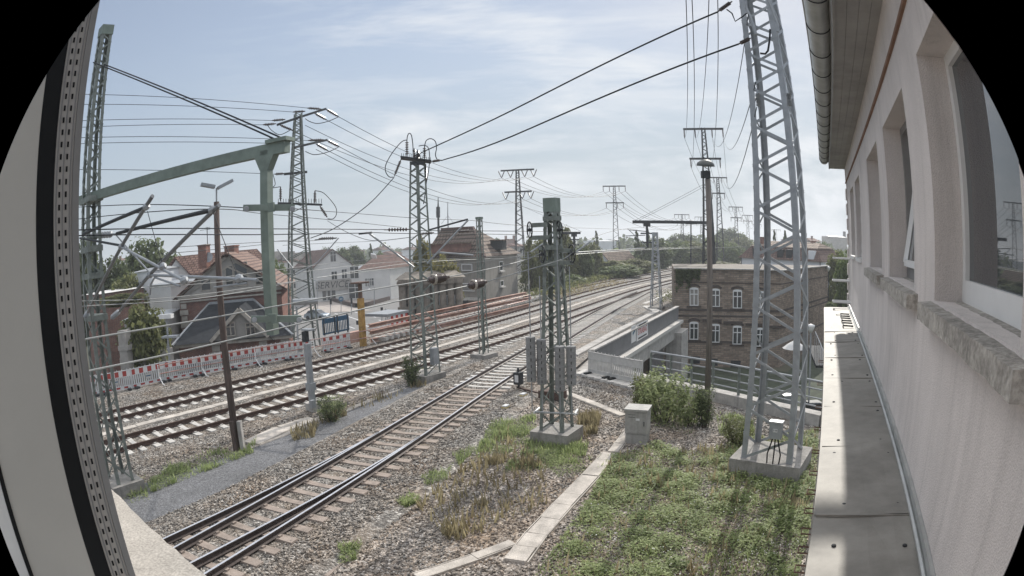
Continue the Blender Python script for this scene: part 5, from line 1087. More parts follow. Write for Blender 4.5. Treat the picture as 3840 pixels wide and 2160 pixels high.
# point machine and its signal lantern, yellow sockets
c = G(2030, 1478, -.15); t = thing('point_machine', 'dark point machine box beside the near track with a lantern', 'point machine', c)
MB().box(c + TN * .5 + Vector((0, 0, .05)), 1.0, .5, .3, ax=TN).build('motor_box', 'rust', t); c2 = G(1945, 1455, -.15); MB().box(c2 + Vector((0, 0, .42)), .3, .3, .5, ax=TD).build('lantern', 'dark', t); MB().box(c2 + Vector((0, 0, .42)) - TD * .155, .17, .01, .3, ax=TN).build('lens', 'white', t); MB().tube([c2, c2 + Vector((0, 0, .85))], .05, 8).build('lantern_post', 'dark', t); MB().box((c + c2) / 2 + Vector((0, 0, .02)), 1.6, .09, .06, ax=(c - c2)).build('stretcher_rod', 'rust', t)
M['yellow'] = mat('yellow_plastic', (.45, .34, .1), .5)
for lb, px, py in (('pale yellow cable socket near the point machine lantern', 1962, 1487), ('pale yellow cable socket on the stones between near track and trough', 1897, 1532)):
    c = G(px, py, EZ + .05); t = thing('cable_socket', lb, 'cable socket', c); MB().box(c, .34, .2, .16, ax=TD).build('body', 'yellow', t); MB().box(c + Vector((0, 0, .1)), .26, .18, .07, ax=TD).build('cover', 'white', t)

# ------------------------------------------------------------------ red and white barrier fence panels
def barrier_meshes(red):
    L, H = 2.0, 1.05; m = {}
    f = MB(); f.box((0, 0, .9), L, .05, .035); f.box((0, 0, .62), L, .05, .03); f.box((0, 0, .18), L, .05, .03); f.box((0, 0, .05), L, .05, .04)
    for s_ in (-1, 1): f.box((s_ * (L / 2 - .02), 0, .48), .045, .06, .92)
    for k in range(6): f.box((-L / 2 + .2 + k * .32, 0, .94), .03, .03, .07)
    for k in range(15): f.box((-L / 2 + .13 + k * .124, 0, .4), .072, .03, .42)
    m['frame'] = f
    m['board'] = MB().box((0, 0, .76), L - .06, .02, .25); m['lower_board'] = MB().box((0, 0, .115), L - .06, .02, .1)
    return m
M['whitedull'] = mat('white_dull', (.5, .49, .47), .6, var=.1)
def barrier_panel(label, group, red, plate):
    t = thing('barrier_panel', label, 'barrier', (0, 0, 0), group)
    for nme, mb in barrier_meshes(red).items(): mb.build(nme, ('white' if nme == 'frame' else 'stripes') if red else 'whitedull', t)
    for s_ in (-.8, .8): MB().box((s_, 0, .02), .22, .75, .1).build('foot', 'rubber' if not red else 'dark', t)
    if plate: MB().box((0, -.03, .42), .36, .012, .22).build('plate', 'whitedull', t); MB().box((0, -.038, .44), .28, .006, .05).build('plate_print', 'blue', t)
    return t
proto = barrier_panel('red and white barrier panel, the one cut by the jamb at the left end of the row', 'red and white barrier panels along the embankment', True, True)
bp = [(262, 1497), (380, 1479), (498, 1457), (622, 1428), (743, 1408), (864, 1386), (979, 1365), (1083, 1348), (1172, 1336)]
names = ['first red and white barrier panel, behind the left mast', 'second red and white panel from the left, just right of the left mast', 'third red and white panel from the left', 'fourth red and white panel from the left, before the leaning lamp post', 'red and white panel touching the leaning wooden lamp post', 'red and white panel just right of the leaning lamp post', 'red and white panel two right of the leaning lamp post', 'red and white panel behind the slim pale post']
for i, (a, b2) in enumerate(zip(bp, bp[1:])):
    p, q = G(*a, EZ + .02), G(*b2, EZ + .02); d = q - p; c = (p + q) / 2
    if i == 0: o_ = proto; o_.location = c
    else: o_ = copy_thing(proto, c)
    o_.rotation_euler = (RNG.normal(0, .01), 0, math.atan2(d.y, d.x)); o_.scale = (d.length / 2.03, 1, 1.14); o_['label'] = names[i]
p, q = G(1212, 1322, EZ + .02), G(1314, 1302, EZ + .02); d = q - p
o_ = copy_thing(proto, (p + q) / 2, math.atan2(d.y, d.x), (d.length / 2, 1, 1.05), 'single red and white barrier panel standing apart beside the yellow post')
pr2 = barrier_panel('plain white barrier panel seen from the back, against the end of the parapet', 'plain barrier panels by the bridge', False, False)
for i, (a, b2) in enumerate((((2207, 1398), (2293, 1418)), ((2293, 1418), (2410, 1442)))):
    p, q = G(*a, EZ + .1), G(*b2, EZ + .1); d = q - p; o_ = pr2 if i == 0 else copy_thing(pr2, (p + q) / 2, label='plain white barrier panel seen from the back, nearer to the bush')
    o_.location = (p + q) / 2; o_.rotation_euler = (0, 0, math.atan2(d.y, d.x) + math.pi); o_.scale = (d.length / 2.02, 1, 1.1)
t = MB()
for k in range(9): p = G(2190, 1402, EZ).lerp(G(2385, 1452, EZ), k / 8); t.box(p + Vector((0, 0, .03)), .42, 1.0, .16, ax=TN)
tag(t.build('concrete_kerb', 'concrete_white'), 'pale concrete kerb pieces under the plain barrier panels', 'kerb')

# ------------------------------------------------------------------ building site along the left edge: beams, tubes, yellow pile, boxes
M['orange'] = mat('orange_primer', (.36, .16, .1), .75, var=.35, vs=.7, col2=(.55, .38, .32))
M['pilebox'] = mat('pile_yellow', (.36, .22, .07), .8, var=.35, vs=4)
for lb, pts, zc, hh in (('upper orange steel beam of the construction site', [(1385, 1228), (1543, 1193), (1700, 1160), (1850, 1128), (1972, 1103)], .95, .17), ('middle orange steel beam of the construction site', [(1388, 1253), (1584, 1208), (1720, 1180), (1850, 1150), (1990, 1120)], .45, .17), ('lowest orange steel beam lying on the ground of the construction site', [(1391, 1283), (1555, 1250), (1700, 1215), (1850, 1180), (1985, 1147)], -.15, .2)):
    P = [G(*p, zc) for p in pts]; t = MB()
    for a, b2 in zip(P, P[1:]): t.bar(a, b2, .25, .05).bar(a + Vector((0, 0, hh)), b2 + Vector((0, 0, hh)), .25, .05).bar(a + Vector((0, 0, hh / 2)), b2 + Vector((0, 0, hh / 2)), .05, hh)
    tag(t.build('steel_beam', 'orange'), lb, 'steel beam', 'orange steel beams')
t = thing('pipe_railing', 'long pale red tube railing on bent standards beside the far track', 'railing', G(1180, 1340, EZ))
rp = [(600, 1437), (760, 1404), (960, 1368), (1180, 1332), (1395, 1291), (1480, 1270), (1640, 1232), (1720, 1212), (1780, 1197), (1900, 1165), (1990, 1140)]
P = [G(px, py + 4, EZ) for px, py in rp]
M['tubered'] = mat('tube_red_white', (.5, .44, .42), .5, .2, var=.3, vs=2.5, col2=(.42, .18, .14))
for z in (.55, 1.0): MB().tube([Vector((p.x, p.y, EZ + z)) for p in P], .03, 6).build('rail', 'tubered', t)
for p in P: MB().tube([p + TN * .75, p + TN * .45 + Vector((0, 0, .05)), p + TN * .05 + Vector((0, 0, .4)), p + Vector((0, 0, 1.05))], .03, 6).build('standard', 'pvc', t)
b = G(1363, 1299, EZ); dY = hd(b); t = thing('steel_pile', 'yellow steel pile with a rusty tube and plate on top', 'pile', b)
MB().box(Vector((b.x, b.y, (at(1354, 1118, dY).z + EZ) / 2)), .32, .32, at(1354, 1118, dY).z - EZ, ax=TD).build('pile', 'pilebox', t); zt_ = at(1350, 1060, dY).z
MB().tube([Vector((b.x, b.y, at(1354, 1120, dY).z)), Vector((b.x, b.y, zt_))], .14, 10).build('tube', 'rusty', t); MB().box(Vector((b.x, b.y, zt_)), .85, .85, .1, ax=TD).build('plate', 'rusty', t)
for z in (1.2, 2.3): MB().box(Vector((b.x, b.y, z)) - TN * .3, .2, .25, .25, ax=TD).build('bracket', 'dark', t)
t = MB(); p, q = G(1215, 1308, EZ), G(1358, 1276, EZ); t.bar(p + Vector((0, 0, .35)), q + Vector((0, 0, .35)), .4, .7); tag(t.build('parapet_wall', 'orange'), 'low orange capped wall between single barrier panel and yellow pile', 'wall')
for i, (lb, a, b2) in enumerate((('blue construction fence panel left part, by the lattice tower', (1212, 1254), (1262, 1245)), ('blue construction fence panel right part, nearer the yellow pile', (1263, 1244), (1309, 1236)))):
    p, q = at(*a, 47), at(*b2, 48); q.z = p.z; t = thing('site_fence', lb, 'site fence', Vector((p.x, p.y, p.z)), 'blue fence panels'); x, o, L = frame3(p, q)
    f = MB(); f.bar(p, q, .05, .12); f.bar(p + Vector((0, 0, .95)), q + Vector((0, 0, .95)), .05, .35)
    for k in range(9): c = p.lerp(q, k / 8); f.bar(c, c + Vector((0, 0, 1.0)), .07, .05)
    f.build('frame', 'blue', t); ft = MB()
    for k in (.1, .9): c = p.lerp(q, k); ft.bar(Vector((c.x, c.y, STZ)), c + Vector((0, 0, 1.2)), .1)
    ft.build('post', 'dark', t)
p, q = at(1458, 1262, 47), at(1530, 1250, 49); q.z = p.z; x, o, L = frame3(p, q); t = thing('site_container', 'red and white boarded site box with a grey sheet on top behind the beams', 'site box', Vector((p.x, p.y, STZ)))
MB().box((p + q) / 2 - o * 1 + Vector((0, 0, (STZ - p.z) / 2)), L, 2, abs(STZ - p.z), ax=x).build('base', 'dark', t)
for k in range(8): MB().box(p + x * (L * (k + .5) / 8) + Vector((0, 0, .75)), L / 8 - .02, .12, 1.5, ax=x).build('board', 'red' if k % 2 else 'white', t)
MB().box((p + q) / 2 - o * 1 + Vector((0, 0, 1.6)), L + .3, 2.2, .2, ax=x).build('cover_sheet', 'galv', t)

# ------------------------------------------------------------------ old brick house at the left with a slate roofed front wing
dG = 50.; ap = at(851, 953, dG); kax = azdir(R(-17)); gn = -kax
g0, g1 = onpl(664, 1108, ap, gn), onpl(1046, 1082, ap, gn); zE = (g0.z + g1.z) / 2; half = (Vector((g1.x, g1.y, 0)) - Vector((g0.x, g0.y, 0))).length / 2
ex_ = Vector((kax.y, -kax.x, 0)); Pm = Vector((ap.x, ap.y, 0)); P, Q = Pm - ex_ * half, Pm + ex_ * half
M['brick_red_gable'] = brick_mat('brick_red_gable', (.2, .088, .07), (.27, .12, .09), (.24, .2, .175), 1, ex_, .26, .085, .012)
M['tile_house'] = brick_mat('roof_tiles_house', (.235, .155, .125), (.305, .205, .165), (.08, .05, .042), 1, kax, .3, .24, .035)
H1, x, o, L, V = gable_house('old red brick house with a wide plastered gable and orange tiled roof', P, Q, 13, STZ, zE, ap.z, 'brick_red_gable', 'tile_house', .5)
MB().add([V(.1, -.06, zE - .1), V(L - .1, -.06, zE - .1), V(L / 2, -.06, ap.z - .2)], [(0, 1, 2)]).build('gable_plaster', 'plaster', H1)
MB().box(V(L / 2, -.1, zE - .05), L + .2, .3, .28, ax=x).box(V(L / 2, -.08, zE - .45), L, .16, .12, ax=x).build('cornice', 'stone', H1)
for s_ in (-1, 1): MB().bar(V(L / 2 + s_ * .1, -.12, ap.z - .25), V(L / 2 + s_ * L / 2, -.12, zE + .1), .2, .22).bar(V(L / 2, -.1, ap.z - 1.0), V(L / 2 + s_ * L * .38, -.1, zE + .25), .1, .12).build('verge_moulding', 'stone', H1)
qn = MB()
for i in range(8): qn.box(V(.35, -.05, zE - .8 - i * .5), .75 if i % 2 else .5, .1, .4, ax=x)
qn.build('quoin', 'stone', H1)
for u, z, w_, h_ in ((L * .28, zE + .25, .9, 1.1), (L * .52, zE + .45, .8, 1.6), (L * .62, zE + .35, 1.3, 1.9), (L * .8, zE + .3, .7, 1.2)): win_on(H1, V(0, 0, 0), x, o, u, z, w_, h_, fm='stone', depth=.08, cross=False)
chimney(H1, V(L * .24, 1.6, zE + 2.0), .8, 1.9); chimney(H1, V(L * .46, 5, ap.z - .3), 1.0, 1.0)
an = MB(); c = V(L * .28, 1.5, ap.z - .4); an.tube([c, c + Vector((0, 0, 2.8))], .035, 5)
for z in (2.6, 2.75): an.bar(c + Vector((-.7, 0, z)), c + Vector((.3, 0, z)), .03)
an.build('antenna', 'dark', H1); dsc = c + Vector((.1, -.1, .3)); MB().lathe(dsc, [(.42, .12), (.3, .04), (.05, 0)], 14, ax=(.2, -1, .2)).build('satellite_dish', 'galv', H1)
# front wing
k0 = 44.; wl = onpl(668, 1285, at(850, 1270, k0), gn); wr = onpl(1084, 1262, at(850, 1270, k0), gn); zW = (wl.z + wr.z) / 2
pl_ = Vector((wl.x, wl.y, 0)); pr_ = Vector((wr.x, wr.y, 0)); dep = (Pm - pl_).dot(kax)
W2 = thing('house_wing', 'dark slate roofed brick front wing with a small plastered gable', 'house', Vector((pl_.x, pl_.y, STZ)))
x2, o2, L2 = frame3(pl_, pr_)
def V2(u, d, z): p = pl_ + x2 * u + kax * d; return Vector((p.x, p.y, z))
MB().add([V2(0, 0, STZ), V2(L2, 0, STZ), V2(L2, 0, zW), V2(0, 0, zW), V2(0, dep, STZ), V2(L2, dep, STZ), V2(L2, dep, zW), V2(0, dep, zW)], [(0, 1, 2, 3), (1, 5, 6, 2), (4, 0, 3, 7)]).build('wall', 'brick_red_gable', W2)
ptop = ap - kax * .3; tl_, tr_ = onpl(784, 1137, ptop, gn), onpl(950, 1126, ptop, gn); zr2 = (tl_.z + tr_.z) / 2; tl_.z = tr_.z = zr2
MB().add([V2(-.4, -.4, zW), V2(L2 + .3, -.4, zW), V2(L2 + .3, dep - .1, zW), V2(-.4, dep - .1, zW), tl_, tr_], [(0, 1, 5, 4), (1, 2, 5), (3, 0, 4)]).build('roof', 'slate', W2)
MB().bar(tl_, tr_, .3, .25).bar(V2(-.4, -.4, zW), tl_, .18, .14).bar(V2(L2 + .3, -.4, zW), tr_, .18, .14).build('ridge_flashing', 'galv', W2)
ga = onpl(899, 1157, pl_ + Vector((0, 0, 1)), gn); gl, gr = onpl(795, 1277, pl_, gn), onpl(1010, 1258, pl_, gn); gl.z = gr.z = zW + .05
off = -kax * .25
MB().add([gl + off, gr + off, ga + off, gl + kax * 1.5, gr + kax * 1.5, ga + kax * 1.5], [(0, 1, 2)]).build('gable_plaster', 'plaster', W2)
rr = MB()
for e in (gl, gr): rr.add([ga + off * 2 + Vector((0, 0, .15)), e + off * 2 + (e - ga).normalized() * .5, e + (e - ga).normalized() * .5 + kax * 4, ga + kax * 4 + Vector((0, 0, .15))], [(0, 1, 2, 3)])
rr.build('gable_roof', 'slate', W2); MB().bar(ga + off * 2.2, gl + off * 2.2, .2, .25).bar(ga + off * 2.2, gr + off * 2.2, .2, .25).build('verge_moulding', 'stone', W2)
gc = lambda px, py: (onpl(px, py, pl_, gn) - pl_).dot(x2)
for px, arch in ((868, True), (942, False)): win_on(W2, V2(0, -.3, 0), x2, o2, gc(px, 1240), onpl(px, 1258, pl_, gn).z, .72, .95, arch, 'stone')
MB().box(V2(L2 / 2, -.12, zW - .1), L2 + .5, .35, .25, ax=x2).build('cornice', 'stone', W2)
for px in (832, 958): win_on(W2, V2(0, 0, 0), x2, o2, gc(px, 1310), zW - 1.75, 1.5, 1.0, False, 'stone')
for px in (810, 988, 1070):
    qn = MB()
    for i in range(5): qn.box(V2(gc(px, 1300), -.05, zW - .5 - i * .5), .9 if i % 2 else .6, .12, .42, ax=x2)
    qn.build('quoin', 'stone', W2)
MB().box(V2(gc(765, 1300), -.7, zW - 1.6), 2.0, 1.5, .9, ax=x2).build('porch', 'slate', W2)

# -- houses and walls around it
def ghouse(label, l, r, apx, d, depth, mw, mr, zb=STZ, az=None, group='houses of the town', wins_=(), oh=.35):
    P, Q = at(*l, d), at(*r, d); A = at(*apx, d); zE = (P.z + Q.z) / 2
    t, x, o, L, V = gable_house(label, Vector((P.x, P.y, 0)), Vector((Q.x, Q.y, 0)), depth, zb, zE, A.z, mw, mr, oh, group, back=azdir(R(az)) if az is not None else None)
    for f, zf, w_, h_ in wins_: win_on(t, V(0, 0, 0), x, o, L * f, zE + zf, w_, h_, cross=w_ > 1)
    return t, x, o, L, V
ghouse('pale gabled house with red roof behind the brick house chimney', (622, 1030), (712, 1022), (672, 967), 68, 12, 'plaster_light', 'tile_red', az=25, wins_=((.3, -.6, .8, 1.0),))
P, Q = at(492, 1040, 66), at(572, 1040, 64); hip_house('white flat roofed annex between the tree and the brick house', Vector((P.x, P.y, 0)), Vector((Q.x, Q.y, 0)), 6, STZ, at(530, 1020, 65).z, at(530, 1020, 65).z + .3, 'plaster_white', 'galv', .8, .2, group='houses of the town')
P, Q = at(560, 1080, 58), at(640, 1085, 54); hip_house('grey rendered annex with a low roof touching the brick house', Vector((P.x, P.y, 0)), Vector((Q.x, Q.y, 0)), 6, STZ, at(600, 1068, 56).z, at(600, 1060, 56).z, 'plaster_light', 'galv', .8, .2, group='houses of the town')
P, Q = at(380, 1120, 60), at(540, 1110, 62); hip_house('long low red brick shed behind the small tree', Vector((P.x, P.y, 0)), Vector((Q.x, Q.y, 0)), 6, STZ, at(440, 1093, 61).z, at(440, 1085, 61).z, 'brick_red', 'plaster_light', .8, .2, group='houses of the town')
P, Q = at(470, 1260, 48), at(625, 1250, 47); hip_house('blue grey garage with dark doors behind the small tree', Vector((P.x, P.y, 0)), Vector((Q.x, Q.y, 0)), 6, STZ, at(540, 1195, 47).z, at(540, 1185, 47).z, 'plaster', 'galv', .8, .2, group='houses of the town')
b = G(1120, 1325, EZ); t = thing('signal_post', 'thin post with a grey rounded hood in front of the lattice tower', 'signal post', b); d_ = hd(b); MB().tube([b, at(1112, 1150, d_)], .06, 6).build('post', 'galv', t); MB().tube([at(1098, 1133, d_), at(1192, 1128, d_)], .2, 8).build('hood', 'galv', t)
t = MB(); t.bar(at(455, 1372, 42) + Vector((0, 0, -1.2)), at(650, 1330, 43) + Vector((0, 0, -1.2)), .3, 3.4); tag(t.build('garden_wall', 'plaster'), 'grey rendered garden wall behind the left barrier panels', 'wall')
t = MB(); t.box(at(474, 1330, 41.5), .7, .7, 3.2).box(at(474, 1302, 41.5), .9, .9, .3); tag(t.build('gate_pillar', 'plaster'), 'grey gate pillar with a brick cap by the garden wall', 'pillar')
# camera-like white box on a thin post in front of the small tree
b = G(640, 1400, EZ); t = thing('signal_post', 'thin post with a white box hood in front of the brick house corner', 'signal post', b); d_ = hd(b); MB().tube([b, at(625, 1195, d_)], .07, 6).build('post', 'galv', t); MB().box(at(624, 1186, d_), .9, .4, .25).build('hood', 'pvc', t); MB().box(at(640, 1262, d_), 1.1, .5, .12).build('platform', 'galv', t)

# ------------------------------------------------------------------ town on the other side of the crossing
SV, x, o, L, V = ghouse('pale grey shop building with dark red gabled roof and dark lettering', (1178, 1000), (1318, 993), (1251, 936), 134, 16, 'plaster_light', 'tile_dark', az=-35, wins_=((.52, .8, 1.3, 2.2), (.53, -3.4, 1.3, 2.2), (.8, -2.9, 1.2, 2.0)))
zE = V(0, 0, 0).z
zg = at(1250, 1068, 134).z; MB().box(V(L * .5, -.15, zg), L * .95, .3, 2.3, ax=x).build('fascia', 'plaster', SV)
text('SERVICE', V(L * .44, -.33, zg), 2.0, x, o, 'dark', SV, shear=.2)
for f in (.29, .43): win_on(SV, V(0, 0, 0), x, o, L * f, STZ + .2, 1.9, 3.6, fm='pvc')
P, Q = at(1346, 1012, 132), at(1462, 1010, 128); SR, x, o, L, V = hip_house('pale building with red tiled roof and skylight right of the shop', Vector((P.x, P.y, 0)), Vector((Q.x, Q.y, 0)), 12, STZ, P.z, at(1400, 958, 132).z, 'plaster_light', 'tile_red', .75, group='houses of the town')
for f in (.27, .4): win_on(SR, V(0, 0, 0), x, o, L * f, P.z - 3.6, 1.3, 1.8)
MB().box(V(L * .3, 2.5, P.z + 2.7), 1.2, .3, 1.0, ax=x, up=(0, -.5, .8)).build('skylight', 'pvc', SR)
P, Q = at(1316, 1010, 133), at(1348, 1012, 132); SM, x, o, L, V = hip_house('pale link building with glazed entrance between shop and right block', Vector((P.x, P.y, 0)), Vector((Q.x, Q.y, 0)), 8, STZ, P.z, P.z + .6, 'plaster_light', 'galv', .8, .1, group='houses of the town'); win_on(SM, V(0, 0, 0), x, o, L * .4, STZ + 4.5, 2.2, 2.6); win_on(SM, V(0, 0, 0), x, o, L * .4, STZ + .3, 3.2, 3.4)
t = thing('pylon_sign', 'grey panel sign beside the parked pale car', 'sign', G(1390, 1108, STZ)); c = G(1392, 1108, STZ); MB().box(c + Vector((0, 0, 2.0)), 2.4, .4, 4).build('panel', 'plaster', t); MB().box(c + Vector((0, 0, 6)), 1.4, .4, 3.6).build('panel', 'dark', t)
# terraced houses left of the shop
for i, (l, r, a, d, lb) in enumerate((((1022, 985), (1066, 985), (1044, 950), 150, 'first terraced house with dormers right of the drop post'), ((1066, 985), (1120, 985), (1092, 945), 152, 'second terraced house with red roof behind the lattice tower'), ((1120, 985), (1180, 990), (1150, 945), 160, 'third terraced house adjoining the shop building'))):
    P, Q = at(*l, d), at(*r, d + 3); t, x, o, L, V = hip_house(lb, Vector((P.x, P.y, 0)), Vector((Q.x, Q.y, 0)), 12, STZ, P.z, at(*a, d).z, 'plaster_white' if i != 1 else 'plaster_light', 'tile_dark', .85, group='houses of the town')
    for f in (.25, .7):
        for z in (-3.2, -6.5): win_on(t, V(0, 0, 0), x, o, L * f, P.z + z, 1.5, 1.9)
        c = V(L * f, 2, P.z + 1.6); MB().box(c, 1.8, 2.5, 2.0, ax=x).build('dormer', 'plaster', t)
# grey block with the big hipped tile roof
dK = 68.; pcK = at(1815, 965, dK); zK = pcK.z; PLk = G(1600, 985, zK) if False else at(1604, 972, 74); PLk.z = zK; PRk = at(1938, 950, 80); PRk.z = zK
GB = thing('apartment_block', 'grey rendered block with a large pale tiled hip roof and few windows', 'building', Vector((pcK.x, pcK.y, STZ)))
x1, o1, L1 = frame3(PLk, pcK); x3, o3, L3 = frame3(pcK, PRk)
bk = PLk + (PRk - pcK)
M['tile_block'] = brick_mat('roof_tiles_block', (.24, .19, .155), (.3, .235, .19), (.045, .03, .025), 1, x3, .4, .42, .07)
M['tile_block_shaded'] = brick_mat('roof_tiles_block_shaded', (.17, .13, .11), (.21, .165, .135), (.04, .03, .025), 1, x1, .4, .42, .07)  # same tiles darkened for the front slope, its shade put into the colour
base4 = [PLk, pcK, PRk, bk]
MB().add([Vector((p.x, p.y, z)) for z in (STZ, zK) for p in base4], [(0, 1, 5, 4), (1, 2, 6, 5), (2, 3, 7, 6), (3, 0, 4, 7)]).build('wall', 'plaster_dark', GB)
ra, rb = at(1655, 860, 76), at(1775, 853, 74); rb.z = ra.z
ec4 = [p + (p - (PLk + PRk) / 2).normalized() * .7 + Vector((0, 0, .02)) for p in base4]
MB().add(ec4 + [ra, rb], [(0, 1, 5, 4), (3, 0, 4), (2, 3, 4, 5)]).build('roof', 'tile_block_shaded', GB); MB().add([ec4[1], ec4[2], rb + Vector((0, 0, 0))], [(0, 1, 2)]).build('roof', 'tile_block', GB)
MB().bar(ra, rb, .4, .3).bar(ec4[1], rb, .25, .25).build('ridge_tiles', 'tile_dark', GB)
MB().box(pcK + o1 * .05 + o3 * .05 + Vector((0, 0, (STZ - zK) / 2)), .14, .14, zK - STZ).build('downpipe', 'dark', GB)
cw = (ec4[1] + ec4[2] + rb) / 3; cw = ec4[1].lerp(ec4[2], .48).lerp(rb, .28); MB().box(cw + o3 * .4 + Vector((0, 0, .25)), 1.7, 1.4, 1.1, ax=x3).build('dormer', 'dark', GB); MB().box(cw + o3 * .5 + Vector((0, 0, .85)), 2.1, 1.7, .12, ax=x3).build('dormer_roof', 'tile_pale', GB)
cw = ec4[0].lerp(ec4[1], .5).lerp(ra.lerp(rb, .5), .3); MB().box(cw + o1 * .5 + Vector((0, 0, .1)), 5, 1.6, 1.0, ax=x1).build('dormer', 'brick_red', GB); MB().box(cw + o1 * .6 + Vector((0, 0, .65)), 5.4, 2.0, .12, ax=x1).build('dormer_roof', 'tile_pale', GB)
ug = lambda px, py, P_, o_, x_: ((onpl(px, py, P_, o_) - P_).dot(x_), onpl(px, py, P_, o_).z)
for px, ya, yb, w_ in ((1877, 980, 1015, 1.3), (1880, 1052, 1073, 1.2)):
    u, z1 = ug(px, ya, pcK, o3, x3); _, z0 = ug(px, yb, pcK, o3, x3); win_on(GB, pcK, x3, o3, u, z0, w_, z1 - z0, cross=False); MB().box(pcK + x3 * u + o3 * .15 + Vector((0, 0, z0 - .1 - zK)), w_ + .3, .3, .15, ax=x3).build('sill', 'concrete_white', GB)
for px, ya, yb, w_ in ((1752, 990, 1015, 1.6), (1757, 1062, 1092, 1.9)):
    u, z1 = ug(px, ya, pcK, o1, x1); _, z0 = ug(px, yb, pcK, o1, x1); win_on(GB, pcK, x1, o1, u, z0, w_, z1 - z0, cross=False)
MB().bar(pcK + o1 * .1 + x1 * -.2 + Vector((0, 0, at(1750, 1126, 68).z - zK)), PLk.lerp(pcK, .45) + o1 * .1 + Vector((0, 0, at(1750, 1126, 68).z - zK)), .3, .3).build('ledge', 'concrete_white', GB)
# weathered stone pavilion with columns before the block
P, Q = at(1495, 1090, 58), at(1735, 1080, 58); zt2 = at(1600, 1045, 58).z; t, x, o, L, V = hip_house('weathered stone pavilion with half columns in front of the grey block', Vector((P.x, P.y, 0)), Vector((Q.x, Q.y, 0)), 5, STZ, zt2, zt2 + .6, 'stone_old', 'stone_old', .8, .3, 'pavilion', 'pavilion')
for k in range(8): MB().lathe(V(L * (k + .5) / 8, -.25, STZ), [(.45, 0), (.45, .4), (.33, .5), (.3, zt2 - STZ - .6), (.45, zt2 - STZ - .5), (.45, zt2 - STZ - .05)], 10).build('column', 'stone_old', t)
for f in (.19, .69, .94): MB().box(V(L * f, -.03, STZ + 3.2), 1.6, .1, 4.6, ax=x).build('opening', 'dark', t)
win_on(t, V(0, 0, 0), x, o, L * .75, zt2 - 4.0, 1.5, 2.4)
for z in (zt2 - .3, zt2 - 2.6): MB().box(V(L / 2, -.15, z), L + .3, .5, .25, ax=x).build('cornice', 'stone_old', t)
t = MB(); p, q = at(1640, 1215, 50), at(1815, 1165, 56); q.z = p.z; t.bar(p, q, .06, .1); t.bar(p + Vector((0, 0, -1)), q + Vector((0, 0, -1)), .05)
for k in range(40): c = p.lerp(q, k / 39); t.bar(c, c - Vector((0, 0, 1.1)), .04)
tag(t.build('fence', 'dark'), 'dark bar fence in front of the stone pavilion', 'fence')

# ------------------------------------------------------------------ cars, signals and signs at the crossing
M['carwhite'] = mat('car_pale', (.55, .57, .58), .25, .2, var=.03, spec=.6); M['carsilver'] = mat('car_silver', (.3, .35, .4), .3, .4, var=.03, spec=.6)
def car(label, c, az, m, sc=1.):
    t = thing('parked_car' if 'parked' in label else 'car', label, 'car', c, 'cars at the crossing'); x = azdir(az); y = Vector((-x.y, x.x, 0))
    def Z(u, v, z): return c + (x * u + y * v + Vector((0, 0, z))) * sc
    pr = [(-2.15, .45), (-2.1, .8), (-1.95, .95), (-1.2, 1.0), (1.0, .95), (1.9, .8), (2.15, .6), (2.15, .35), (-2.1, .3)]
    top = [(-1.75, .95), (-1.35, 1.42), (-.2, 1.5), (.45, 1.42), (1.15, .93)]
    b_ = MB(); n = len(pr); b_.add([Z(u, -.85, z) for u, z in pr] + [Z(u, .85, z) for u, z in pr], [tuple(range(n)), tuple(range(2 * n - 1, n - 1, -1))] + [(i, i + n, (i + 1) % n + n, (i + 1) % n) for i in range(n)]); b_.build('body', m, t)
    g_ = MB(); n = len(top); g_.add([Z(u, -.8 + (.15 if z > 1.2 else 0), z) for u, z in top] + [Z(u, .8 - (.15 if z > 1.2 else 0), z) for u, z in top], [tuple(range(n)), tuple(range(2 * n - 1, n - 1, -1))] + [(i, i + n, i + 1 + n, i + 1) for i in range(n - 1)]); g_.build('window', 'glass', t)
    MB().add([Z(u, v * .62, z + .02) for u, z in top[1:4] for v in (-1, 1)], [(0, 1, 3, 2), (2, 3, 5, 4)]).build('roof', m, t)
    for u in (-1.35, 1.3):
        for v in (-.82, .82): MB().lathe(Z(u, v - .1 * (1 if v > 0 else -1), .32), [(.32 * sc, 0), (.32 * sc, .2 * sc)], 14, ax=y * (1 if v > 0 else -1)).build('wheel', 'rubber', t)
    for v in (-.6, .6): MB().box(Z(2.12, v, .68), .1 * sc, .3 * sc, .14 * sc, ax=x).build('headlight', 'white', t)
    return t
car('pale estate car parked at the right of the shop building', G(1432, 1112, STZ), R(60), 'carwhite', 1.15)
car('silver car driving on the crossing behind the lattice tower', G(1190, 1196, STZ), R(110), 'carsilver', 1.0)
def sig(label, name, cat, px, pyb, pyt, parts, zb=STZ):
    b = G(px, pyb, zb); d = hd(b); t = thing(name, label, cat, b); MB().tube([b, at(px, pyt, d)], .06, 6).build('post', 'galv', t); return t, d
for lb, px, pyb, pyt in (('traffic light on the paved island left of the yellow pile', 1240, 1183, 1122), ('traffic light right behind the yellow pile, left side', 1318, 1180, 1120), ('traffic light beside the diamond priority sign', 1432, 1222, 1158)):
    t, d = sig(lb, 'traffic_light', 'traffic light', px, pyb, pyt, None); c = at(px, pyt + 8, d); dv = (CAM - c); dv.z = 0; dv.normalize(); MB().box(c, .34, .3, 1.0, ax=Vector((-dv.y, dv.x, 0))).build('lamp_housing', 'dark', t)
    for k in (-1, 0, 1): MB().lathe(c + dv * .15 + Vector((0, 0, k * .3)), [(.11, 0), (.1, .05)], 10, ax=dv).build('lens', 'rubber', t)
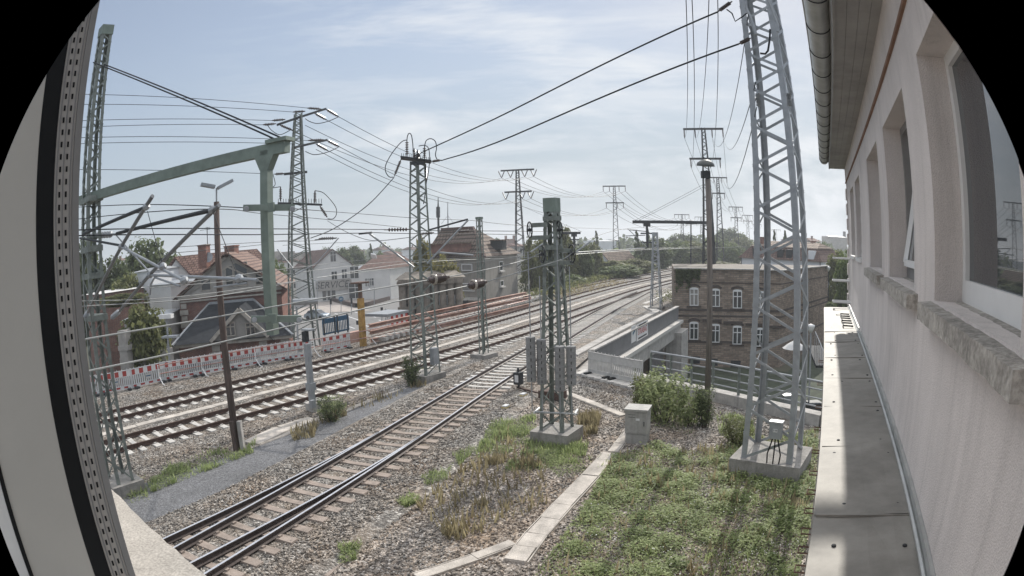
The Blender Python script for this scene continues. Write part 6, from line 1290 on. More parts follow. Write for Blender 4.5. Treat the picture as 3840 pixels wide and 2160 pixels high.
t, d = sig('blue round sign on a slim post at the paved island', 'road_sign', 'road sign', 1279, 1173, 1120, None); c = at(1279, 1121, d); dv = (CAM - c); dv.z = 0; dv.normalize(); MB().lathe(c + dv * .07, [(.45, 0), (.45, .03)], 18, ax=dv).build('sign_disc', 'blue', t); MB().box(c + dv * .11, .5, .01, .12, ax=Vector((-dv.y, dv.x, 0))).build('arrow', 'white', t)
t, d = sig('yellow diamond priority sign seen from the bridge side', 'road_sign', 'road sign', 1447, 1220, 1160, None); c = at(1447, 1171, d); dv = (CAM - c); dv.z = 0; dv.normalize(); u = Vector((-dv.y, dv.x, 0)); MB().box(c + dv * .1, .8, .03, .8, ax=u + Vector((0, 0, 1)), up=Vector((0, 0, 1)) - u).build('sign_plate', 'white', t); MB().box(c + dv * .12, .5, .03, .5, ax=u + Vector((0, 0, 1)), up=Vector((0, 0, 1)) - u).build('sign_centre', 'yellow', t)
t, d = sig('yellow and white direction board behind the lattice tower', 'road_sign', 'road sign', 1157, 1112, 1085, None); c = at(1157, 1086, d); dv = (CAM - c); dv.z = 0; dv.normalize(); MB().box(c + dv * .1, 2.6, .05, 1.3, ax=Vector((-dv.y, dv.x, 0))).build('sign_plate', 'yellow', t)
lamp('curved street lamp behind the drop post by the terraced houses', 1053, 1140, 1040, 105, STZ, 'curve'); lamp('curved street lamp at the left corner of the shop', 1190, 1150, 1050, 112, STZ, 'curve'); lamp('curved street lamp in front of the parked pale car', 1403, 1140, 1070, 118, STZ, 'curve')
def person(label, b, h=1.75, top='dark', az=0):
    t = thing('person', label, 'person', b, None); k = h / 1.75; x = azdir(az + math.pi / 2); f = azdir(az)
    def limbs(g, full):
        m_ = MB()
        for s_ in (-1, 1):
            m_.tube([b + x * (s_ * .1 * k) + f * (s_ * .18 * k) + Vector((0, 0, .04)), b + x * (s_ * .1 * k) + f * (s_ * .08) + Vector((0, 0, .48 * k)), b + x * (s_ * .08 * k) + Vector((0, 0, .9 * k))], [.05 * g, .07 * g, .1 * g], 8)
            if full: m_.tube([b + x * (s_ * .19 * k) + Vector((0, 0, 1.4 * k)), b + x * (s_ * .25 * k) + Vector((0, 0, 1.12 * k)), b + x * (s_ * .24 * k) + f * .1 + Vector((0, 0, .86 * k)), b + x * (s_ * .235 * k) + f * .13 + Vector((0, 0, .72 * k))], [.055, .045, .035, .03], 6)
        return m_
    me = limbs(.85, True); me.tube([b + Vector((0, 0, z * k)) for z in (.8, .95, 1.12, 1.33, 1.44, 1.5, 1.55, 1.62, 1.7, 1.75)], [.1, .13, .13, .18, .11, .05, .075, .1, .085, .03], 12); me.build('body', 'skin', t)
    limbs(1.12, False).build('trousers', 'dark', t); s_ = MB(); s_.tube([b + Vector((0, 0, z * k)) for z in (.84, .95, 1.12, 1.33, 1.45)], [.15, .155, .15, .205, .12], 12)
    for q in (-1, 1): s_.tube([b + x * (q * .2 * k) + Vector((0, 0, 1.41 * k)), b + x * (q * .25 * k) + Vector((0, 0, 1.12 * k)), b + x * (q * .24 * k) + f * .1 + Vector((0, 0, .86 * k))], [.07, .06, .05], 6)
    s_.build('jacket', top, t); MB().lathe(b + Vector((0, 0, 1.66 * k)), [(.105, 0), (.1, .07), (.04, .11)], 10).build('hair', 'rubber', t); return t
M['skin'] = mat('skin', (.4, .25, .19), .6)
person('person in dark clothes standing in front of the shop door', G(1208, 1130, STZ), top='dark', az=2.5); person('person in a blue jacket walking by the pale parked car', G(1452, 1116, STZ), top='blue', az=1.8)
# ------------------------------------------------------------------ overhead wires
def pw(pts, label, r=.012, m='wire', group='overhead wires', name='wire', cat='wire'):
    """wire hung through points (px, py, distance)"""
    P = [at(*p) for p in pts]
    if len(P) == 2: P = cat_pts(P[0], P[1], .004 * (P[0] - P[1]).length, 16)
    else:
        out = []
        for i in range(len(P) - 1):
            p0, p1, p2, p3 = P[max(i - 1, 0)], P[i], P[i + 1], P[min(i + 2, len(P) - 1)]
            for k in range(8):
                u = k / 8; out.append(.5 * ((2 * p1) + (p2 - p0) * u + (2 * p0 - 5 * p1 + 4 * p2 - p3) * u * u + (3 * p1 - p0 - 3 * p2 + p3) * u ** 3))
        P = out + [P[-1]]
    return tag(MB().tube(P, r, 5).build(name, m), label, cat, group)
def span(A, B, sag, label, r, group): wire(A, B, label, r, sag, n=18, group=group)
gl = 'line wires of the left pylons'; gr_ = 'line wires of the right pylons'
m1u = [at(1100, 490, D1), at(1145, 470, D1), at(1225, 450, D1), at(1270, 438, D1)]; m1l = [at(1185, 560, D1), at(1230, 565, D1), at(1272, 550, D1)]
for A, B, sag, lb, r in ((m1u, e1[0], 2.3, 'one of the upper line wires between lattice tower and first left pylon', .022), (m1l, e1[1], 2.3, 'one of the lower line wires between lattice tower and first left pylon', .022), (e1[0], e2[0], 2.2, 'one of the upper line wires between first and second left pylon', .03), (e1[1], e2[1], 2.2, 'one of the lower line wires between first and second left pylon', .03), (e2[0], e3[0], 3.2, 'one of the upper line wires between second and third left pylon', .04), (e2[1], e3[1], 3.0, 'one of the lower line wires between second and third left pylon', .04), (e3[0], e4[0], 2.5, 'one of the line wires between third and fourth left pylon', .045)):
    for a, b2 in zip(A, B): span(a, b2, sag, lb, r, gl)
for A, B, sag, lb, r in ((f1[0], f2[0], 1.3, 'one of the upper line wires right of the round lamp post, first span', .022), (f1[1], f2[1], 1.3, 'one of the lower line wires right of the round lamp post, first span', .022), (f2[0], f3[0], 1.8, 'one of the upper line wires between second and third right pylon', .03), (f3[0], f4[0], 2.0, 'one of the upper line wires between third and fourth right pylon', .035), (f4[0], f5[0], 2.5, 'one of the line wires between fourth and fifth right pylon', .04)):
    for a, b2 in zip(A, B): span(a, b2, sag, lb, r, gr_)
for a, q, lb in ((f1[0][0], (2570, -60, 15), 'leftmost line wire rising to the upper edge of the picture'), (f1[1][0], (2592, -60, 15), 'second line wire rising to the upper edge, close to the leftmost'), (f1[0][1], (2660, -60, 15), 'third line wire rising to the upper edge'), (f1[1][1], (2690, -60, 15), 'fourth line wire rising to the upper edge, nearest the tower')): span(a, at(*q), 1.2, lb, .014, gr_)
for a, q, sag, lb in ((f1[0][2], (2806, 55, 15.4), 2.2, 'sagging line wire ending at the top left leg of the tower'), (f1[0][3], (2834, 310, 15.2), 1.6, 'sagging line wire ending halfway up the tower'), (f1[1][2], (2838, 402, 15.2), 2.3, 'deepest hanging line wire ending lowest on the tower')): span(a, at(*q), sag, lb, .014, gr_)
for a, q, lb in (((1152, 405), (250, 353), 'topmost line wire running left from the lattice tower'), ((1098, 420), (250, 392), 'second line wire from the top running left from the tower'), ((1020, 452), (250, 455), 'third line wire running left from the tower, above the boom'), ((985, 468), (250, 480), 'fourth line wire running left from the tower, above the boom'), ((1155, 527), (250, 518), 'fifth line wire running left behind the boom head'), ((1100, 540), (250, 541), 'sixth line wire running left behind the boom head'), ((1030, 653), (250, 636), 'lowest line wire running left through the boom')): pw([(*a, D1), (*q, 40)], lb, .02, group='line wires to the left')
dt = hd(tower.location) - .8
pw([(2690, 45, dt), (1920, 414, 21), (1556, 584, D2)], 'upper thick black feeder cable from the big tower to the looped cable mast', .026, group='feeder cables', name='cable', cat='cable'); pw([(2770, 165, dt), (1920, 511, 21), (1656, 602, D2 - .3)], 'lower thick black feeder cable from the big tower to the looped cable mast', .026, group='feeder cables', name='cable', cat='cable')
pw([(392, 242, DL - .2), (960, 475, DP), (1060, 520, DP + .5)], 'upper of two black cables from the left mast head to the boom head', .02, group='feeder cables', name='cable', cat='cable'); pw([(350, 234, DL - .2), (960, 490, DP), (1012, 515, DP)], 'lower of two black cables from the left mast head to the boom head', .02, group='feeder cables', name='cable', cat='cable')
pw([(1478, 665, D2), (1382, 767, 28), (1258, 854, 28), (1165, 893, 29)], 'hanging black cable from the looped cable mast down to the left', .02, group='feeder cables', name='cable', cat='cable')
pw([(1228, 828, D1), (1300, 870, 41), (1395, 902, 38), (1540, 890, 32)], 'thin curved cable sagging from the lattice tower to the looped cable mast', .018, group='feeder cables', name='cable', cat='cable')
gc_ = 'catenary wires'
for pts, lb, r, m in (
    ([(280, 863, 15), (960, 858, 19), (1340, 860, 24), (1480, 861, D2)], 'upper dark contact wire across the middle left of the picture', .016, 'wire'), ([(280, 884, 15), (960, 880, 19), (1390, 874, 25)], 'lower dark contact wire across the middle left of the picture', .016, 'wire'),
    ([(1555, 865, D2), (1800, 866, 30), (2035, 868, 33), (2180, 870, 60)], 'dark wire from the looped cable mast past the slim mast', .016, 'wire'), ([(1390, 872, 25), (1560, 876, D2), (1950, 880, 33)], 'second dark wire right of the looped cable mast', .016, 'wire'),
    ([(290, 777, 17), (548, 767, 14.5), (912, 779, DP)], 'wire from the left tube to the upper bracket of the drop post', .011, 'wire'), ([(290, 822, 17), (790, 784, 13.5), (1015, 804, 22), (1507, 853, D2)], 'wire through the second tube clamp sloping down to the right', .011, 'wire'),
    ([(1105, 783, DP), (1300, 798, 26), (1560, 818, D2), (1760, 826, 31)], 'wire from the drop post to the raised tube right of the mast', .011, 'wire'), ([(1760, 826, 31), (2030, 850, 36), (2390, 862, 60)], 'wire continuing right from the raised tube', .012, 'wire'),
    ([(1020, 905, 22), (1180, 902, 30), (1265, 890, 44)], 'short wire below the lattice tower insulator', .012, 'wire'), ([(655, 927, 18), (1000, 907, 24), (1160, 893, 30)], 'thin wire running just above the brick house ridge', .009, 'wire'), ([(655, 948, 18), (1000, 915, 24)], 'second thin wire just above the brick house ridge', .009, 'wire'),
    ([(1060, 920, 30), (1390, 905, 33), (1560, 888, D2)], 'thin wire sloping up to the looped cable mast', .009, 'wire'),
    ([(300, 1150, 12), (800, 1112, 16), (1200, 1040, 24), (1560, 985, 30), (1962, 966, 34), (2140, 945, D_ + .5)], 'pale messenger wire in front of the brick house gable', .012, 'wirelight'), ([(300, 1130, 12), (805, 1098, 17), (1440, 1010, 30), (1738, 989, 32), (1990, 955, 34)], 'second pale wire in front of the brick house gable', .01, 'wirelight'),
    ([(560, 1080, 14), (960, 1043, 20), (1440, 985, 30), (1949, 960, 34)], 'third thin pale wire level with the brick house eaves', .009, 'wirelight'),
    ([(700, 1060, 15), (1180, 995, 28), (1600, 955, 31), (2030, 945, 34)], 'fourth thin pale wire above the brick house eaves', .009, 'wirelight')): pw(pts, lb, r, m, gc_)
gt_ = 'tensioning wires of the weights mast'
def big_ins(c, d): return MB().lathe(c, [(.05, -.34), (.08, -.3), (.075, -.22), (.13, -.2), (.135, -.14), (.09, -.12), (.13, -.07), (.09, -.04), (.13, .01), (.09, .04), (.12, .09), (.08, .12), (.11, .16), (.07, .2), (.05, .32)], 14, ax=d)
for pts, ic, lb in (([(290, 1278, 7.6), (900, 1173, 10.5), (1605, 1051, 15.2), (1824, 1011, 16.6), (1965, 976, 18.0), (2028, 948, D_ - .4)], (1646, 1044, 15.45), 'upper grey tensioning wire with a large insulator, running to the weights mast'), ([(300, 1399, 6.6), (900, 1267, 9.6), (1760, 1071, 15.6), (1860, 1046, 16.4), (2093, 978, 17.9), (2143, 950, D_ - .4)], (1792, 1064, 15.8), 'lower grey tensioning wire with a large insulator, running to the weights mast')):
    t = thing('tension_wire', lb, 'wire', at(*pts[-1]), gt_); P = [at(*p) for p in pts]; out = []
    for i in range(len(P) - 1):
        p0, p1, p2, p3 = P[max(i - 1, 0)], P[i], P[i + 1], P[min(i + 2, len(P) - 1)]
        for k in range(8): u = k / 8; out.append(.5 * ((2 * p1) + (p2 - p0) * u + (2 * p0 - 5 * p1 + 4 * p2 - p3) * u * u + (3 * p1 - p0 - 3 * p2 + p3) * u ** 3))
    MB().tube(out + [P[-1]], .0125, 6).build('wire', 'wirelight', t); c = at(*ic); d = (at(*pts[3]) - at(*pts[2])).normalized()
    if ic[0] > 1700: d = (at(*pts[3]) - at(*pts[2])).normalized()
    big_ins(c, d).build('insulator', 'porcelain', t, True); MB().lathe(c - d * .21, [(.13, 0), (.14, .03), (.13, .06)], 14, ax=d).build('insulator_cap', 'stone', t)
# cantilevers of the looped cable mast and the raised tube
def cant(label, tubes, ins, d, group='cantilever arms'):
    t = thing('cantilever_arm', label, 'cantilever', at(*tubes[0][0], d), group)
    for tb in tubes: MB().tube([at(*p, d + (p[0] - tubes[0][0][0]) * .0) for p in tb[:2]], .04, 8).build('tube', tb[2] if len(tb) > 2 else 'galv', t)
    for a, b2 in ins: insulator(at(*a, d), at(*b2, d), .085, 7, t, 'porcelain')
    return t
cant('shiny slanted tube left of the looped cable mast', [((1385, 876), (1552, 1002)), ((1345, 877), (1395, 872), 'dark')], [((1440, 862), (1545, 860))], 26.5)
cant('raised tube between the looped cable mast and the grey block', [((1755, 826), (1602, 988)), ((1610, 862), (1755, 822), 'dark'), ((1645, 946), (1775, 957))], [((1573, 878), (1628, 872)), ((1713, 870), (1768, 866))], 28)
cant('dark short arm with insulator right of the lattice tower', [((1270, 892), (1190, 985), 'galv'), ((1262, 893), (1180, 900), 'dark')], [], 43)
cant('dark insulated tube end left of the looped cable mast', [((1190, 985), (1110, 1030), 'galv'), ((1040, 935), (1098, 1005), 'galv')], [], 42)
cant('slanted tubes under the far dark boom', [((2353, 857), (2425, 925)), ((2345, 885), (2420, 882), 'dark'), ((2360, 862), (2425, 868), 'dark')], [], 62)
cant('pale registration tubes hanging left of the small mast', [((2160, 948), (2245, 940)), ((2230, 946), (2420, 928)), ((2360, 935), (2375, 920))], [], 60)
cant('pale tube left of the weights mast wheels', [((1990, 945), (2050, 905)), ((2160, 945), (2215, 905))], [], 30)
for pts, lb in (([(2160, 945, 40), (2420, 932, 58), (2650, 925, 80)], 'pale wire from the weights mast to the far boom'), ([(2140, 955, 40), (2450, 935, 58), (2660, 930, 80)], 'second pale wire from the weights mast to the far boom'), ([(2470, 935, 55), (2700, 928, 90), (2800, 925, 140)], 'pale wire right of the small mast'), ([(2200, 900, 50), (2353, 857, 62), (2590, 845, 90)], 'thin wire over the trees at the far boom'), ([(1945, 767, 90), (2180, 868, 75)], 'thin guy wire from the first left pylon to the short dark boom'), ([(2375, 830, 62), (2640, 690, 70)], 'slack double guy line from the far boom up to the round lamp post'), ([(2385, 832, 62), (2640, 700, 70)], 'lower strand of the guy line from the far boom')): pw(pts, lb, .016, 'wirelight' if 'pale' in lb else 'wire', gc_)
# two thin radio masts behind the grey block, and a church tower far away
for lb, px, pt, pb, d, k in (('dark cellular mast rising behind the grey block roof', 1643, 738, 870, 110, 1), ('thin pale guyed antenna behind the grey block roof', 1679, 757, 860, 110, 0)):
    b = at(px, pb, d); tp = at(px, pt, d); t = thing('radio_mast', lb, 'radio mast', Vector((b.x, b.y, STZ)), 'radio masts'); MB().tube([Vector((b.x, b.y, STZ)), b.lerp(tp, .6), tp], [.3, .18 if k else .08, .05], 6).build('mast', 'dark' if k else 'galv', t)
    if k:
        for z in (.5, .62): c = b.lerp(tp, z); MB().lathe(c, [(.2, -.6), (.34, -.55), (.34, .55), (.2, .6)], 8).build('antenna', 'dark', t)
    else:
        for s_ in (-1, 1): MB().tube([b.lerp(tp, .5), at(px + s_ * 24, pb - 20, d)], .03, 4).build('guy_wire', 'galv', t)
b = at(1913, 930, 300); t = thing('church_tower', 'far reddish brick tower above the roofs beside the first left pylon', 'tower', Vector((b.x, b.y, STZ))); zt_ = at(1913, 896, 300).z; MB().box(Vector((b.x, b.y, (zt_ + STZ) / 2)), 5, 5, zt_ - STZ).build('shaft', 'brick_red', t)
for sx in (-1, 1):
    for sy in (-1, 1): MB().box(Vector((b.x + sx * 1.9, b.y + sy * 1.9, zt_ + .8)), 1.2, 1.2, 1.6).build('pinnacle', 'brick_red', t)
b = at(3166, 905, 420); t = thing('factory_chimney', 'thin dark factory chimney on the horizon at the wall end', 'chimney', Vector((b.x, b.y, STZ))); MB().tube([Vector((b.x, b.y, STZ)), at(3166, 868, 420)], [1.6, 1.0], 10).build('stack', 'dark', t)
# ------------------------------------------------------------------ vegetation
LM = {'bush': leaf_mat('leaf_bush', (.14, .18, .07), (.44, .49, .25)), 'leaf': leaf_mat('leaf_green', (.06, .09, .032), (.22, .27, .11)), 'dark': leaf_mat('leaf_dark', (.045, .064, .03), (.165, .2, .09)), 'yellow': leaf_mat('leaf_yellow', (.1, .105, .034), (.3, .27, .1)),
      'olive': leaf_mat('leaf_olive', (.07, .085, .032), (.23, .24, .1)), 'grass': leaf_mat('grass_green', (.15, .2, .075), (.44, .5, .24)), 'dry': leaf_mat('grass_dry', (.16, .13, .075), (.38, .33, .2)), 'reddish': leaf_mat('leaf_reddish', (.05, .03, .025), (.12, .075, .06))}
M['bark'] = mat('bark', (.07, .055, .045), .95, var=.35, vs=5)
for k, v in LM.items(): M['lf_' + k] = v
def cards(C, S, up=.3, asp=.6, norm=None):
    """leaf-sized faces: centres C (n,3), sizes S (n)"""
    n = len(C); a = RNG.normal(0, 1, (n, 3)); 
    nrm = RNG.normal(0, 1, (n, 3)); nrm[:, 2] += up * 2
    if norm is not None: nrm = nrm * .6 + norm
    nrm /= np.linalg.norm(nrm, axis=1)[:, None]; u = np.cross(nrm, a); u /= np.linalg.norm(u, axis=1)[:, None]; v = np.cross(nrm, u)
    u = u * S[:, None] * .5; v = v * S[:, None] * .5 * asp
    return np.stack([C - u, C + v - u * .1, C + u, C - v - u * .1], 1)
def blades(C, S, lean=.5):
    """upright grass blades"""
    n = len(C); d = RNG.normal(0, 1, (n, 2)); d /= np.linalg.norm(d, axis=1)[:, None]; w_ = S * .09
    side_ = np.stack([-d[:, 1], d[:, 0], np.zeros(n)], 1) * w_[:, None]; tip = np.stack([d[:, 0] * S * lean, d[:, 1] * S * lean, S], 1) * RNG.uniform(.6, 1.1, n)[:, None]
    return np.stack([C - side_, C + side_, C + tip * .6 + side_ * .7, C + tip], 1)
def mesh_cards(Q, name):
    n = len(Q); me = bpy.data.meshes.new(name); me.vertices.add(n * 4); me.vertices.foreach_set('co', Q.reshape(-1).astype(np.float32)); me.loops.add(n * 4); me.loops.foreach_set('vertex_index', np.arange(n * 4, dtype=np.int32))
    me.polygons.add(n); me.polygons.foreach_set('loop_start', np.arange(0, n * 4, 4, dtype=np.int32)); me.polygons.foreach_set('loop_total', np.full(n, 4, dtype=np.int32)); me.update(calc_edges=True); return me
def crown_pts(kind_, n_cl, n_leaf, leaf):
    """leaf clumps of a crown in a unit box: x,y in -.5..+.5, z in 0..1"""
    C = []; nr = []
    for i in range(n_cl):
        if kind_ == 'cone': z = RNG.uniform(.08, 1) ** 1.0; r = (1 - z) * .46 + .03; a = RNG.uniform(0, 6.283); rr = r * RNG.uniform(.35, 1); c = np.array([math.cos(a) * rr, math.sin(a) * rr, z]); s = .10 * (1.25 - z)
        elif kind_ == 'tall': z = RNG.uniform(.1, .97); r = .4 * math.sin(math.pi * min(1, (z * .85 + .18))) ** .7; a = RNG.uniform(0, 6.283); rr = r * RNG.uniform(.2, 1) ** .5; c = np.array([math.cos(a) * rr, math.sin(a) * rr, z]); s = .09
        elif kind_ == 'bush': v = RNG.normal(0, 1, 3); v /= np.linalg.norm(v); rr = RNG.uniform(.35, 1) ** .5; c = np.array([v[0] * .42 * rr, v[1] * .42 * rr, .42 + v[2] * .4 * rr]); s = .13
        else: v = RNG.normal(0, 1, 3); v /= np.linalg.norm(v); rr = RNG.uniform(.3, 1) ** .45; c = np.array([v[0] * .41 * rr, v[1] * .41 * rr, .6 + v[2] * .36 * rr]); s = .115
        k = int(n_leaf * RNG.uniform(.6, 1.4)); o = RNG.normal(0, 1, (k, 3)); o /= np.linalg.norm(o, axis=1)[:, None]; o *= (RNG.uniform(0, 1, (k, 1)) ** .4) * s * RNG.uniform(.7, 1.35); o[:, 2] *= .7
        C.append(c + o); nr.append(o / (s + 1e-6) + (c - np.array([0, 0, .45])) * 1.2)
    C = np.concatenate(C); N = np.concatenate(nr); return C, N
def tree_proto(name, label, kind_, m, n_cl=120, n_leaf=55, leaf=.055):
    t = thing(name, label, 'tree', (0, 0, -50)); BASE[t.name] = Vector((0, 0, 0))
    C, N = crown_pts(kind_, n_cl, n_leaf, leaf); me = mesh_cards(cards(C, RNG.uniform(.6, 1.4, len(C)) * leaf, .7, .7, N * .7), 'crown'); me.materials.append(M['lf_' + m]); o = bpy.data.objects.new('crown', me); COL.objects.link(o); o.parent = t
    tr = MB(); top = .8 if kind_ in ('cone', 'tall') else .55; tr.tube([(0, 0, -.02), (.008, .004, top * .45), (-.006, .01, top)], [.028, .02, .008], 7)
    if kind_ != 'cone':
        for i in range(6): a = i * 1.05; z = top * (.4 + .1 * (i % 4)); tr.tube([(0, 0, z), (math.cos(a) * .12, math.sin(a) * .12, z + .12), (math.cos(a) * .26, math.sin(a) * .26, z + .22)], [.012, .008, .003], 5)
    tr.build('trunk', 'bark', t); return t
PROTO = {k: tree_proto(*v) for k, v in {'round': ('tree', 'tree', 'round', 'leaf'), 'round2': ('tree', 'tree', 'round', 'olive'), 'dark': ('tree', 'tree', 'round', 'dark'), 'yellow': ('tree', 'tree', 'round', 'yellow'), 'spruce': ('conifer', 'conifer', 'cone', 'dark', 150, 36, .045), 'tall': ('tree', 'tree', 'tall', 'olive', 130, 50, .045), 'bush': ('bush', 'bush', 'bush', 'leaf'), 'bush2': ('bush', 'bush', 'bush', 'olive')}.items()}
used = set()
def tree(kd, px, ytop, ybot, wpx, d, label, zb=None, group=None):
    if 2100 < px < 2810 and 'conifer' not in label and 'spruce' not in label and not kd.startswith('bush'): ytop -= 26
    b = at(px, ybot, d); z0 = b.z if zb is None else zb; zt_ = at(px, ytop, d).z; h = zt_ - z0; wd = wpx * .00058 * d; src = PROTO[kd]
    if kd in used: t = copy_thing(src, Vector((b.x, b.y, z0)), RNG.uniform(0, 6.28))
    else: used.add(kd); t = src; t.location = (b.x, b.y, z0); t.rotation_euler = (0, 0, RNG.uniform(0, 6.28))
    t.scale = (wd, wd, h); t['label'] = label; t['category'] = 'bush' if kd.startswith('bush') else 'tree'
    if group: t['group'] = group
    return t
for a in (('dark', 570, 885, 1110, 230, 76, 'large dark round tree behind the left cantilever tubes', STZ), ('dark', 430, 955, 1110, 170, 72, 'dark broad tree left of the largest one, behind the left mast', STZ), ('dark', 330, 880, 1110, 120, 70, 'dark tree right at the window jamb behind the left mast', STZ),
          ('round2', 548, 1118, 1318, 190, 43, 'small yellowish tree in front of the blue grey garage', STZ), ('bush2', 455, 1092, 1150, 170, 55, 'flat topped olive shrub above the red brick shed', None), ('round2', 480, 1010, 1100, 150, 64, 'olive tree in front of the white annex', STZ),
          ('round', 1045, 972, 1075, 75, 96, 'leafy tree behind the drop post by the terraced houses', STZ), ('dark', 1285, 925, 1005, 62, 165, 'dark round tree behind the shop gable', STZ), ('dark', 1332, 918, 1000, 66, 175, 'tallest dark tree behind the shop and the link building', STZ), ('spruce', 1392, 915, 990, 40, 190, 'narrow spruce behind the red tiled building', STZ), ('dark', 1220, 925, 960, 45, 190, 'small tree above the ridge left of the shop gable', STZ), ('round', 1430, 940, 1000, 60, 170, 'pale tree behind the right building', STZ),
          ('yellow', 1590, 875, 1080, 75, 62, 'tall yellow green tree behind the looped cable mast', STZ), ('yellow', 1672, 945, 1110, 110, 61, 'broad yellowish tree hanging over the stone pavilion', STZ),
          ('tall', 1990, 892, 1140, 70, 84, 'slim olive tree right beside the grey block', STZ), ('round2', 2045, 885, 1130, 110, 88, 'bright tree behind the weights mast wheels', STZ), ('tall', 2125, 880, 1075, 95, 90, 'tall pale green tree right of the weights mast', -3), ('dark', 2180, 945, 1075, 80, 92, 'dark bushy tree in front of the white far house', -3), ('round2', 2210, 930, 1050, 90, 105, 'olive tree behind the white far house gable', -3),
          ('bush', 2130, 1020, 1092, 130, 84, 'green shrub at the foot of the tall pale tree', None), ('spruce', 2252, 935, 1018, 50, 108, 'dark conifer before the white far house', -2), ('bush2', 2300, 965, 1040, 110, 104, 'bright rounded bush beside the far track, left one', None), ('bush2', 2380, 960, 1030, 120, 108, 'bright rounded bush beside the far track, right one', None), ('bush', 2330, 985, 1045, 140, 98, 'low green bush along the far track', None),
          ('spruce', 2238, 868, 960, 46, 170, 'dark spruce on the skyline in the middle', STZ), ('spruce', 2390, 868, 975, 60, 130, 'dark spruce left of the far boom post', STZ), ('spruce', 2432, 862, 975, 50, 132, 'second dark spruce right of the far boom post', STZ), ('dark', 2460, 915, 1010, 110, 130, 'dark tree behind the small lattice mast', -3), ('round', 2530, 925, 1008, 110, 150, 'green tree right of the small lattice mast', -3), ('round2', 2600, 925, 1000, 110, 155, 'olive tree behind the thin far lamp post', -3), ('dark', 2560, 900, 960, 120, 230, 'far dark tree on the skyline behind the thin lamp post', STZ),
          ('round', 2690, 915, 985, 100, 180, 'green tree between round lamp post and third right pylon', -3), ('dark', 2740, 880, 960, 120, 250, 'far dark tree under the third right pylon', STZ), ('round', 2745, 935, 985, 80, 160, 'pale tree left of the white mansard house', -3), ('round2', 2780, 910, 960, 90, 220, 'far olive tree left of the white house roof', STZ), ('bush2', 2690, 975, 1010, 120, 100, 'bush at the line side above the brick house roof', None),
          ('spruce', 2905, 865, 930, 44, 130, 'dark spruce behind the white house, left one', STZ), ('spruce', 2945, 868, 930, 50, 132, 'dark spruce behind the white house, right one', STZ), ('dark', 3090, 905, 1000, 70, 120, 'dark tree at the right end of the white house', STZ), ('round2', 3140, 925, 1090, 90, 75, 'olive tree along the path by the wall end', STZ), ('round', 3175, 930, 1150, 90, 62, 'green tree almost touching the station wall end', STZ), ('round2', 3120, 960, 1050, 70, 100, 'further olive tree along the path', STZ), ('bush', 3115, 1125, 1170, 40, 60, 'small shrub at the start of the path', None)): tree(*a)
# far wood and roofs along the horizon
def strip(px0, px1, d, hmin, hmax, n, m, label):
    C = []
    for i in range(n):
        px = RNG.uniform(px0, px1); b = at(px, 905, d * RNG.uniform(.9, 1.15)); h = RNG.uniform(hmin, hmax) * (.7 + .3 * math.sin(px * .021) * math.cos(px * .0063)); w_ = RNG.uniform(5, 11); k = 60; o = RNG.normal(0, 1, (k, 3)); o /= np.linalg.norm(o, axis=1)[:, None]; o *= RNG.uniform(.3, 1, (k, 1)) ** .5
        C.append(np.array([b.x, b.y, STZ + h * .5]) + o * np.array([w_ / 2, w_ / 2, h * .55]))
    C = np.concatenate(C); me = mesh_cards(cards(C, RNG.uniform(1.2, 2.8, len(C)), .3, .8), 'treeline'); me.materials.append(M['lf_' + m]); o = bpy.data.objects.new('treeline', me); COL.objects.link(o); o['kind'] = 'stuff'; o['label'] = label; o['category'] = 'wood'
strip(1960, 2900, 330, 7, 15, 330, 'dark', 'distant wood along the horizon behind the far tracks'); strip(700, 1960, 420, 6, 13, 330, 'dark', 'distant trees among the town roofs on the left'); strip(2880, 3220, 260, 8, 13, 90, 'dark', 'distant trees right of the big tower'); strip(2150, 2760, 190, 4, 9, 130, 'leaf', 'trackside bushes in the middle distance')
fr_ = [(470, 965, 230, 'tile_red', 'plaster_light'), (780, 955, 210, 'tile_dark', 'plaster'), (905, 948, 240, 'tile_red', 'plaster_light'), (985, 955, 200, 'tile_dark', 'plaster'), (1455, 925, 260, 'tile_dark', 'plaster_white'), (1350, 932, 210, 'tile_dark', 'plaster'), (1490, 940, 230, 'tile_red', 'plaster_light'), (1560, 925, 300, 'tile_dark', 'plaster_white'), (1960, 912, 200, 'tile_red', 'plaster'), (2005, 918, 220, 'tile_dark', 'plaster_light'), (2265, 905, 240, 'galv', 'plaster_white'), (2320, 900, 330, 'galv', 'plaster_light'), (3000, 890, 230, 'tile_dark', 'plaster'), (3060, 893, 260, 'tile_red', 'plaster'), (3130, 888, 330, 'galv', 'plaster')]
nm_ = ['red roofed far house above the left mast foot', 'dark roofed far house left of the leaning lamp post', 'red roofed far house just right of the leaning lamp post', 'dark roofed far house left of the drop post', 'pale far house above the right shop building', 'grey far gable house among the trees behind the shop', 'red roofed far house left of the looped cable mast', 'long white far building at the foot of the looped cable mast', 'red roofed far house beside the first left pylon', 'dark roofed far house right of the first left pylon', 'white flat far building on the skyline', 'long pale far block on the skyline', 'dark roofed far house behind the white mansard house', 'red roofed far house right of the white mansard house', 'grey far hall near the factory chimney']
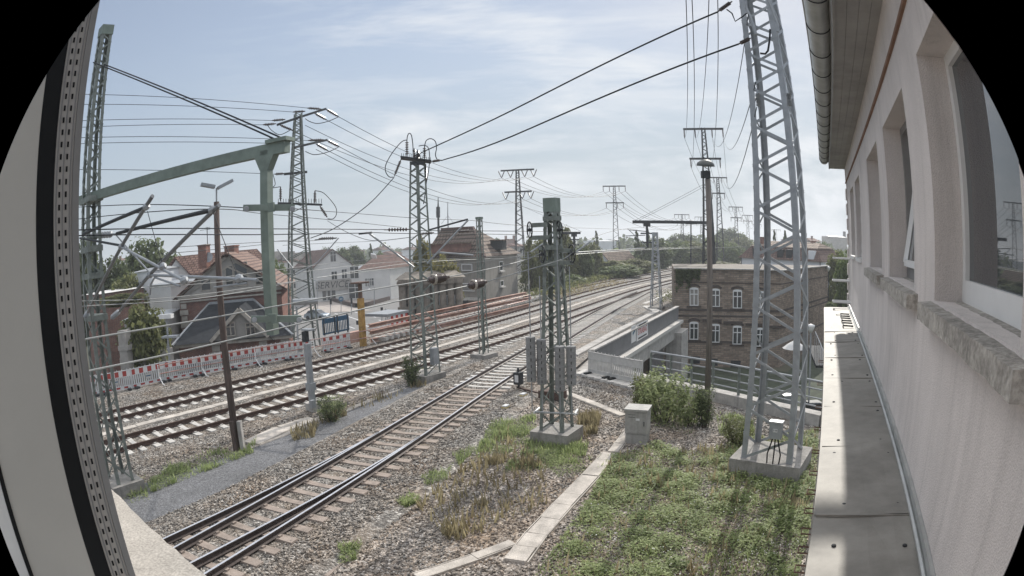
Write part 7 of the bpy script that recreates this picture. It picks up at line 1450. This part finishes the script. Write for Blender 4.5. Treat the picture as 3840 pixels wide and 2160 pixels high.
for (px, y, d, mr, mw), lb in zip(fr_, nm_):
    P, Q = at(px - 18, y + 12, d), at(px + 18, y + 12, d + 3); A = at(px, y, d)
    if mr == 'galv': hip_house(lb, Vector((P.x, P.y, 0)), Vector((Q.x, Q.y, 0)) + (Q - P) * .8, 10, STZ, A.z, A.z + .5, mw, mr, .9, .1, group='far houses')
    else: t, x, o, L, V = hip_house(lb, Vector((P.x, P.y, 0)), Vector((Q.x, Q.y, 0)), 9, STZ, P.z, A.z, mw, mr, .75, .4, group='far houses'); win_on(t, V(0, 0, 0), x, o, L * .3, P.z - 2.4, 1.4, 1.8, cross=False); win_on(t, V(0, 0, 0), x, o, L * .7, P.z - 2.4, 1.4, 1.8, cross=False); chimney(t, V(L * .6, 4, A.z - .5), .7, 1.3)
ghouse('white far house gable with pale roof among the trees right of the weights mast', (2222, 985), (2290, 985), (2258, 945), 118, 10, 'plaster_white', 'tile_pale', az=40)
t = hip_house('low dark roofed shed with white edge beside the far track', G(2205, 1050, -1), G(2275, 1045, -1), 5, -2, .8, 1.2, 'dark', 'plaster_white', .8, .3, 'shed', 'shed')
# grass and weeds on the ground
def in_poly(P, x, y):
    c = np.zeros(len(x), bool); j = len(P) - 1
    for i in range(len(P)):
        xi, yi, xj, yj = P[i].x, P[i].y, P[j].x, P[j].y; k = ((yi > y) != (yj > y)) & (x < (xj - xi) * (y - yi) / (yj - yi + 1e-12) + xi); c ^= k; j = i
    return c
def patch(px, n, z=EZ, thin=.5, blobs=40, br=.6, far=None):
    P = [G(a, b2, z) for a, b2 in px]; xs = [p.x for p in P]; ys = [p.y for p in P]; x = RNG.uniform(min(xs), max(xs), n * 3); y = RNG.uniform(min(ys), max(ys), n * 3); k = in_poly(P, x, y); x, y = x[k], y[k]
    bx2 = RNG.uniform(min(xs), max(xs), blobs); by2 = RNG.uniform(min(ys), max(ys), blobs); br2 = RNG.uniform(.3, 1, blobs) * br
    f = np.zeros(len(x))
    for a, b2, r in zip(bx2, by2, br2): f = np.maximum(f, np.exp(-((x - a) ** 2 + (y - b2) ** 2) / r ** 2))
    keep = RNG.uniform(0, 1, len(x)) < np.maximum(f, 1 - thin); x, y, f = x[keep][:n], y[keep][:n], f[keep][:n]
    return np.stack([x, y, np.full(len(x), z)], 1), f
def stuff(name, Q, m, label, cat='grass'):
    me = mesh_cards(Q, name); me.materials.append(M[m]); o = bpy.data.objects.new(name, me); COL.objects.link(o); o['kind'] = 'stuff'; o['label'] = label; o['category'] = cat; return o
main = [(2300, 1715), (2470, 1660), (2560, 1700), (2760, 1660), (3070, 1610), (3060, 1800), (3040, 1960), (2990, 2170), (1990, 2170), (2080, 2060), (2190, 1900)]
C, f = patch(main, 62000, thin=.86, blobs=135, br=.62); C[:, 2] += RNG.uniform(0, 1, len(C)) ** 1.3 * (.04 + .17 * f); stuff('grass', cards(C, RNG.uniform(.035, .095, len(C)), 2.2, .6), 'lf_grass', 'low green weeds covering the ground between the slabs and the wall')
C, f = patch(main, 12000, thin=.8, blobs=60, br=.6); C[:, 2] += RNG.uniform(0, .08, len(C)); stuff('grass', cards(C, RNG.uniform(.03, .08, len(C)), 2., .5), 'lf_dry', 'dry brownish weeds among the green ones')
C, f = patch(main, 9000, thin=.9, blobs=70, br=.4); stuff('grass', blades(C, RNG.uniform(.06, .2, len(C))), 'lf_grass', 'thin grass blades among the weeds by the wall')
C, f = patch(main, 3500, thin=.97, blobs=14, br=.5); C[:, 2] += RNG.uniform(0, .14, len(C)); stuff('grass', cards(C, RNG.uniform(.04, .09, len(C)), .7, .5), 'lf_reddish', 'reddish brown withered weeds by the tower block')
Q = []; Qd = []
for px, n in (([(1840, 1590), (2010, 1560), (2010, 1650), (1880, 1720), (1770, 1730)], 5200), ([(1990, 1655), (2210, 1650), (2190, 1730), (2050, 1760), (1880, 1775)], 5600), ([(545, 1832), (620, 1760), (760, 1700), (900, 1690), (960, 1655), (950, 1700), (760, 1775), (570, 1850)], 6500), ([(1180, 1500), (1320, 1490), (1290, 1545), (1190, 1560)], 2600), ([(1500, 1385), (1610, 1340), (1650, 1400), (1560, 1440)], 2600), ([(1700, 1720), (1760, 1680), (1790, 1690), (1720, 1750)], 700), ([(1490, 1890), (1550, 1860), (1580, 1880), (1520, 1910)], 700), ([(1580, 1800), (1700, 1750), (1680, 1800), (1600, 1830)], 800), ([(2680, 1545), (2820, 1580), (2840, 1650), (2700, 1640)], 3800), ([(2480, 1560), (2620, 1580), (2600, 1640), (2480, 1600)], 900), ([(460, 1800), (545, 1790), (560, 1880), (470, 1890)], 900), ([(1270, 2060), (1360, 2040), (1340, 2100), (1270, 2120)], 500), ([(2040, 1740), (2330, 1700), (2260, 1760), (2100, 1800)], 1200)):
    C, f = patch(px, n, thin=.9, blobs=max(5, n // 350), br=.55); C[:, 2] += RNG.uniform(0, 1, len(C)) ** 1.3 * (.03 + .16 * f); Q.append(cards(C, RNG.uniform(.03, .08, len(C)), 1.8, .5)); C2, f = patch(px, n // 2, thin=.95, blobs=max(4, n // 400), br=.4); Q.append(blades(C2, RNG.uniform(.08, .26, len(C2))))
stuff('grass', np.concatenate(Q), 'lf_grass', 'patches of green grass on the stones around masts and lamp posts')
for px, n in (([(2170, 1570), (2250, 1560), (2240, 1630), (2160, 1660)], 1500), ([(1090, 1620), (1190, 1590), (1180, 1640), (1100, 1655)], 700), ([(1180, 1585), (1300, 1545), (1300, 1560), (1190, 1610)], 600), ([(1300, 1530), (1600, 1430), (1600, 1445), (1310, 1560)], 700), ([(1560, 1900), (1900, 1620), (2050, 1760), (2050, 1900), (1700, 2050)], 3800)): C, f = patch(px, n, thin=.9, blobs=6, br=.4); Qd.append(blades(C, RNG.uniform(.1, .42, len(C)), .4))
stuff('grass', np.concatenate(Qd), 'lf_dry', 'dry tall grass tufts beside the weights mast and on the slabs')
C, f = patch([(2080, 2060), (2190, 1900), (2300, 1715), (2360, 1700), (2300, 1830), (2200, 1980), (2120, 2080)], 2600, thin=.9, blobs=26, br=.3); C[:, 2] += RNG.uniform(0, 1, len(C)) * .1 + .03; stuff('grass', cards(C, RNG.uniform(.04, .1, len(C)), 1.6, .6), 'lf_grass', 'green weeds creeping over the edge of the broad slabs')
C, f = patch(main, 5200, thin=.98, blobs=46, br=.26); C[:, 2] += RNG.uniform(0, 1, len(C)) * (.05 + .3 * f); stuff('grass', cards(C, RNG.uniform(.06, .15, len(C)), 1.4, .5), 'lf_bush', 'taller broad leaved weeds standing in clumps near the wall')
C, f = patch(main, 1500, thin=.9, blobs=40, br=.5); C[:, 2] += RNG.uniform(.08, .2, len(C)); stuff('flowers', cards(C, RNG.uniform(.018, .035, len(C)), 1.5, .9), 'white', 'tiny white flowers among the weeds', 'flowers')
C, f = patch(main, 2600, thin=.95, blobs=30, br=.5); stuff('grass', blades(C, RNG.uniform(.15, .42, len(C)), .35), 'lf_dry', 'dead straw coloured stalks among the weeds')
# individual shrubs near the camera
def shrub(name, label, px, ytop, ybot, wpx, d, m, n, leaf, cat='bush', sq=1.0):
    b = at(px, ybot, d); b.z = EZ; zt_ = at(px, ytop, d).z; wd = wpx * .00043 * d; t = thing(name, label, cat, b); h = zt_ - b.z; C = []; N = []
    for i in range(n // 45):
        v = RNG.normal(0, 1, 3); v /= np.linalg.norm(v); rr = RNG.uniform(.2, 1) ** .5; c = np.array([v[0] * .46 * wd * rr, v[1] * .46 * wd * sq * rr, h * (.45 + .42 * v[2] * rr)]); k = 45; o = RNG.normal(0, 1, (k, 3)) * np.array([.09, .09, .12]) * min(wd, h) * RNG.uniform(.6, 1.3); C.append(c + o); N.append(o * 6 + v * .6)
    for i in range(n // 85):     # single shoots standing out of the crown
        a = RNG.uniform(0, 6.28); r0 = RNG.uniform(.1, .45); p0 = np.array([math.cos(a) * wd * r0, math.sin(a) * wd * sq * r0, h * RNG.uniform(.55, .8)]); dv = np.array([math.cos(a) * .35, math.sin(a) * .35, RNG.uniform(.5, 1.0)]); L = h * RNG.uniform(.25, .45); k = 22; tt = RNG.uniform(0, 1, (k, 1)); C.append(p0 + dv * L * tt + RNG.normal(0, .035, (k, 3))); N.append(np.tile(dv, (k, 1)) * .5)
    C = np.concatenate(C); C[:, 2] = np.abs(C[:, 2]); me = mesh_cards(cards(C, RNG.uniform(.6, 1.4, len(C)) * leaf, .9, .45, np.concatenate(N) * .7), 'foliage'); me.materials.append(M['lf_' + m]); o = bpy.data.objects.new('foliage', me); COL.objects.link(o); o.parent = t
    st = MB()
    for i in range(9): a = i * .7; st.tube([(math.cos(a) * .1 * wd, math.sin(a) * .1 * wd, 0), (math.cos(a) * .25 * wd, math.sin(a) * .25 * wd * sq, h * .45), (math.cos(a) * .36 * wd, math.sin(a) * .36 * wd * sq, h * (.7 + .25 * math.sin(i * 2.)))], [.016, .011, .004], 5)
    BASE[t.name] = Vector((0, 0, 0)); st.build('stem', 'bark', t); return t
shrub('bush', 'large leafy green bush in front of the pipe railing left of the lamp post', 2485, 1402, 1575, 215, 20.8, 'bush', 2500, .135); shrub('bush', 'lower leafy green bush between the large bush and the ivy', 2585, 1440, 1580, 140, 20.4, 'bush', 1300, .12); shrub('bush', 'smaller leafy bush at the left end of the large bush', 2420, 1412, 1540, 110, 22, 'olive', 2600, .1)
shrub('ivy', 'dark ivy climbing the foot of the round lamp post', 2642, 1445, 1580, 75, 20.2, 'dark', 2600, .07, 'ivy'); shrub('bush', 'low reddish green shrub right of the lamp post foot', 2765, 1560, 1640, 150, 18.5, 'olive', 2200, .07); shrub('bush', 'dark climbing plant at the foot of the looped cable mast', 1545, 1335, 1420, 75, 27.3, 'dark', 1800, .09); shrub('bush', 'low dark green weeds beside the slim pale post', 1245, 1490, 1550, 120, 22.5, 'dark', 1800, .07)
shrub('bush', 'bush by the railing at the upper left of the large bush', 2445, 1385, 1500, 60, 24.5, 'bush', 900, .1)
# ivy on the brick house parapet
C = []
for i in range(1700): u = abs(RNG.normal(0, 1)) ; px = 2535 + RNG.uniform(0, 90) ; py = 1010 + abs(RNG.normal(0, 22)) * (1.2 if px < 2560 or 2575 < px < 2590 else .7); p = onpl(px, py, pc, bo_) + bo_ * RNG.uniform(.05, .3); C.append(tuple(p))
me = mesh_cards(cards(np.array(C), RNG.uniform(.12, .3, len(C)), .1, .7), 'ivy'); me.materials.append(M['lf_dark']); o = bpy.data.objects.new('ivy', me); COL.objects.link(o); tag(o, 'dark ivy hanging over the upper left corner of the brick house', 'ivy')
# undergrowth along the construction site, the far left bank and behind the bridge
for pts, n, h_, lf, m, lb in (([(2000, 1125), (2110, 1095), (2200, 1062), (2330, 1042), (2450, 1018)], 3800, .9, .28, 'olive', 'rough green undergrowth along the far left track edge'), ([(2050, 1130), (2150, 1105), (2240, 1085), (2330, 1066)], 1500, .8, .2, 'dry', 'dry yellow weeds between far tracks and undergrowth'), ([(2500, 1135), (2545, 1110), (2550, 1128)], 900, .8, .16, 'olive', 'weeds beside the small lattice mast at the brick house')):
    P = [G(a, b2, EZ) for a, b2 in pts]; C = []
    for i in range(n): k = RNG.integers(0, len(P) - 1); p = P[k].lerp(P[k + 1], RNG.uniform()); C.append((p.x + RNG.normal(0, .9), p.y + RNG.normal(0, .9), EZ + RNG.uniform(0, 1) ** 1.4 * h_))
    stuff('undergrowth', cards(np.array(C), RNG.uniform(.6, 1.4, n) * lf, .4, .6), 'lf_' + m, lb, 'undergrowth')

# ------------------------------------------------------------------ summer haze over the whole place
hm = bpy.data.materials.new('haze'); hm.use_nodes = True; t = hm.node_tree; t.nodes.remove(t.nodes['Principled BSDF'])
pv = t.nodes.new('ShaderNodeVolumePrincipled'); pv.inputs['Color'].default_value = (.86, .9, .95, 1); pv.inputs['Density'].default_value = .0008; pv.inputs['Anisotropy'].default_value = .3
t.links.new(pv.outputs[0], t.nodes['Material Output'].inputs['Volume']); M['haze'] = hm
o = MB().box((0, 1150, 20), 4100, 3000, 52).build('haze', 'haze'); o['kind'] = 'stuff'
